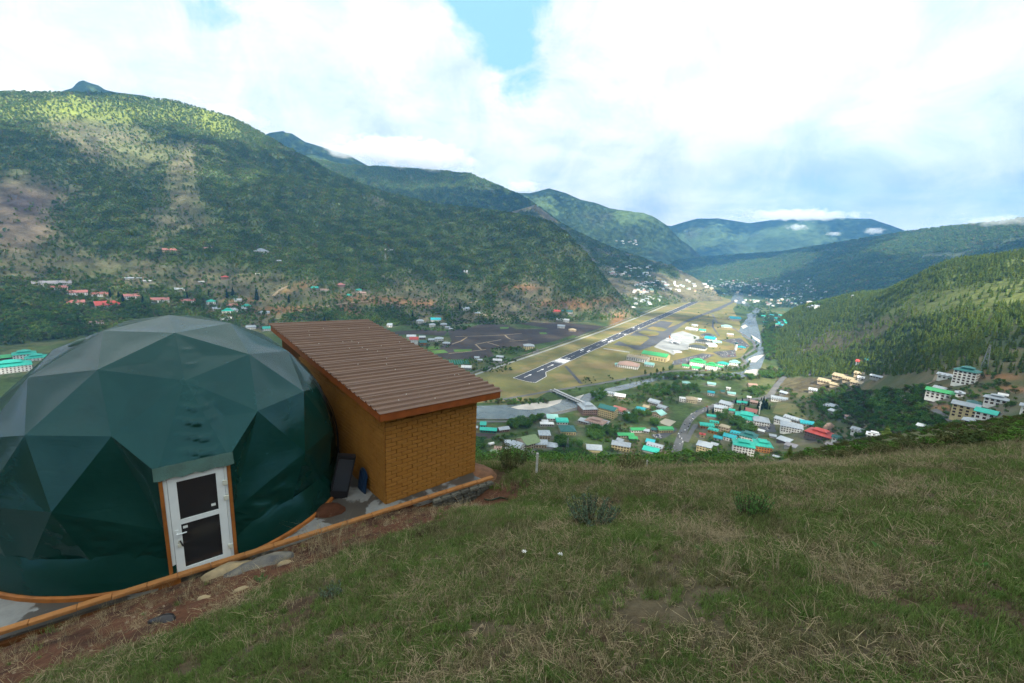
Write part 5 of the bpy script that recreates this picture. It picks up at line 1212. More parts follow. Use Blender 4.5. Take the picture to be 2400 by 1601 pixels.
HS(4, [
 (1690, 290, 240, .6, 5, -10, 'D', 'w', 'jam', 'tall white five storey hotel with a dark teal roof on the right slope', ),
 (1480, 230, 150, .4, 1.4, -16, 'S', 'w', 'gable', 'low white house with a grey roof left of the five storey hotel'),
 (1425, 455, 300, .28, 2.6, -8, 'G', 'w', 'gable', 'long white block with a green roof on the right slope'),
 (1425, 365, 120, .5, 1, -18, 'S', 'e', 'gable', 'grey roof behind the long white block'),
 (1635, 425, 80, .8, 1.3, 0, 'S', 'w', 'hip', 'small grey hip roofed house right of the long white block'),
 (2030, 520, 215, .45, 2, -6, 'S', 'w', 'jam', 'white two storey house with a grey double roof at the right'),
 (1680, 665, 255, .4, 4, -7, 'S', 'y', 'gable', 'cream four storey block with a grey roof on the right slope'),
 (1780, 570, 120, .8, 2, -4, 'D', 'c', 'hip', 'cream house with a dark teal hip roof behind the cream block'),
 (1920, 680, 205, .55, 2, -9, 'T', 'w', 'gable', 'white house with a bright turquoise roof at the right'),
 (1750, 765, 140, .75, 1.8, -4, 'S', 'c', 'hip', 'cream house with a grey hip roof in front of the cream block'),
 (2190, 745, 130, .45, 1, -10, 'S', 'c', 'gable', 'small cream house with a grey roof near the right edge'),
 (2345, 660, 90, .7, 3, -4, 'S', 'w', 'gable', 'white house cut by the right edge of the picture'),
 (525, 835, 155, .5, 1.4, -14, 'S', 'w', 'gable', 'white house with a grey roof right of the pink boulder'),
 (690, 890, 150, .6, 1.2, 0, 'W', 'w', 'jam', 'white house with a pale double roof above the dark pine'),
 (1030, 960, 155, .55, 1.4, -20, 'G', 'w', 'gable', 'white house with a green roof above the brush'), (910, 915, 115, .5, 1, -6, 'S', 'e', 'gable', 'grey roof left of the white house with a green roof'),
 (600, 1010, 135, .5, .9, -20, 'R', 'b', 'gable', 'long red roof just above the brush'), (705, 1025, 85, .6, .8, -12, 'R', 'b', 'gable', 'short red roof right of the long red one'),
 (255, 1010, 180, .45, 1.2, -16, 'M', 'w', 'gable', 'white house with a mauve grey roof below the big red roof'), (285, 910, 100, .7, 1.3, -10, 'D', 'w', 'gable', 'white house with a dark teal roof touching the big red roof'),
 (1375, 900, 75, .6, .8, -14, 'S', 'e', 'gable', 'tiny grey roof alone in the green scrub'),
 (150, 275, 140, .6, 1.2, -14, 'B', 'b', 'gable', 'beige roof lowest left of the terrace houses'), (320, 225, 140, .6, 1.4, -20, 'B', 'b', 'gable', 'beige terrace house, highest left'), (430, 260, 135, .6, 1.2, -18, 'B', 'b', 'gable', 'beige terrace house, in the middle'), (515, 295, 145, .5, 1, -16, 'B', 'b', 'gable', 'beige terrace house, lowest right'),
 (540, 195, 115, .6, 1.2, -12, 'B', 'b', 'gable', 'beige house above the terrace'), (550, 240, 65, .8, 1.2, 0, 'W', 'w', 'gable', 'small white house below the beige house above the terrace'), (755, 230, 195, .22, 1, -20, 'S', 'e', 'gable', 'long silver roof right of the terrace houses'), (275, 310, 120, .5, .9, -14, 'B', 'b', 'gable', 'tan roof in front of the terrace houses'),
 (555, 65, 105, .6, 1.3, -8, 'R', 'w', 'gable', 'white house with a red roof in the forest clearing'), (625, 40, 55, .8, 1, 0, 'D', 'e', 'gable', 'small green hut beside the red roof in the forest clearing'), (30, 370, 65, .7, 1, 0, 'S', 'w', 'gable', 'small grey house below the beige terrace'),
 (215, 560, 130, .6, 1.2, -22, 'S', 'e', 'shed', 'large pale metal roof alone above the boulder'), (255, 605, 110, .4, .9, -22, 'S', 'e', 'shed', 'lower pale metal roof in front of the large one'), (400, 665, 50, .8, 1, 20, 'P', 'e', 'gable', 'tiny tan hut above the boulder'), (1225, 775, 100, .5, .6, -10, 'W', 'w', 'shed', 'pile of white sheet roofs in the green scrub'), (2110, 445, 70, .6, 1, 0, 'W', 'w', 'gable', 'small white hut above the grey double roof')])
HS(5, [
 (310, 725, 290, .5, 2, -8, 'P', 'w', 'hip', 'white office with a tan roof at the near end of the hangars'), (600, 705, 125, .6, 1.4, -8, 'L', 'w', 'gable', 'small pale teal roofed office below the green hangar'), (160, 700, 70, .9, 1.2, 0, 'L', 'w', 'hip', 'small white corner pavilion of the tan roofed office'),
 (1265, 470, 240, .45, 1.8, -12, 'K', 'w', 'hip', 'white terminal hall with a dark roof'), (1330, 385, 200, .4, 1.8, -12, 'K', 'e', 'jam', 'dark roofed terminal wing behind the white hall'), (1440, 345, 150, .6, 1.6, -14, 'U', 'w', 'gable', 'blue turquoise roof of the terminal'), (1400, 300, 180, .45, 1.8, -14, 'K', 'e', 'jam', 'rear dark roof of the terminal'), (1450, 430, 120, .5, 1.4, 30, 'W', 'w', 'shed', 'slanting white canopy beside the terminal hall'), (1520, 385, 120, .5, 1, 20, 'L', 'c', 'gable', 'small yellow office right of the terminal'),
 (1860, 460, 110, .6, 1.2, 0, 'U', 'y', 'hip', 'yellow kiosk with a turquoise roof beside the control tower'),
 (1260, 700, 205, .62, 3, -4, 'G', 'w', 'jam', 'white three storey office with a bright green roof'), (1450, 745, 150, .65, 3, -6, 'G', 'w', 'jam', 'second white three storey office with a green roof'), (1555, 725, 110, .4, 1, -14, 'G', 'w', 'gable', 'green roofed side wing of the second office'),
 (1610, 690, 145, .6, 1.2, -8, 'T', 'w', 'hip', 'low white house with a turquoise roof right of the offices'), (1770, 685, 130, .6, 2, -4, 'L', 'w', 'jam', 'white house with a pale teal roof nearest the river bend'), (1100, 715, 90, .6, 1, -6, 'G', 'w', 'gable', 'small green roofed hut left of the first office'), (1240, 745, 105, .6, 1, -4, 'G', 'w', 'gable', 'small green roofed hut in front of the first office'),
 (1770, 62, 150, .55, 1.8, 18, 'U', 'w', 'gable', 'large warehouse with a bright turquoise roof by the river'), (1710, 285, 90, .7, 2, 0, 'W', 'b', 'flat', 'pinkish white block by the river lane'), (1185, 205, 160, .4, 1, -20, 'W', 'w', 'gable', 'cluster of white sheds beside the taxiway'), (1225, 150, 80, .6, 1, -12, 'S', 'w', 'gable', 'grey shed behind the white sheds by the taxiway'), (1660, 165, 140, .5, 1.2, 4, 'L', 'w', 'hip', 'white house with pale teal roof on the far lane'), (1330, 220, 90, .5, 1.2, -10, 'T', 'w', 'gable', 'small turquoise roof at the back of the terminal'), (980, 510, 110, .4, .8, 28, 'W', 'w', 'flat', 'white canopy at the apron corner')], floor=True)
HS(7, [
 (505, 605, 112, .75, 4, 0, 'R', 'w', 'gable', 'tall white four storey house with a red roof beside the shed roof'), (320, 600, 150, .5, 1, 0, 'T', 'w', 'gable', 'turquoise roofed house left of the tall white one with a red roof'), (625, 612, 90, .8, 2, 0, 'D', 'o', 'gable', 'orange two storey house with a dark teal roof'), (835, 560, 110, .6, 2, 0, 'S', 'w', 'hip', 'black and white house with a grey roof right of the orange house'), (735, 560, 80, .6, 1, 0, 'S', 'e', 'gable', 'low grey house between the orange house and the black and white one'), (930, 605, 95, .6, 1, 0, 'S', 'e', 'hip', 'blue grey roof at the edge of the ploughed field'), (615, 535, 80, .6, 1.6, 0, 'S', 'k', 'gable', 'dark grey house behind the orange house'), (470, 522, 120, .5, 1.4, 0, 'S', 'e', 'gable', 'grey house behind the tall white one with a red roof'),
 (585, 322, 95, .7, 2, 0, 'S', 'w', 'hip', 'white house with a grey hip roof at the mountain foot'), (790, 305, 135, .5, 2, 6, 'U', 'w', 'gable', 'white house with a blue turquoise roof at the mountain foot'), (745, 372, 80, .7, 2, 0, 'S', 'w', 'hip', 'white house with dark windows below the blue turquoise roof'), (895, 362, 85, .7, 1.6, 0, 'S', 'e', 'hip', 'grey house at the tree line right of the blue turquoise roof'), (195, 375, 55, .7, 1.6, -20, 'S', 'w', 'gable', 'lone small white house below the terraced slope'), (1180, 152, 100, .5, 1.6, 8, 'S', 'w', 'gable', 'white house beside the dark tree on the bare slope'), (1340, 218, 90, .7, 2, 0, 'S', 'y', 'hip', 'yellow house with a pale roof at the bare slope'), (1435, 242, 65, .7, 1.4, 0, 'B', 'c', 'hip', 'small cream house right of the yellow one'), (2010, 675, 140, .6, 3, 8, 'S', 'y', 'hip', 'cream three storey block beside the airfield wall'), (910, 862, 90, .6, 1, 0, 'S', 'w', 'arch', 'pale blue roof beside the edge of the shed roof'), (1195, 935, 130, .5, 1.4, -8, 'W', 'e', 'gable', 'grey white house below the green shade nets'), (1635, 785, 90, .5, .9, -14, 'S', 'e', 'gable', 'tin hut nearer the ploughed field beside the wall'), (1600, 830, 115, .4, .9, -4, 'W', 'e', 'gable', 'white tin hut nearest the airfield wall'), (950, 392, 60, .6, .9, -10, 'S', 'e', 'gable', 'small tin roof at the field edge'), (990, 412, 50, .6, .9, -20, 'S', 'e', 'gable', 'tiny tin roof at the field edge'), (1330, 795, 60, .6, 1, 0, 'S', 'w', 'gable', 'small white hut right of the shade nets'), (1370, 825, 60, .6, .8, 0, 'S', 'e', 'gable', 'small tin hut right of the shade nets')])
HS('L', [
 (360, 325, 205, .25, 2, 2, 'M', 'w', 'gable', 'long white two storey building high on the far left'), (412, 350, 85, .4, 1.6, 2, 'r', 'w', 'gable', 'lower white wing in front of the long white building'), (535, 388, 110, .4, 2, 0, 'r', 'w', 'gable', 'white house with a dull red roof right of the long white building'), (690, 395, 95, .4, 1.6, -6, 'r', 'w', 'gable', 'white house half hidden by dark trees on the far left'), (905, 412, 90, .5, 2, 8, 'r', 'w', 'gable', 'white house with a dull red roof right of the dark trees'), (525, 452, 95, .5, 1.4, 0, 'r', 'w', 'gable', 'low white house with a dull red roof left of the bright red hall'), (745, 468, 150, .5, 1.4, 8, 'R', 'e', 'gable', 'hall with a bright red roof on the far left'), (1105, 437, 105, .4, 2, 0, 'r', 'w', 'gable', 'white row house with a dull red roof above the dome'), (1298, 442, 85, .4, 1.8, 2, 'r', 'w', 'gable', 'white house with a dull red roof above the top of the dome'), (1455, 448, 55, .8, 2, 0, 'T', 'w', 'hip', 'small white house with a turquoise roof above the dome'), (1572, 512, 78, .6, 2, 0, 'T', 'w', 'jam', 'white house with a turquoise double roof right of the dome top'), (1645, 500, 95, .4, 1.2, 4, 'S', 'w', 'gable', 'grey white house beside the turquoise double roof'), (1698, 476, 62, .6, 1.4, 0, 'T', 'w', 'jam', 'white house with a teal roof behind the grey white one'), (1492, 490, 45, .7, 1, 0, 'S', 'w', 'gable', 'tiny white house left of the turquoise double roof'), (1548, 562, 85, .4, 1, 0, 'W', 'w', 'gable', 'long white roof just behind the dome'), (1860, 634, 92, .4, 2, 0, 'T', 'w', 'gable', 'white house with a turquoise roof where dome and shed roof meet'), (1730, 622, 62, .5, 1.6, 0, 'S', 'w', 'gable', 'white house with a grey roof behind the dome shoulder'), (2160, 622, 95, .5, 1.4, -6, 'S', 'b', 'gable', 'grey roofed brown house above the shed roof'), (2050, 622, 65, .6, 1.4, 0, 'S', 'w', 'hip', 'white house with a grey hip roof above the shed roof'), (1985, 624, 62, .6, 1, 0, 'S', 'w', 'gable', 'small grey roof above the left end of the shed roof'), (1600, 468, 65, .5, 1, 4, 'r', 'b', 'gable', 'low house with a dull red roof behind the turquoise double roof'), (1800, 98, 95, .5, 2, 0, 'S', 'w', 'jam', 'white mansion alone in the forest on the left mountain'), (1550, 278, 48, .6, 2, 0, 'R', 'p', 'hip', 'small red brown house on the cleared slope'), (1240, 360, 58, .5, 1.4, 0, 'S', 'w', 'gable', 'small white house with a grey roof above the row house'), (1170, 85, 85, .4, 1, 0, 'r', 'b', 'gable', 'orange brown roofs high on the left slope'), (1435, 74, 48, .5, 1, 0, 'P', 'c', 'gable', 'small cream house high on the left slope'), (660, 590, 85, .4, 1.2, 8, 'P', 'w', 'gable', 'white house with a tan roof just above the dome edge'), (920, 278, 95, .2, .8, 0, 'S', 'e', 'shed', 'long thin grey roof on the left terraces'), (1015, 297, 45, .4, .8, 0, 'W', 'e', 'shed', 'tiny white roof on the left terraces'), (1390, 302, 42, .5, .8, 0, 'W', 'e', 'shed', 'tiny pale roof right of the left terraces'), (1640, 430, 45, .6, 1, 0, 'S', 'w', 'gable', 'tiny white house behind the teal roof'), (1930, 160, 40, .5, 1, 0, 'S', 'w', 'gable', 'tiny white house right below the mansion'), (1780, 248, 45, .4, .8, 0, 'W', 'w', 'shed', 'tiny white roof below the mansion clearing'), (1820, 515, 70, .4, .9, 0, 'S', 'w', 'shed', 'low grey roofs right of the turquoise double roof')])
HS('M', [(290, 272, 58, .7, 2, 0, 'r', 'p', 'hip', 'pinkish house with a dull red roof on the wooded slope'), (415, 308, 42, .8, 2, 0, 'T', 'w', 'hip', 'small white house above red bare earth'), (440, 322, 60, .4, 1, 0, 'P', 'b', 'gable', 'low brown house beside the small white house above red earth'), (110, 290, 48, .6, 1.4, 0, 'T', 'e', 'gable', 'small teal roof in the woods on the slope'), (178, 304, 52, .5, 1.2, 0, 'P', 'w', 'gable', 'small white house with a tan roof in the woods'), (350, 338, 32, .8, 1, 0, 'T', 'e', 'gable', 'tiny turquoise hut at the edge of the red earth'), (1775, 452, 58, .6, 1.4, 0, 'R', 'b', 'gable', 'house with a red roof below the red cut slope'), (1850, 452, 75, .4, 1.4, -6, 'D', 'e', 'gable', 'long green roof below the red cut slope'), (1820, 508, 90, .3, 1, -6, 'W', 'w', 'gable', 'pale long house below the green roof at the cut slope'), (1808, 557, 52, .5, 2, 0, 'S', 'w', 'gable', 'white house at the right end of the dark field'), (1885, 578, 52, .6, 1.2, 0, 'B', 'b', 'hip', 'brown house at the right end of the dark field'), (1150, 172, 28, .8, 1, 0, 'W', 'w', 'gable', 'tiny white hut on top of the bare knoll'), (620, 20, 60, .3, 1, 0, 'W', 'w', 'shed', 'row of tiny white roofs in the mountain forest'), (330, 545, 75, .5, 1.6, 0, 'L', 'w', 'hip', 'white house with a pale teal roof above the far edge of the shed roof'), (280, 555, 45, .6, 1, 0, 'S', 'w', 'gable', 'small pale house left of the pale teal roof'), (428, 535, 42, .6, 1, 0, 'S', 'w', 'gable', 'small pale house right of the pale teal roof'), (630, 545, 35, .8, 1.4, -20, 'S', 'w', 'gable', 'tiny white house beyond the far corner of the shed roof')])
HS(8, [(150, 1420, 420, .5, 3.4, 0, 'T', 'w', 'jam', 'long white hotel with a turquoise roof at the left edge behind the dome'), (330, 1245, 230, .6, 3, 0, 'T', 'w', 'jam', 'square white hotel tower with a turquoise roof at the left edge'), (480, 1260, 220, .6, 1.4, 0, 'T', 'w', 'jam', 'low turquoise roofed wing of the hotel touching the dome'), (50, 1250, 190, .5, 1, 0, 'G', 'k', 'gable', 'green roof behind the hotel at the left edge')])
# far settlements: the nearest houses one by one, the mass beyond as one
def far_house(mbs, q, W, st, ang, style):
    H = 3.2 * st; m1 = MB(); m1.box((0, 0, H / 2 - 1.5), (W, W * .6, H + 3)); m2 = roof_mesh(W, W * .6, style, H - .02, None); ca, sa = math.cos(ang), math.sin(ang)
    for src, k in ((m1, rnd.choice((0, 0, 0, 1, 2))), (m2, rnd.choice((3, 3, 3, 4, 4, 5, 6, 7)))): mbs.add([(q[0] + x * ca - y * sa, q[1] + x * sa + y * ca, q[2] + z) for x, y, z in src.V], src.F, k)
def hamlet(n_, fn, label, group, rk, wk, wmin, wmax, dmin=1500):
    for i in range(n_):
        px, py = fn(); q = hit(px, py, dmin=dmin); W = rnd.uniform(wmin, wmax); st = rnd.choice((1, 2, 2)); r_, w_ = rnd.choice(rk), rnd.choice(wk)
        e = empty('house', q, rnd.uniform(-.5, .5)); mb = MB(); mb.box((0, 0, 1.6 * st - 1.5), (W, W * .6, 3.2 * st + 3)); mb.put('wall', wm(w_), e)
        roof_mesh(W, W * .6, rnd.choice(('gable', 'hip')), 3.2 * st - .02, None).put('roof', rm(r_), e); tag(e, label, 'house', group)
def mass(name, label, parts):
    mb = MB()
    for n_, fn, a_, b_, dmin in parts:
        for i in range(n_): q = hit(*fn(), dmin=dmin); far_house(mb, q, rnd.uniform(a_, b_), rnd.choice((1, 2, 2, 3)), rnd.uniform(-.6, .6), rnd.choice(('gable', 'hip')))
    tag(mb.put(name, [wm('w'), wm('c'), wm('b'), rm('S'), rm('W'), rm('P'), rm('L'), rm('r')]), label, 'houses', kind='stuff')
def gauss(cx_, cy_, sx, sy): return lambda: (rnd.gauss(cx_, sx), rnd.gauss(cy_, sy))
mass('far_town', 'pale far town spread along the river beyond the runway', [(70, gauss(1700, 668, 26, 6), 14, 26, 1500), (150, gauss(1790, 674, 65, 9), 14, 28, 1500), (60, gauss(1850, 704, 55, 9), 12, 24, 1500), (60, lambda: (1560 + rnd.uniform(-75, 70), 674 + rnd.uniform(-14, 12)), 12, 22, 1500), (34, lambda: (1480 + rnd.uniform(-50, 60), 634 + rnd.uniform(-10, 16)), 12, 20, 1500), (9, gauss(1470, 567, 18, 5), 20, 34, 5000)])
hamlet(22, gauss(1515, 706, 15, 7), 'tiny grey roofed house of the hamlet at the foot of the rocky nose', 'hamlet at the rocky nose', 'SSW', 'we', 12, 22)
hamlet(14, lambda: (1805 + rnd.uniform(-22, 40), 747 + rnd.uniform(-8, 18)), 'tiny turquoise roof on the wooded right bank', 'turquoise roofs on the right bank', 'TTU', 'e', 10, 26, 900)

# --- hangars, control tower, aircraft
def hangar(k, X, Y, w, dr, yaw, h, roof, wall, label, pitch=.30):
    px, py = g(k, X, Y); q = on_floor(px, py); d = math.hypot(q[0], q[1]); az = math.atan2(q[0], q[1]); W = w / CROP[k][2] * math.hypot(d, q[2]) / FPX * math.cos(az); Dp = W * dr; ang = -az + R(yaw)
    e = empty('hangar', (q[0] + math.sin(az) * Dp * .4, q[1] + math.cos(az) * Dp * .4, FLOOR), ang)
    mb = MB(); mb.box((0, 0, h / 2 - 1), (W, Dp, h + 2))
    for sx in (-1, 1): mb.add([(sx * W / 2, -Dp / 2, h), (sx * W / 2, Dp / 2, h), (sx * W / 2, 0, h + Dp / 2 * pitch)], [(0, 1, 2)])
    mb.put('wall', wm(wall), e); rf = roof_mesh(W, Dp, 'gable', h - .02, None, .8, pitch).put('roof', rm(roof), e)
    for i in range(int(W / 5)): MB().box((-W / 2 + 5 * (i + .5), 0, h + (Dp / 2 + .8) * pitch + .36), (.5, .9, .25)).put('ridge_vent', rm('W'), rf)
    for i in range(9):
        put('window', WIN, e, (-W / 2 + W * (i + .5) / 9, -Dp / 2, 3.2), (0, 0, 0), (3.0, 1, 2.2)); put('window', WIN, e, (-W / 2 + W * (i + .5) / 9, -Dp / 2, 6.4), (0, 0, 0), (3.0, 1, 1.8))
    MB().box((W / 2 + .08, 0, 3.4), (.2, Dp * .55, 6.8)).put('hangar_door', wm('c'), e)
    return tag(e, label, 'hangar')
hangar(5, 680, 615, 345, .58, -15, 12.5, 'G', 'y', 'large cream hangar with a bright green roof')
hangar(5, 440, 630, 280, .5, -15, 9.0, 'B', 'w', 'smaller white hangar with a beige roof left of the green one')
q = on_floor(*g(5, 1785, 475)); t = empty('control_tower', q, .3); tag(t, 'slender white control tower by the river bend', 'tower')
MB().box((0, 0, 8), (5.2, 5.2, 18)).put('shaft', wm('w'), t); MB().box((0, 0, 17.6), (7.4, 7.4, .8)).put('gallery', wm('w'), t); MB().box((0, 0, 19.4), (6.0, 6.0, 2.8)).put('cab_glass', m_win, t); roof_mesh(6.4, 6.4, 'hip', 20.8, None).put('roof', rm('D'), t)
m_plane = mat('aircraft white paint', (.74, .75, .76), .35, .5)
m_tail = mat('aircraft orange tail paint', (.62, .22, .03), .35, .5)
def airliner(k, tail, nose, label, tm, s_=1.0):
    p, q = Vector(on_floor(*g(k, *tail))), Vector(on_floor(*g(k, *nose))); d = q - p; L = d.length * s_; e = empty('airliner', p + Vector((0, 0, .4)), math.atan2(d.y, d.x)); r = L * .058; z0 = r * 1.75
    V = []; F = []; st = [(0, .15, .55), (.08, .45, .35), (.25, .95, .08), (.5, 1, 0), (.82, 1, 0), (.92, .8, -.06), (.97, .5, -.15), (1.0, .08, -.2)]
    for u, k_, dz in st:
        for j in range(12): a = 2 * math.pi * j / 12; V.append((u * L, math.cos(a) * r * k_, z0 + dz * r + math.sin(a) * r * k_))
    for i in range(len(st) - 1):
        for j in range(12): F.append((i * 12 + j, (i + 1) * 12 + j, (i + 1) * 12 + (j + 1) % 12, i * 12 + (j + 1) % 12))
    put('fuselage', mesh_of('fuselage', V, F, m_plane, smooth=True), e)
    for s2 in (-1, 1):
        mb = MB(); P = [(.62 * L, s2 * r * .6, z0 - r * .4), (.44 * L, s2 * r * .6, z0 - r * .4), (.36 * L, s2 * L * .47, z0 + r * .35), (.41 * L, s2 * L * .47, z0 + r * .35)]; mb.add(P + [(a, b, c + .25) for a, b, c in P], [(0, 1, 2, 3), (7, 6, 5, 4), (0, 4, 5, 1), (1, 5, 6, 2), (2, 6, 7, 3), (3, 7, 4, 0)]); mb.put('wing', m_plane, e)
        MB().tube((.50 * L, s2 * L * .17, z0 - r * .9), (.61 * L, s2 * L * .17, z0 - r * .9), r * .42, r * .5, 10).put('engine', m_plane, e)
        mb = MB(); P = [(.13 * L, 0, z0 + r * .7), (.04 * L, 0, z0 + r * .7), (.0, s2 * L * .17, z0 + r), (.045 * L, s2 * L * .17, z0 + r)]; mb.add(P + [(a, b, c + .2) for a, b, c in P], [(0, 1, 2, 3), (7, 6, 5, 4), (0, 4, 5, 1), (1, 5, 6, 2), (2, 6, 7, 3), (3, 7, 4, 0)]); mb.put('tailplane', m_plane, e)
        MB().tube((.48 * L, s2 * r * .7, z0 - r), (.48 * L, s2 * r * .7, 0), .45, .45, 8).put('landing_gear', m_black, e)
    P = [(.18 * L, -.15, z0 + r * .8), (.02 * L, -.15, z0 + r * .6), (-.03 * L, -.15, z0 + L * .19), (.04 * L, -.15, z0 + L * .19)]; MB().add(P + [(a, .15, c) for a, b, c in P], [(0, 1, 2, 3), (7, 6, 5, 4), (0, 4, 5, 1), (1, 5, 6, 2), (2, 6, 7, 3), (3, 7, 4, 0)]).put('fin', tm, e)
    MB().tube((.86 * L, 0, z0 - r), (.86 * L, 0, 0), .4, .4, 8).put('landing_gear', m_black, e)
    return tag(e, label, 'airplane')
airliner(5, (865, 352), (1020, 410), 'white airliner with an orange tail parked on the apron', m_tail)
airliner(5, (985, 290), (1078, 306), 'smaller white aircraft parked behind the airliner', m_plane)

# --- vehicles: too small to show their parts
CARC = [mat('car paint ' + n_, c, .3, .5) for n_, c in (('white', (.62, .62, .62)), ('silver', (.36, .37, .38)), ('black', (.015, .015, .017)), ('red', (.30, .03, .025)), ('blue', (.03, .07, .20)), ('grey', (.12, .12, .125)))]
def car_mesh(paint, van=False):
    mb = MB(); Lc, Wc = 4.3, 1.75
    mb.box((0, 0, .62), (Lc, Wc, .62)); h = .62 if not van else .95; x0, x1 = (-1.5, 1.0) if not van else (-2.0, 1.4)
    V = [(x0 - .25, -Wc / 2 + .05, .93), (x1 + .45, -Wc / 2 + .05, .93), (x1 + .45, Wc / 2 - .05, .93), (x0 - .25, Wc / 2 - .05, .93), (x0, -Wc / 2 + .2, .93 + h), (x1, -Wc / 2 + .2, .93 + h), (x1, Wc / 2 - .2, .93 + h), (x0, Wc / 2 - .2, .93 + h)]
    mb.add(V, [(0, 1, 5, 4), (1, 2, 6, 5), (2, 3, 7, 6), (3, 0, 4, 7)], 1); mb.add(V[4:], [(0, 1, 2, 3)], 0)
    for sx in (-1.35, 1.35):
        for sy in (-1, 1): mb.tube((sx, sy * .72, .33), (sx, sy * .90, .33), .33, k=10, m=2)
    return mb.mesh('car', [paint, m_win, m_black])
CARS = [car_mesh(c) for c in CARC] + [car_mesh(CARC[0], True), car_mesh(CARC[1], True)]
def car(loc, rz, label, group): o = put('car', CARS[rnd.choice((0, 0, 0, 1, 1, 2, 3, 4, 5, 5, 6, 7))], None, loc, (0, 0, rz)); tag(o, label, 'car', group)
Q = ROADQ['town']
for i in range(2, 34):
    t = (i + rnd.uniform(-.3, .3)) / 36 * .62 * (len(Q) - 2); k = int(t); p = Q[k].lerp(Q[k + 1], t - k); d = Q[k + 1] - Q[k]; s_ = Vector((-d.y, d.x, 0)).normalized() * rnd.choice((-4.4, -1.9, 1.9, 4.6)); p = p + s_
    car((p.x, p.y, max(terrain(p.x, p.y), p.z - .3) + .50), math.atan2(d.y, d.x) + rnd.choice((0, math.pi)), 'small car on the main road through the town', 'cars on the main road')
for i in range(7):
    Qr = ROADQ['river']; k = rnd.randrange(4, len(Qr) - 8); d = Qr[k + 1] - Qr[k]; s_ = Vector((-d.y, d.x, 0)).normalized() * rnd.choice((-1.8, 1.8)); p = Qr[k] + s_; car((p.x, p.y, FLOOR + .40), math.atan2(d.y, d.x), 'small car on the road along the far river bank', 'cars on the river road')
for k, quad, nx, ny, lab, grp in ((5, [(1150, 575), (1490, 535), (1330, 615), (1130, 645)], 12, 4, 'small car parked below the green roofed airport offices', 'cars at the airport offices'), (5, [(910, 640), (1130, 590), (1130, 650), (910, 685)], 8, 3, 'small car parked left of the airport offices', 'cars left of the offices'), (5, [(1490, 505), (1770, 478), (1790, 560), (1610, 572)], 10, 5, 'small car in the car park below the control tower', 'cars below the tower'), (5, [(1580, 338), (1840, 318), (1970, 420), (1850, 460)], 10, 5, 'small car in the car park at the river bend', 'cars at the river bend'), (2, [(1310, 1025), (1480, 1000), (1560, 1060), (1410, 1100)], 5, 2, 'small car in the asphalt yard behind the barracks', 'cars in the asphalt yard'), (3, [(1020, 750), (1200, 700), (1300, 760), (1160, 810)], 3, 2, 'small car in the school yard', 'cars in the school yard')):
    c = [np.array(on_floor(*g(k, *p))) for p in quad]
    for i in range(nx):
        for j in range(ny):
            if rnd.random() < .3: continue
            u, v = (i + .5 + rnd.uniform(-.12, .12)) / nx, (j + .5) / ny; p = (c[0] * (1 - u) + c[1] * u) * (1 - v) + (c[3] * (1 - u) + c[2] * u) * v; dv = c[3] - c[0]
            zc_ = FLOOR + .36 if k == 5 else max(FLOOR + .36, terrain(p[0], p[1]) + .1)
            car((p[0], p[1], zc_), math.atan2(dv[1], dv[0]) + rnd.uniform(-.06, .06), lab, grp)
# --- lattice pylons, masts, poles
m_steel = mat('galvanised steel', (.26, .28, .28), .5, .4, .2, .5)
def pylon(k, X, Y, h, label, dmin=250, wd=None):
    q = Vector(hit(*g(k, X, Y), dmin=dmin)); e = empty('lattice_pylon', q, rnd.uniform(0, 1)); tag(e, label, 'pylon'); b = wd or h * .10; tp = b * .22
    for sx in (-1, 1):
        for sy in (-1, 1): MB().tube((sx * b, sy * b, -1), (sx * tp, sy * tp, h), h * .0065, k=5).put('leg', m_steel, e)
    mb = MB()
    for i in range(7):
        z0, z1 = h * i / 7, h * (i + 1) / 7; r0, r1 = b + (tp - b) * i / 7, b + (tp - b) * (i + 1) / 7
        for s_ in (-1, 1):
            for (x0, y0), (x1, y1) in (((-1, s_), (1, s_)), ((1, s_), (-1, s_)), ((s_, -1), (s_, 1)), ((s_, 1), (s_, -1))): mb.tube((x0 * r0, y0 * r0, z0), (x1 * r1, y1 * r1, z1), h * .004, k=4)
    o = mb.put('bracing', m_steel, e)
    for z in (.72, .86): MB().box((0, 0, h * z), (h * .26, h * .012, h * .016)).put('crossarm', m_steel, e)
pylon(1, 1880, 960, 17, 'steel lattice pylon in front of the yellow teal roofed house'); pylon(4, 1915, 100, 26, 'steel lattice pylon on the hillside above the five storey hotel'); pylon('M', 597, 98, 34, 'thin lattice mast in the forest on the left mountain', 1500)
def mast(k, X, Y, h, r, m, label, cat, name, dmin=250):
    q = Vector(hit(*g(k, X, Y), dmin=dmin)); e = MB(); e.tube((0, 0, -1), (0, 0, h), r, r * .7, 8); o = e.put(name, m, None, loc=q); tag(o, label, cat)
q = Vector(hit(*g(3, 1020, 520), dmin=300)); e = empty('telecom_mast', q); tag(e, 'white telecom mast with dishes between the cypresses', 'mast')
MB().tube((0, 0, 0), (0, 0, 24), .9, .5, 8).put('pole', wm('w'), e)
for z, a in ((20, 0), (21, 2), (18, 4), (16, 1), (13, 3)): MB().box((math.cos(a) * 1.2, math.sin(a) * 1.2, z), (1.5, 1.2, 2.2)).put('antenna', wm('w'), e)
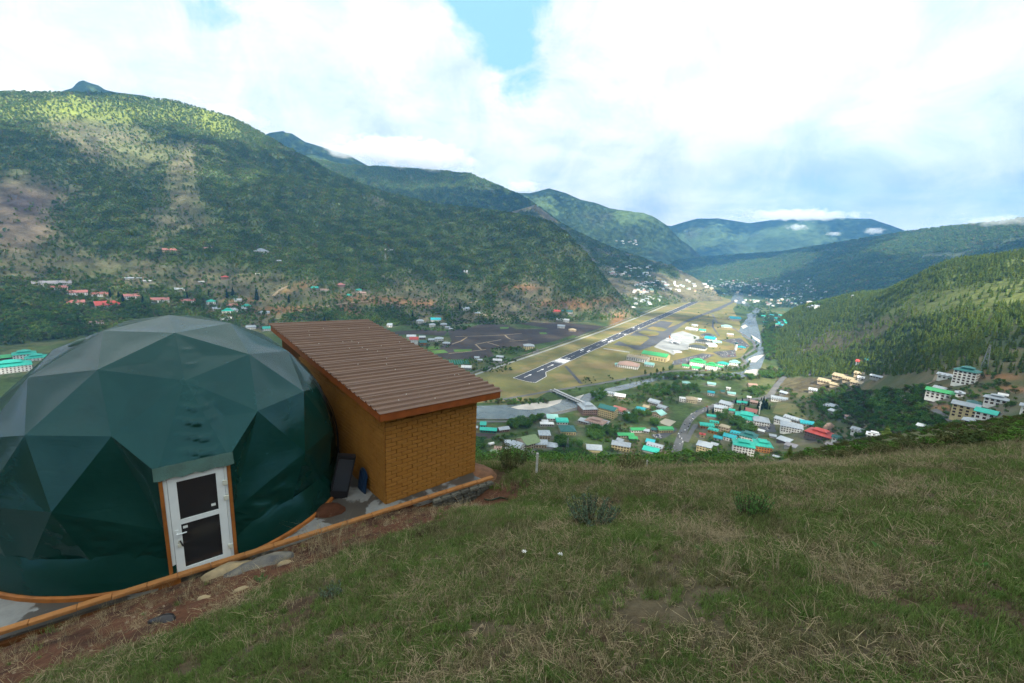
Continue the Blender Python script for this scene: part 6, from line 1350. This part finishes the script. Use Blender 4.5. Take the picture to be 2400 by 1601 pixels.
# shade net tunnels beside the airfield
m_net = mat('green shade net', (.012, .130, .085), .6, .3, .3, .2)
q0, q1, q2 = [Vector(on_floor(*g(7, *p))) for p in ((970, 872), (1250, 868), (1225, 812))]
for i in range(9):
    a = q0.lerp(q1, i / 9); b = q0.lerp(q1, (i + .8) / 9); up = (q2 - q1); V = []
    for j in range(7):
        t = j / 6; h_ = 2.6 * math.sin(math.pi * t); c0 = a.lerp(b, t); V += [c0 + Vector((0, 0, h_ + .2)), c0 + up + Vector((0, 0, h_ + .2))]
    tag(put('shade_tunnel', mesh_of('shade_tunnel', V, [(2 * j, 2 * j + 2, 2 * j + 3, 2 * j + 1) for j in range(6)], m_net)), 'green shade net tunnel between the shed roof and the airfield wall', 'greenhouse', 'shade net tunnels by the airfield')
# boulder and tanks
q = hit(*g(4, 200, 770), dmin=300); tag(blobmesh('boulder', q[0], q[1], 9.5, 6, 9, .4, mat('pink boulder', (.36, .25, .19), .9, .2, .4, .3, .6, 2), 33, q[2] - 1, rough=.4), 'big pinkish boulder above the big red roof', 'boulder')
q = hit(*g(1, 480, 890), dmin=300); tt = empty('water_tank', q, .6); tag(tt, 'white cylindrical water tank in the bushes near the shed', 'tank'); MB().tube((-4, 0, 2.0), (4, 0, 2.0), 2.0, k=14).put('barrel', wm('w'), tt, True); MB().box((-2, 0, .2), (.6, 3, 1.2)).put('saddle', m_bc, tt); MB().box((2, 0, .2), (.6, 3, 1.2)).put('saddle', m_bc, tt)
# ---------------------------------------------------------------- trees and bushes of the valley
# trodden yards around the houses: bare earth
_hp = np.array(HPOS)
for kid, me, u in OBJV:
    if kid not in (0, 1, 2, 3): continue
    p = P3[u]; dd_ = np.hypot(p[:, 0], p[:, 1]); sel = np.nonzero((dd_ > 450) & (dd_ < 2400) & (np.abs(np.arctan2(p[:, 0], p[:, 1])) < R(56)))[0]
    if not len(sel): continue
    m = np.zeros(len(sel))
    for hx, hy, hr in _hp:
        r_ = np.hypot(p[sel, 0] - hx, p[sel, 1] - hy); m = np.maximum(m, sstep(r_, hr * 1.9 + 5, hr * .8))
    m *= .75 * sstep(fbm(p[sel, 0] / 14, p[sel, 1] / 14, 3, 77), .34, .6); c = PC[u].copy(); tint = np.where((fbm(p[sel, 0] / 45, p[sel, 1] / 45, 2, 78) > .5)[:, None], [.150, .118, .072], [.120, .110, .092])
    c[sel, :3] = c[sel, :3] * (1 - m[:, None]) + tint * m[:, None]; me.color_attributes['Col'].data.foreach_set('color', c.ravel())
HP = np.array(HPOS); RP = np.array([(p.x, p.y) for k in ROADQ for p in ROADQ[k]])
def free(x, y, r=1.0):
    if (np.hypot(HP[:, 0] - x, HP[:, 1] - y) < HP[:, 2] * .9 + r).any(): return False
    return not (np.hypot(RP[:, 0] - x, RP[:, 1] - y) < 8.5).any()
BIG = []; MASS = []
def grove(k, X, Y, rx, ry, cnt, h0, h1, where='', single=True):
    for i in range(cnt):
        a, r_ = rnd.uniform(0, 6.28), math.sqrt(rnd.random()); q = hit(*g(k, X + math.cos(a) * rx * r_, Y + math.sin(a) * ry * r_), dmin=120)
        if not free(q[0], q[1]): continue
        (BIG if single else MASS).append((tuple(q), rnd.uniform(h0, h1), where if single else ''))
for a in ((1, 1000, 530, 230, 70, 24, 8, 12, 'in the big clump by the near river road'), (1, 1330, 440, 120, 50, 12, 8, 12, 'at the right end of the riverside clump'), (1, 850, 560, 90, 60, 9, 7, 10, 'at the left end of the riverside clump'), (1, 1750, 880, 130, 90, 15, 7, 11, 'right of the lattice pylon'), (1, 250, 920, 120, 120, 18, 5, 9, 'near the shed corner'), (1, 1900, 900, 250, 60, 18, 4, 8, 'below the dark teal roof'), (2, 450, 1000, 330, 130, 39, 6, 11, 'in the thicket behind the two barracks'), (2, 1000, 720, 200, 90, 24, 7, 11, 'between the yellow block and the sports court'), (2, 1250, 620, 120, 120, 15, 6, 10, 'left of the small teal gable'), (2, 1380, 230, 330, 110, 39, 7, 11, 'in the grove on the near river bank'), (2, 1800, 150, 330, 90, 30, 6, 10, 'in the grove below the river bend'), (2, 330, 320, 140, 80, 15, 8, 12, 'beside the pale long house at the river'), (2, 1330, 830, 80, 50, 7, 8, 11, 'beside the sports court'), (3, 640, 740, 130, 110, 15, 9, 13, 'behind the orange walled buildings'), (3, 850, 830, 120, 90, 12, 8, 12, 'behind the white hotel'), (3, 380, 600, 80, 70, 6, 9, 12, 'left of the very wide turquoise roof'), (3, 1000, 150, 170, 80, 18, 6, 10, 'left of the hill road'), (3, 2020, 760, 90, 60, 7, 8, 12, 'above the big red roof'), (3, 540, 1130, 60, 60, 3, 8, 11, 'beside the white hotel front'), (3, 2150, 420, 120, 70, 12, 6, 10, 'beside the large pale metal roof'), (4, 750, 560, 60, 130, 12, 10, 15, 'in the row across the right scrub slope')): grove(*a)
for a in ((1, 1000, 800, 500, 130, 50, 2, 5), (1, 300, 1100, 250, 80, 40, 2, 6), (1, 1800, 1060, 500, 60, 60, 3, 7), (2, 500, 960, 420, 200, 80, 2, 5), (2, 1500, 300, 500, 180, 70, 2, 5), (2, 900, 380, 300, 90, 40, 2, 5), (2, 1950, 200, 250, 120, 40, 2, 6), (2, 1000, 1250, 900, 120, 70, 2, 6), (3, 1200, 180, 500, 150, 60, 3, 6), (3, 400, 1000, 300, 150, 30, 2, 5), (3, 1900, 450, 400, 250, 60, 2, 6), (3, 900, 1330, 900, 120, 80, 3, 7), (4, 700, 560, 600, 200, 330, 3, 8), (4, 350, 480, 330, 180, 160, 3, 8), (4, 1250, 770, 430, 110, 150, 2, 6), (4, 900, 720, 400, 120, 110, 2, 6), (4, 1150, 430, 250, 110, 80, 3, 7), (4, 1800, 430, 500, 260, 120, 1.5, 5), (4, 500, 880, 500, 120, 90, 2, 6), (5, 1500, 860, 850, 35, 110, 4, 9), (5, 1000, 820, 400, 25, 30, 3, 7), (5, 2260, 300, 110, 330, 190, 6, 11), (5, 2300, 800, 200, 70, 50, 5, 10), (6, 800, 800, 100, 30, 6, 3, 6), (6, 420, 890, 240, 16, 40, 3, 7), (6, 1150, 730, 330, 30, 36, 2, 5), (6, 1850, 350, 200, 150, 26, 3, 6), (7, 1500, 310, 500, 40, 120, 3, 7), (7, 850, 380, 400, 60, 90, 4, 8), (7, 1800, 690, 300, 50, 70, 3, 7), (7, 650, 610, 380, 60, 36, 4, 8), (7, 1500, 830, 350, 60, 50, 3, 6), (7, 1500, 930, 300, 40, 30, 3, 6), (9, 1150, 480, 300, 50, 60, 5, 10), (9, 1500, 430, 500, 60, 110, 4, 9), (9, 700, 270, 400, 60, 60, 4, 9), (9, 1250, 580, 180, 40, 40, 6, 11), (9, 1700, 330, 600, 150, 160, 6, 11), ('L', 600, 500, 600, 70, 260, 5, 10), ('L', 300, 600, 400, 90, 200, 6, 11), ('L', 1700, 560, 400, 70, 130, 4, 8), ('M', 400, 470, 500, 70, 160, 4, 9), ('M', 900, 420, 400, 50, 100, 3, 7), ('M', 1500, 480, 400, 30, 80, 3, 6)): grove(*(a[:5] + (int(a[5] * 1.5), a[6] * 1.1, a[7] * 1.15)), single=False)
BIG.sort(key=lambda t: -t[1] / math.hypot(*t[0][:2]))
for q, h, wh in BIG[:295]: make_tree(LEAFY[rnd.randrange(3)], q, h * 1.1, 'round leafy tree ' + wh, 'leafy trees ' + wh, 'tree', 'leafy_tree', rnd.uniform(.95, 1.35))
MASS += BIG[295:]
P = np.array([m[0] for m in MASS]); hh = np.array([m[1] for m in MASS])
scatter('valley_bushes', P, pr_leaf[:4] + pr_shrub, hh, None, 'green bushes and small trees scattered over the valley', 'bushes', np.stack([hh * 1.25, hh * 1.25, hh], 1))
for X, Y in ((540, 832), (612, 848), (790, 785), (870, 772), (900, 750), (1240, 832), (1460, 802), (1600, 785), (1690, 782), (1760, 775), (1800, 768), (1850, 762), (1900, 752), (1950, 705), (1975, 672), (1895, 608), (2000, 338), (2060, 402), (2072, 455), (2092, 435), (700, 800), (1290, 780), (1650, 760), (1720, 770), (1830, 720)):
    q = on_floor(*g(5, X, Y)); make_tree(LEAFB[rnd.randrange(2)], q, rnd.uniform(10, 15), 'bushy poplar on the river bank at the airport', 'poplars along the river', 'poplar', 'poplar_tree', .8)
for X, Y, h in ((1000, 425, 14), (1040, 405, 19), (1085, 390, 20), (1125, 425, 18), (1060, 450, 16), (1155, 435, 14), (540, 400, 13), (685, 460, 12), (765, 485, 12), (835, 385, 12), (130, 505, 11), (225, 505, 11), (620, 335, 12), (725, 340, 12), (1200, 440, 10)):
    q = hit(*g(3, X, Y), dmin=300); make_tree(CYPR[rnd.randrange(2)], q, h, 'dark pointed cypress near the main road bend', 'cypresses in the town', 'cypress', 'cypress_tree')
for k, X, Y, h in (('L', 1770, 425, 40), ('L', 1990, 440, 26), ('L', 985, 445, 26), ('L', 1565, 410, 30), ('L', 1605, 400, 32), ('L', 850, 440, 26), ('L', 820, 410, 22), ('L', 760, 400, 24), ('L', 1440, 400, 22), ('L', 1290, 410, 22), ('M', 1110, 425, 26), ('M', 785, 490, 26), ('M', 180, 530, 24)):
    q = hit(*g(k, X, Y), dmin=900); make_tree(CYPR[rnd.randrange(2)], q, h, 'tall dark conifer among the houses at the left mountain foot', 'dark conifers at the mountain foot', 'conifer', 'conifer_tree', 'LM'.index(k) * .2 + 1.0)
make_tree(CYPR[1], hit(*g(5, 765, 625), dmin=300), 15, 'lone dark conifer in front of the green hangar', None, 'conifer', 'conifer_tree'); make_tree(PINES[1], hit(*g(4, 800, 985), dmin=200), 20, 'large dark pine left of the white house with a green roof', None, 'pine', 'pine_tree', 1.5)
# the slope below the crest: bushes and young trees whose tops show
P, _ = sample((GK == 0) * (gD > 45) * (gD < 500) * sstep(gD, 60, 220) * sstep(n_b, .25, .45) * (gA > R(-8)) * (gA < R(39)), 4200, 9)
hh = tall(len(P), 4.5, 10) * np.clip(np.hypot(P[:, 0], P[:, 1]) / 200, .45, 1.25)
ordr = np.argsort(-hh / np.hypot(P[:, 0], P[:, 1]))
for i in ordr[:70]: make_tree((SHRUB + LEAFY)[rnd.randrange(6)], P[i], float(hh[i]), 'dull green bush on the slope just below the grass crest', 'bushes below the grass crest', 'bush', 'bush', 1.2)
r_ = ordr[70:]; scatter('slope_bushes', P[r_], pr_shrub + pr_leaf[:3] + pr_pine[:1], hh[r_], None, 'dark bushes covering the slope below the grass crest', 'bushes', np.stack([hh[r_] * 1.3, hh[r_] * 1.3, hh[r_]], 1))
# brush on the nearer spur at the right
P, _ = sample((GK == 0) * (gD > 21) * (gD < 200) * (gA > R(34)) * sstep(n_c, .38, .55), 2400, 1.0); hh = tall(len(P), .22, .62)
scatter('brush', P, pr_shrub, hh, None, 'low dry brush on the spur beyond the grass at the right', 'brush', np.stack([hh * 1.5, hh * 1.5, hh], 1))

# ---------------------------------------------------------------- grass of the foreground
def tuft(seed, nb_, h0, h1, spread, lean, m, wd=.0027):
    r = random.Random(seed); V = []; F = []
    for i in range(nb_):
        a = r.uniform(0, 6.28); x, y = r.gauss(0, spread), r.gauss(0, spread); h = r.uniform(h0, h1); l = h * r.uniform(.2, 1.0) * lean; c, s_ = math.cos(a), math.sin(a); w_ = wd * r.uniform(.7, 1.3); b = len(V); t = r.uniform(0, 3.14); wx, wy = math.cos(t) * w_, math.sin(t) * w_
        V += [(x - wx, y - wy, -.01), (x + wx, y + wy, -.01), (x + c * l * .35 - wx * .8, y + s_ * l * .35 - wy * .8, h * .62), (x + c * l * .35 + wx * .8, y + s_ * l * .35 + wy * .8, h * .62), (x + c * l, y + s_ * l, h * (1 - .35 * lean * r.random()))]
        F += [(b, b + 1, b + 3, b + 2), (b + 2, b + 3, b + 4)]
    return mesh_of('tuft', V, F, m)
def straw(seed, nb_, m, L0=.06, L1=.22):
    r = random.Random(seed); V = []; F = []
    for i in range(nb_):
        a = r.uniform(0, 6.28); x, y = r.gauss(0, .09), r.gauss(0, .09); L = r.uniform(L0, L1); c, s_ = math.cos(a), math.sin(a); w_ = .0022; b = len(V); z0, z1, z2 = r.uniform(.004, .03), r.uniform(.01, .05), r.uniform(.004, .05)
        V += [(x + s_ * w_, y - c * w_, z0), (x - s_ * w_, y + c * w_, z0), (x + c * L * .5 + s_ * w_, y + s_ * L * .5 - c * w_, z1), (x + c * L * .5 - s_ * w_, y + s_ * L * .5 + c * w_, z1), (x + c * L, y + s_ * L, z2)]; F += [(b, b + 1, b + 3, b + 2), (b + 2, b + 3, b + 4)]
    return mesh_of('straw', V, F, m)
tg = [proto('ae_g%d' % i, tuft(30 + i, 30, .04, .12, .035, .9, m_grass)) for i in range(3)]
tm_ = [proto('af_m%d' % i, tuft(40 + i, 28, .04, .13, .04, 1.0, m_gmix)) for i in range(3)]
td = [proto('ag_d%d' % i, tuft(50 + i, 18, .05, .15, .045, 1.3, m_dry)) for i in range(3)]
ts = [proto('ah_s%d' % i, straw(60 + i, 20, m_dry)) for i in range(3)]
tl = [proto('ai_l%d' % i, tuft(70 + i, 9, .14, .34, .03, .9, m_dry, .002)) for i in range(2)]
def gpoints(cnt, d0, d1, a0=-56, a1=60, power=1.0):
    d = d0 + (d1 - d0) * nrs.rand(cnt) ** power; a = np.radians(nrs.uniform(a0, a1, cnt)); x, y = np.sin(a) * d, np.cos(a) * d
    q = (x - CU0[0]) * CUN[0] + (y - CU0[1]) * CUN[1]; r = (x - CU0[0]) * CUD[0] + (y - CU0[1]) * CUD[1]
    bk = 2.25 + 0.17 * np.maximum(-r, 0) - .7 * sstep(r, 0, 2.5) + 1.0 * (fbm(x * .8, y * .8, 3, 210) - 0.5)
    dirt = sstep(-q, bk + .35, bk - .15) * sstep(r, 3.9, 2.6)
    inpad = (q > -.15) & (r < 3.6) & (q < 13)
    ok = (~inpad) & (nrs.rand(cnt) > dirt * .996)
    x, y = x[ok], y[ok]; return np.stack([x, y, terrain(x, y)], 1)
SX_, SY_ = -0.10, 0.38
def grass(name, protos, cnt, d0, d1, s0, s1, thr, seed, label, fs=.9, power=1.0):
    P = gpoints(cnt, d0, d1, power=power); nn = fbm(P[:, 0] * fs, P[:, 1] * fs, 4, seed, .6) + .25 * (nrs.rand(len(P)) - .5); bare = sstep(fbm(P[:, 0] * 1.1 + 7, P[:, 1] * 1.1, 4, 330, .65), .54, .66); nn = nn - .035 * bare; P = P[nn > thr]; dd_ = np.hypot(P[:, 0], P[:, 1])
    s_ = nrs.uniform(s0, s1, len(P)) * np.clip(.52 + dd_ / 9, .68, 1.9)
    rt = np.stack([nrs.normal(0, .22, len(P)), nrs.normal(0, .22, len(P)), nrs.uniform(0, 6.28, len(P))], 1)
    scatter(name, P, protos, s_, rt, label, 'grass')
grass('green_grass', tg, 100000, 1.0, 18, .35, .85, .43, 301, 'short green grass tufts on the near slope', 1.7, .85)
grass('fading_grass', tm_, 60000, 1.0, 22, .35, .85, .44, 302, 'short yellowish grass tufts on the near slope', 1.3, .85)
grass('dry_grass', td, 19000, 1.0, 24, .35, .85, .50, 303, 'dry straw coloured grass tufts on the near slope', 1.1, .85)
grass('straw_litter', ts, 18000, 1.0, 16, .45, .95, .51, 304, 'flattened dry straw lying between the grass tufts', 1.2, .8)
grass('tall_dry_grass', tl, 4200, 2.5, 24, .5, 1.1, .58, 305, 'taller dry grass stalks standing out of the near slope', .5, .8)
# a few fibres on the dirt bank
x_ = nrs.uniform(-8, 2, 900); q_ = nrs.uniform(-3, -.1, 900); P = np.stack([CU0[0] + CUD[0] * x_ + CUN[0] * q_, CU0[1] + CUD[1] * x_ + CUN[1] * q_], 1); P = np.concatenate([P, terrain(P[:, 0], P[:, 1])[:, None]], 1)
scatter('bank_straw', P, ts[:2] + tl, nrs.uniform(.35, .8, 900), None, 'loose dry straw on the dirt bank', 'straw')
pebs = [proto('aj_p%d' % i, (lambda o: (o.data, bpy.data.objects.remove(o))[0])(blobmesh('peb', 0, 0, 1, .8, .7, 0, mat('small stone', (.20, .15, .10), .9, .2, .4, 3, rand=.4), 40 + i, 0, 8, 3, .5))) for i in range(2)]
P = np.concatenate([P[nrs.rand(900) < .35], gpoints(500, 1.2, 12)]); scatter('pebbles', P, pebs, nrs.uniform(.008, .03, len(P)), None, 'small stones scattered on the bare soil', 'stones')
# dry clump hanging over the bank, and single plants
def clump(px, py, name, cnt, h0, h1, spread, lean, m, label, cat, wd=.003, loc=None):
    q = hit(px, py) if loc is None else loc; me = tuft(int(px * 7 + py), cnt, h0, h1, spread, lean, m, wd); me.name = name
    return tag(put(name, me, None, tuple(q)), label, cat)
clump(770, 1300, 'grass_clump', 90, .25, .75, .16, .9, m_dry, 'tall dry grass clump leaning over the dirt bank', 'grass'); clump(850, 1290, 'grass_clump', 70, .18, .5, .16, .9, m_dry, 'lower dry grass clump right of the tall one', 'grass')
def herb(px, py, name, h, w_, nl, m, label, cat, size=.05, up=.8, seed=1):
    q = hit(px, py); e = empty(name, q); r = random.Random(seed); V = []; F = []; sb_ = MB()
    for s_ in range(nl // 14):
        a = r.uniform(0, 6.28); rr = w_ * math.sqrt(r.random()); bx, by = math.cos(a) * rr * .5, math.sin(a) * rr * .5; tx, ty, tz = math.cos(a) * rr, math.sin(a) * rr, h * r.uniform(.6, 1.0)
        sb_.tube((bx, by, -.02), (tx, ty, tz), .005, .002, 4)
        for k in range(14):
            t = .25 + .75 * k / 13; c = Vector((bx + (tx - bx) * t, by + (ty - by) * t, tz * t)); aa = r.uniform(0, 6.28); d = Vector((math.cos(aa), math.sin(aa), r.uniform(.1, up))).normalized(); L = size * r.uniform(.7, 1.3); sd_ = d.cross(UPZ).normalized() * L * .22; b = len(V)
            V += [c, c + d * L * .5 + sd_, c + d * L, c + d * L * .5 - sd_]; F += [(b, b + 1, b + 2, b + 3)]
    put('leaves', mesh_of('leaves', V, F, m), e); sb_.put('stems', m_bark, e); return tag(e, label, cat)
herb(1385, 1228, 'sage_bush', .36, .42, 1300, m_sage, 'grey green sage bush standing alone on the slope', 'bush', .045, 1.4, 3); herb(1757, 1212, 'green_bush', .34, .26, 900, m_fresh, 'fresh green feathery bush right of the sage bush', 'bush', .04, 1.0, 4)
herb(775, 1400, 'green_bush', .14, .16, 300, m_sage, 'small grey green plant below the dry grass clump', 'plant', .03, 1.0, 5); herb(1000, 1255, 'green_bush', .22, .22, 420, m_gmix, 'dull weed on the slope below the shed corner', 'plant', .04, 1.0, 6); herb(615, 1362, 'green_bush', .12, .12, 220, m_fresh, 'small bright weed beside the slate rock', 'plant', .03, .8, 7)
for px, py, h, w_, m, lab in ((1200, 1102, .8, .5, m_leafd, 'roundish bush at the grass crest near the shed corner'), (1412, 1100, .75, .4, m_leafd, 'dark upright bush at the grass crest left of the short post'), (1475, 1108, .5, .4, m_gmix, 'pale bush at the grass crest by the short post'), (1640, 1098, .9, .8, m_sage, 'pale rounded bush at the grass crest')):
    herb(px, py, 'crest_bush', h, w_, 800, m, lab, 'bush', .07, 1.2, px)
for px, py, s_, lab in ((2070, 1298, .13, 'leafy weed with broad leaves on the right slope'), (2312, 1345, .12, 'leafy weed with broad leaves nearest the right edge'), (1640, 1290, .09, 'tiny leafy weed in the middle of the slope'), (2050, 1262, .07, 'tiny leafy weed above the broad leaved one')):
    q = hit(px, py); e = empty('broad_leaf_weed', q); tag(e, lab, 'plant')
    for k in range(7):
        a = 2 * math.pi * k / 7 + rnd.random(); L = s_ * rnd.uniform(.7, 1.2); d = Vector((math.cos(a), math.sin(a), rnd.uniform(.4, 1.1))).normalized(); sd_ = d.cross(UPZ).normalized() * L * .34
        put('leaf', mesh_of('leaf', [(0, 0, 0), d * L * .45 + sd_, d * L - Vector((0, 0, L * .25)), d * L * .45 - sd_, d * L * .5 + Vector((0, 0, .012))], [(0, 1, 4), (1, 2, 4), (2, 3, 4), (3, 0, 4)], m_fresh), e)
m_flw = mat('white petals', (.78, .78, .76), .6, .3)
for px, py, lab in ((1313, 1310, 'small white flower in the grass, the larger one'), (1228, 1303, 'tiny white flower left of the larger one')):
    q = hit(px, py); e = empty('white_flower', q); tag(e, lab, 'flower')
    for k in range(6): a = k * 1.05; put('petal', mesh_of('petal', [(0, 0, .05), (math.cos(a - .3) * .022, math.sin(a - .3) * .022, .065), (math.cos(a) * .036, math.sin(a) * .036, .06), (math.cos(a + .3) * .022, math.sin(a + .3) * .022, .065)], [(0, 1, 2, 3)], m_flw), e)
    MB().tube((0, 0, -.01), (0, 0, .05), .002, k=4).put('stem', m_grass, e)
m_post = mat('weathered white post', (.42, .43, .40), .85, .2, .35, 9)
for px, py0, py1, lab in ((1257, 1112, 1062, 'pale fence post at the grass crest near the shed'), (1514, 1108, 1078, 'shorter pale fence post at the grass crest')):
    q = hit(px, py0); d = math.hypot(q[0], q[1]); h = (azt(px, py1)[1] - azt(px, py0)[1]) * d; e = empty('fence_post', q); tag(e, lab, 'post')
    mb = MB().box((0, 0, h / 2 - .1), (.055, .055, h + .2)); mb.put('shaft', m_post, e); MB().tube((-.05, 0, h * .85), (.05, 0, h * .85), .006, k=5).put('nail', m_metal, e)
# ---------------------------------------------------------------- unseen cloud added to shade the valley, haze
HZ = 4000.0
lit = []
def patch(px, py, r, disp=True, floor=False):  # gap in the added cloud above a spot meant to be sunlit
    if disp: px, py = px * S, py * S
    q = on_floor(px, py) if floor else hit(px, py, dmin=600); t = (HZ - q[2]) / sd.z; lit.append((q[0] + sd.x * t, q[1] + sd.y * t, r))
for a in ((-60, 240, 300), (20, 238, 270), (130, 236, 260), (240, 244, 250), (330, 254, 240), (430, 266, 240), (490, 278, 240), (535, 290, 220), (420, 345, 110), (470, 385, 110), (300, 320, 130), (180, 290, 150)): patch(*a)
for a in ((1600, 718, 380), (1660, 700, 380), (1540, 770, 270), (1650, 790, 290), (1700, 672, 420), (1590, 680, 300), (1690, 830, 190), (1740, 720, 320), (1480, 800, 150)): patch(*a, disp=False, floor=True)
for a in ((1850, 722, 190), (1920, 710, 210), (2000, 695, 220), (2080, 680, 230), (2170, 665, 240), (2260, 650, 250), (2340, 640, 260), (2330, 610, 240), (2250, 690, 190), (2340, 695, 190), (2100, 705, 130), (1880, 708, 280), (2060, 675, 310), (2230, 638, 330), (2340, 615, 330)): patch(*a)
for a in ((1480, 492, 330), (1400, 478, 260), (800, 386, 260), (860, 400, 220), (1600, 555, 260)): patch(*a)
def patch3(px, py, d, r):
    a, t = azt(px * S, py * S); q = (math.sin(a) * d, math.cos(a) * d, t * d); k = (HZ - q[2]) / sd.z; lit.append((q[0] + sd.x * k, q[1] + sd.y * k, r))
for a in ((40, 185, 4500, 500), (-250, 185, 4500, 500), (930, 345, 4500, 500), (1120, 350, 4500, 400), (740, 340, 4600, 450), (1200, 425, 5500, 380), (520, 255, 3900, 300), (1850, 480, 7600, 650), (1650, 480, 7600, 450), (2020, 500, 7400, 450), (1850, 520, 7300, 300), (2330, 500, 4200, 480)): patch3(*a)
L = np.array(lit)
cs = 36.0; xs = np.arange(-4800, 8200, cs); ys = np.arange(-9500, 5600, cs)
CXX, CYY = np.meshgrid(xs, ys, indexing='ij'); CZ = HZ + 260 * (fbm(CXX / 900, CYY / 900, 4, 401) - .5)
wob = (fbm(CXX / 330, CYY / 330, 4, 410) - .5) * 300
sdist = np.full(CXX.shape, 1e9)
for lx, ly, lr in L: sdist = np.minimum(sdist, np.hypot(CXX - lx, CYY - ly) - lr)
keep = sdist + wob + nrs.uniform(-130, 130, CXX.shape) > 0
thin = np.full(CXX.shape, .05)                   # added cloud thinned out: part of the sun comes through
for px, py, d, r, p_ in ((250, 420, 2600, 900, .20), (700, 450, 2700, 800, .22), (1050, 560, 2300, 700, .18), (200, 600, 1900, 700, .22), (700, 650, 1800, 600, .20), (1250, 640, 1950, 500, .24), (900, 400, 4500, 900, .30), (1400, 520, 5700, 900, .30), (1500, 880, 1000, 450, .24), (1600, 1000, 650, 260, .22), (2200, 860, 650, 260, .16), (2100, 700, 1200, 400, .25), (1900, 620, 4000, 900, .12)):
    a, t = azt(px * S, py * S); q = (math.sin(a) * d, math.cos(a) * d, t * d); k = (HZ - q[2]) / sd.z
    thin = np.maximum(thin, p_ * np.exp(-((CXX - q[0] - sd.x * k) ** 2 + (CYY - q[1] - sd.y * k) ** 2) / (2 * (r * .7) ** 2)))
k = HZ / sd.z; thin = thin * sstep(np.hypot(CXX - sd.x * k, CYY - sd.y * k), 250, 420)
ii, jj = np.meshgrid(np.arange(CXX.shape[0]), np.arange(CXX.shape[1]), indexing='ij')
keep = keep & (np.mod(ii * .7548777 + jj * .5698403, 1.0) > thin)
far_ok = ~((CYY > 0) & (np.hypot(CXX, CYY) > 7800) & (np.abs(np.arctan2(CXX, CYY)) < R(52)))
I2 = np.arange(CXX.size).reshape(CXX.shape); Q2 = np.stack([I2[:-1, :-1], I2[1:, :-1], I2[1:, 1:], I2[:-1, 1:]], -1).reshape(-1, 4); kq = (keep & far_ok)[:-1, :-1].ravel()
V = np.stack([CXX, CYY, CZ], -1).reshape(-1, 3); q = Q2[kq]; u_, inv = np.unique(q.ravel(), return_inverse=True)
mc = bpy.data.materials.new('shade cloud sheet'); mc.use_nodes = True; mc.node_tree.nodes.clear(); n = N(mc.node_tree)
trl = n.add('ShaderNodeBsdfTranslucent', {0: (.50, .53, .56, 1)}); n.add('ShaderNodeOutputMaterial', {0: trl.outputs[0]})
cl = put('unseen_shade_cloud', mesh_of('unseen_shade_cloud', V[u_], inv.reshape(-1, 4), mc, smooth=True)); tag(cl, 'unseen cloud layer added overhead to shade the valley, with gaps for sun', 'cloud', kind='stuff')

# mist banks that hang on the ridges
def mist(px, py, d, rx, rz, dens, thr, label, seed, sc_=2.2, ry=None):
    a, t = azt(px * S, py * S); me = bpy.data.meshes.new('mist_bank'); bm = bmesh.new(); bmesh.ops.create_icosphere(bm, subdivisions=3, radius=1.0); bm.to_mesh(me); bm.free()
    o = put('mist_bank', me, None, (math.sin(a) * d, math.cos(a) * d, t * d), (0, 0, -a), (rx, ry or rx * .5, rz))
    m = bpy.data.materials.new('mist'); m.use_nodes = True; m.node_tree.nodes.clear(); n = N(m.node_tree)
    tc = n.add('ShaderNodeTexCoord').outputs['Object']; ln = n.add('ShaderNodeVectorMath', {0: tc}, operation='LENGTH').outputs['Value']
    mp = n.add('ShaderNodeMapping', {0: tc, 1: (seed * 3.1, 0, 0), 3: (rx / rz * .55, 1, 1)}).outputs[0]
    ns = n.noise(mp, sc_, 5, .6, .4); f = n.math('SUBTRACT', n.math('ADD', ns, n.rng(ln, .15, 1.0, .22, -.42)), thr)
    dn = n.math('MULTIPLY', n.rng(f, 0.0, .16), dens)
    v = n.add('ShaderNodeVolumePrincipled', {'Color': (.985, .99, 1.0, 1), 'Density': dn, 'Anisotropy': .2}); oo = n.add('ShaderNodeOutputMaterial'); n.t.links.new(v.outputs[0], oo.inputs['Volume']); me.materials.append(m)
    tag(o, label, 'mist', kind='stuff')
mist(-60, 192, 4500, 900, 170, .004, .38, 'mist bank over the top of the left mountain', 1)
mist(520, 262, 3900, 480, 110, .004, .42, 'mist rising behind the sunlit shoulder of the left mountain', 2)
mist(930, 350, 4450, 950, 170, .006, .32, 'cloud bank lying along the second ridge', 3)
mist(785, 345, 5200, 260, 150, .006, .40, 'mist plume beside the blue peak', 4)
mist(1200, 428, 5500, 330, 120, .006, .38, 'mist plume on the left of the third mountain', 5)
mist(1830, 494, 7500, 1150, 120, .004, .36, 'cloud cap along the far blue mountain', 6)
mist(1830, 522, 7300, 260, 80, .010, .44, 'ragged cloud drifting before the far blue mountain', 7)
mist(1915, 537, 7200, 150, 50, .012, .42, 'small cloud puff before the far blue mountain', 8)
mist(2010, 530, 7200, 190, 80, .012, .42, 'cloud puff at the right end of the far blue mountain', 9)
mist(2340, 507, 4150, 460, 60, .003, .40, 'mist lying on the right end of the dark ridge', 10)
top = float(GZ.max()) + 330; bot = float(GZ.min()) - 2
hb = MB().box((0, 0, (top + bot) / 2), (19400, 19400, top - bot))
mh = bpy.data.materials.new('valley haze'); mh.use_nodes = True; mh.node_tree.nodes.clear(); n = N(mh.node_tree)
pv = n.add('ShaderNodeVolumePrincipled', {'Color': (.15, .48, 1.0, 1), 'Density': 6.2e-5, 'Anisotropy': 0.1}); o_ = n.add('ShaderNodeOutputMaterial'); n.t.links.new(pv.outputs[0], o_.inputs['Volume'])
tag(hb.put('haze', mh), 'thin bluish haze filling the valley', 'haze', kind='stuff')
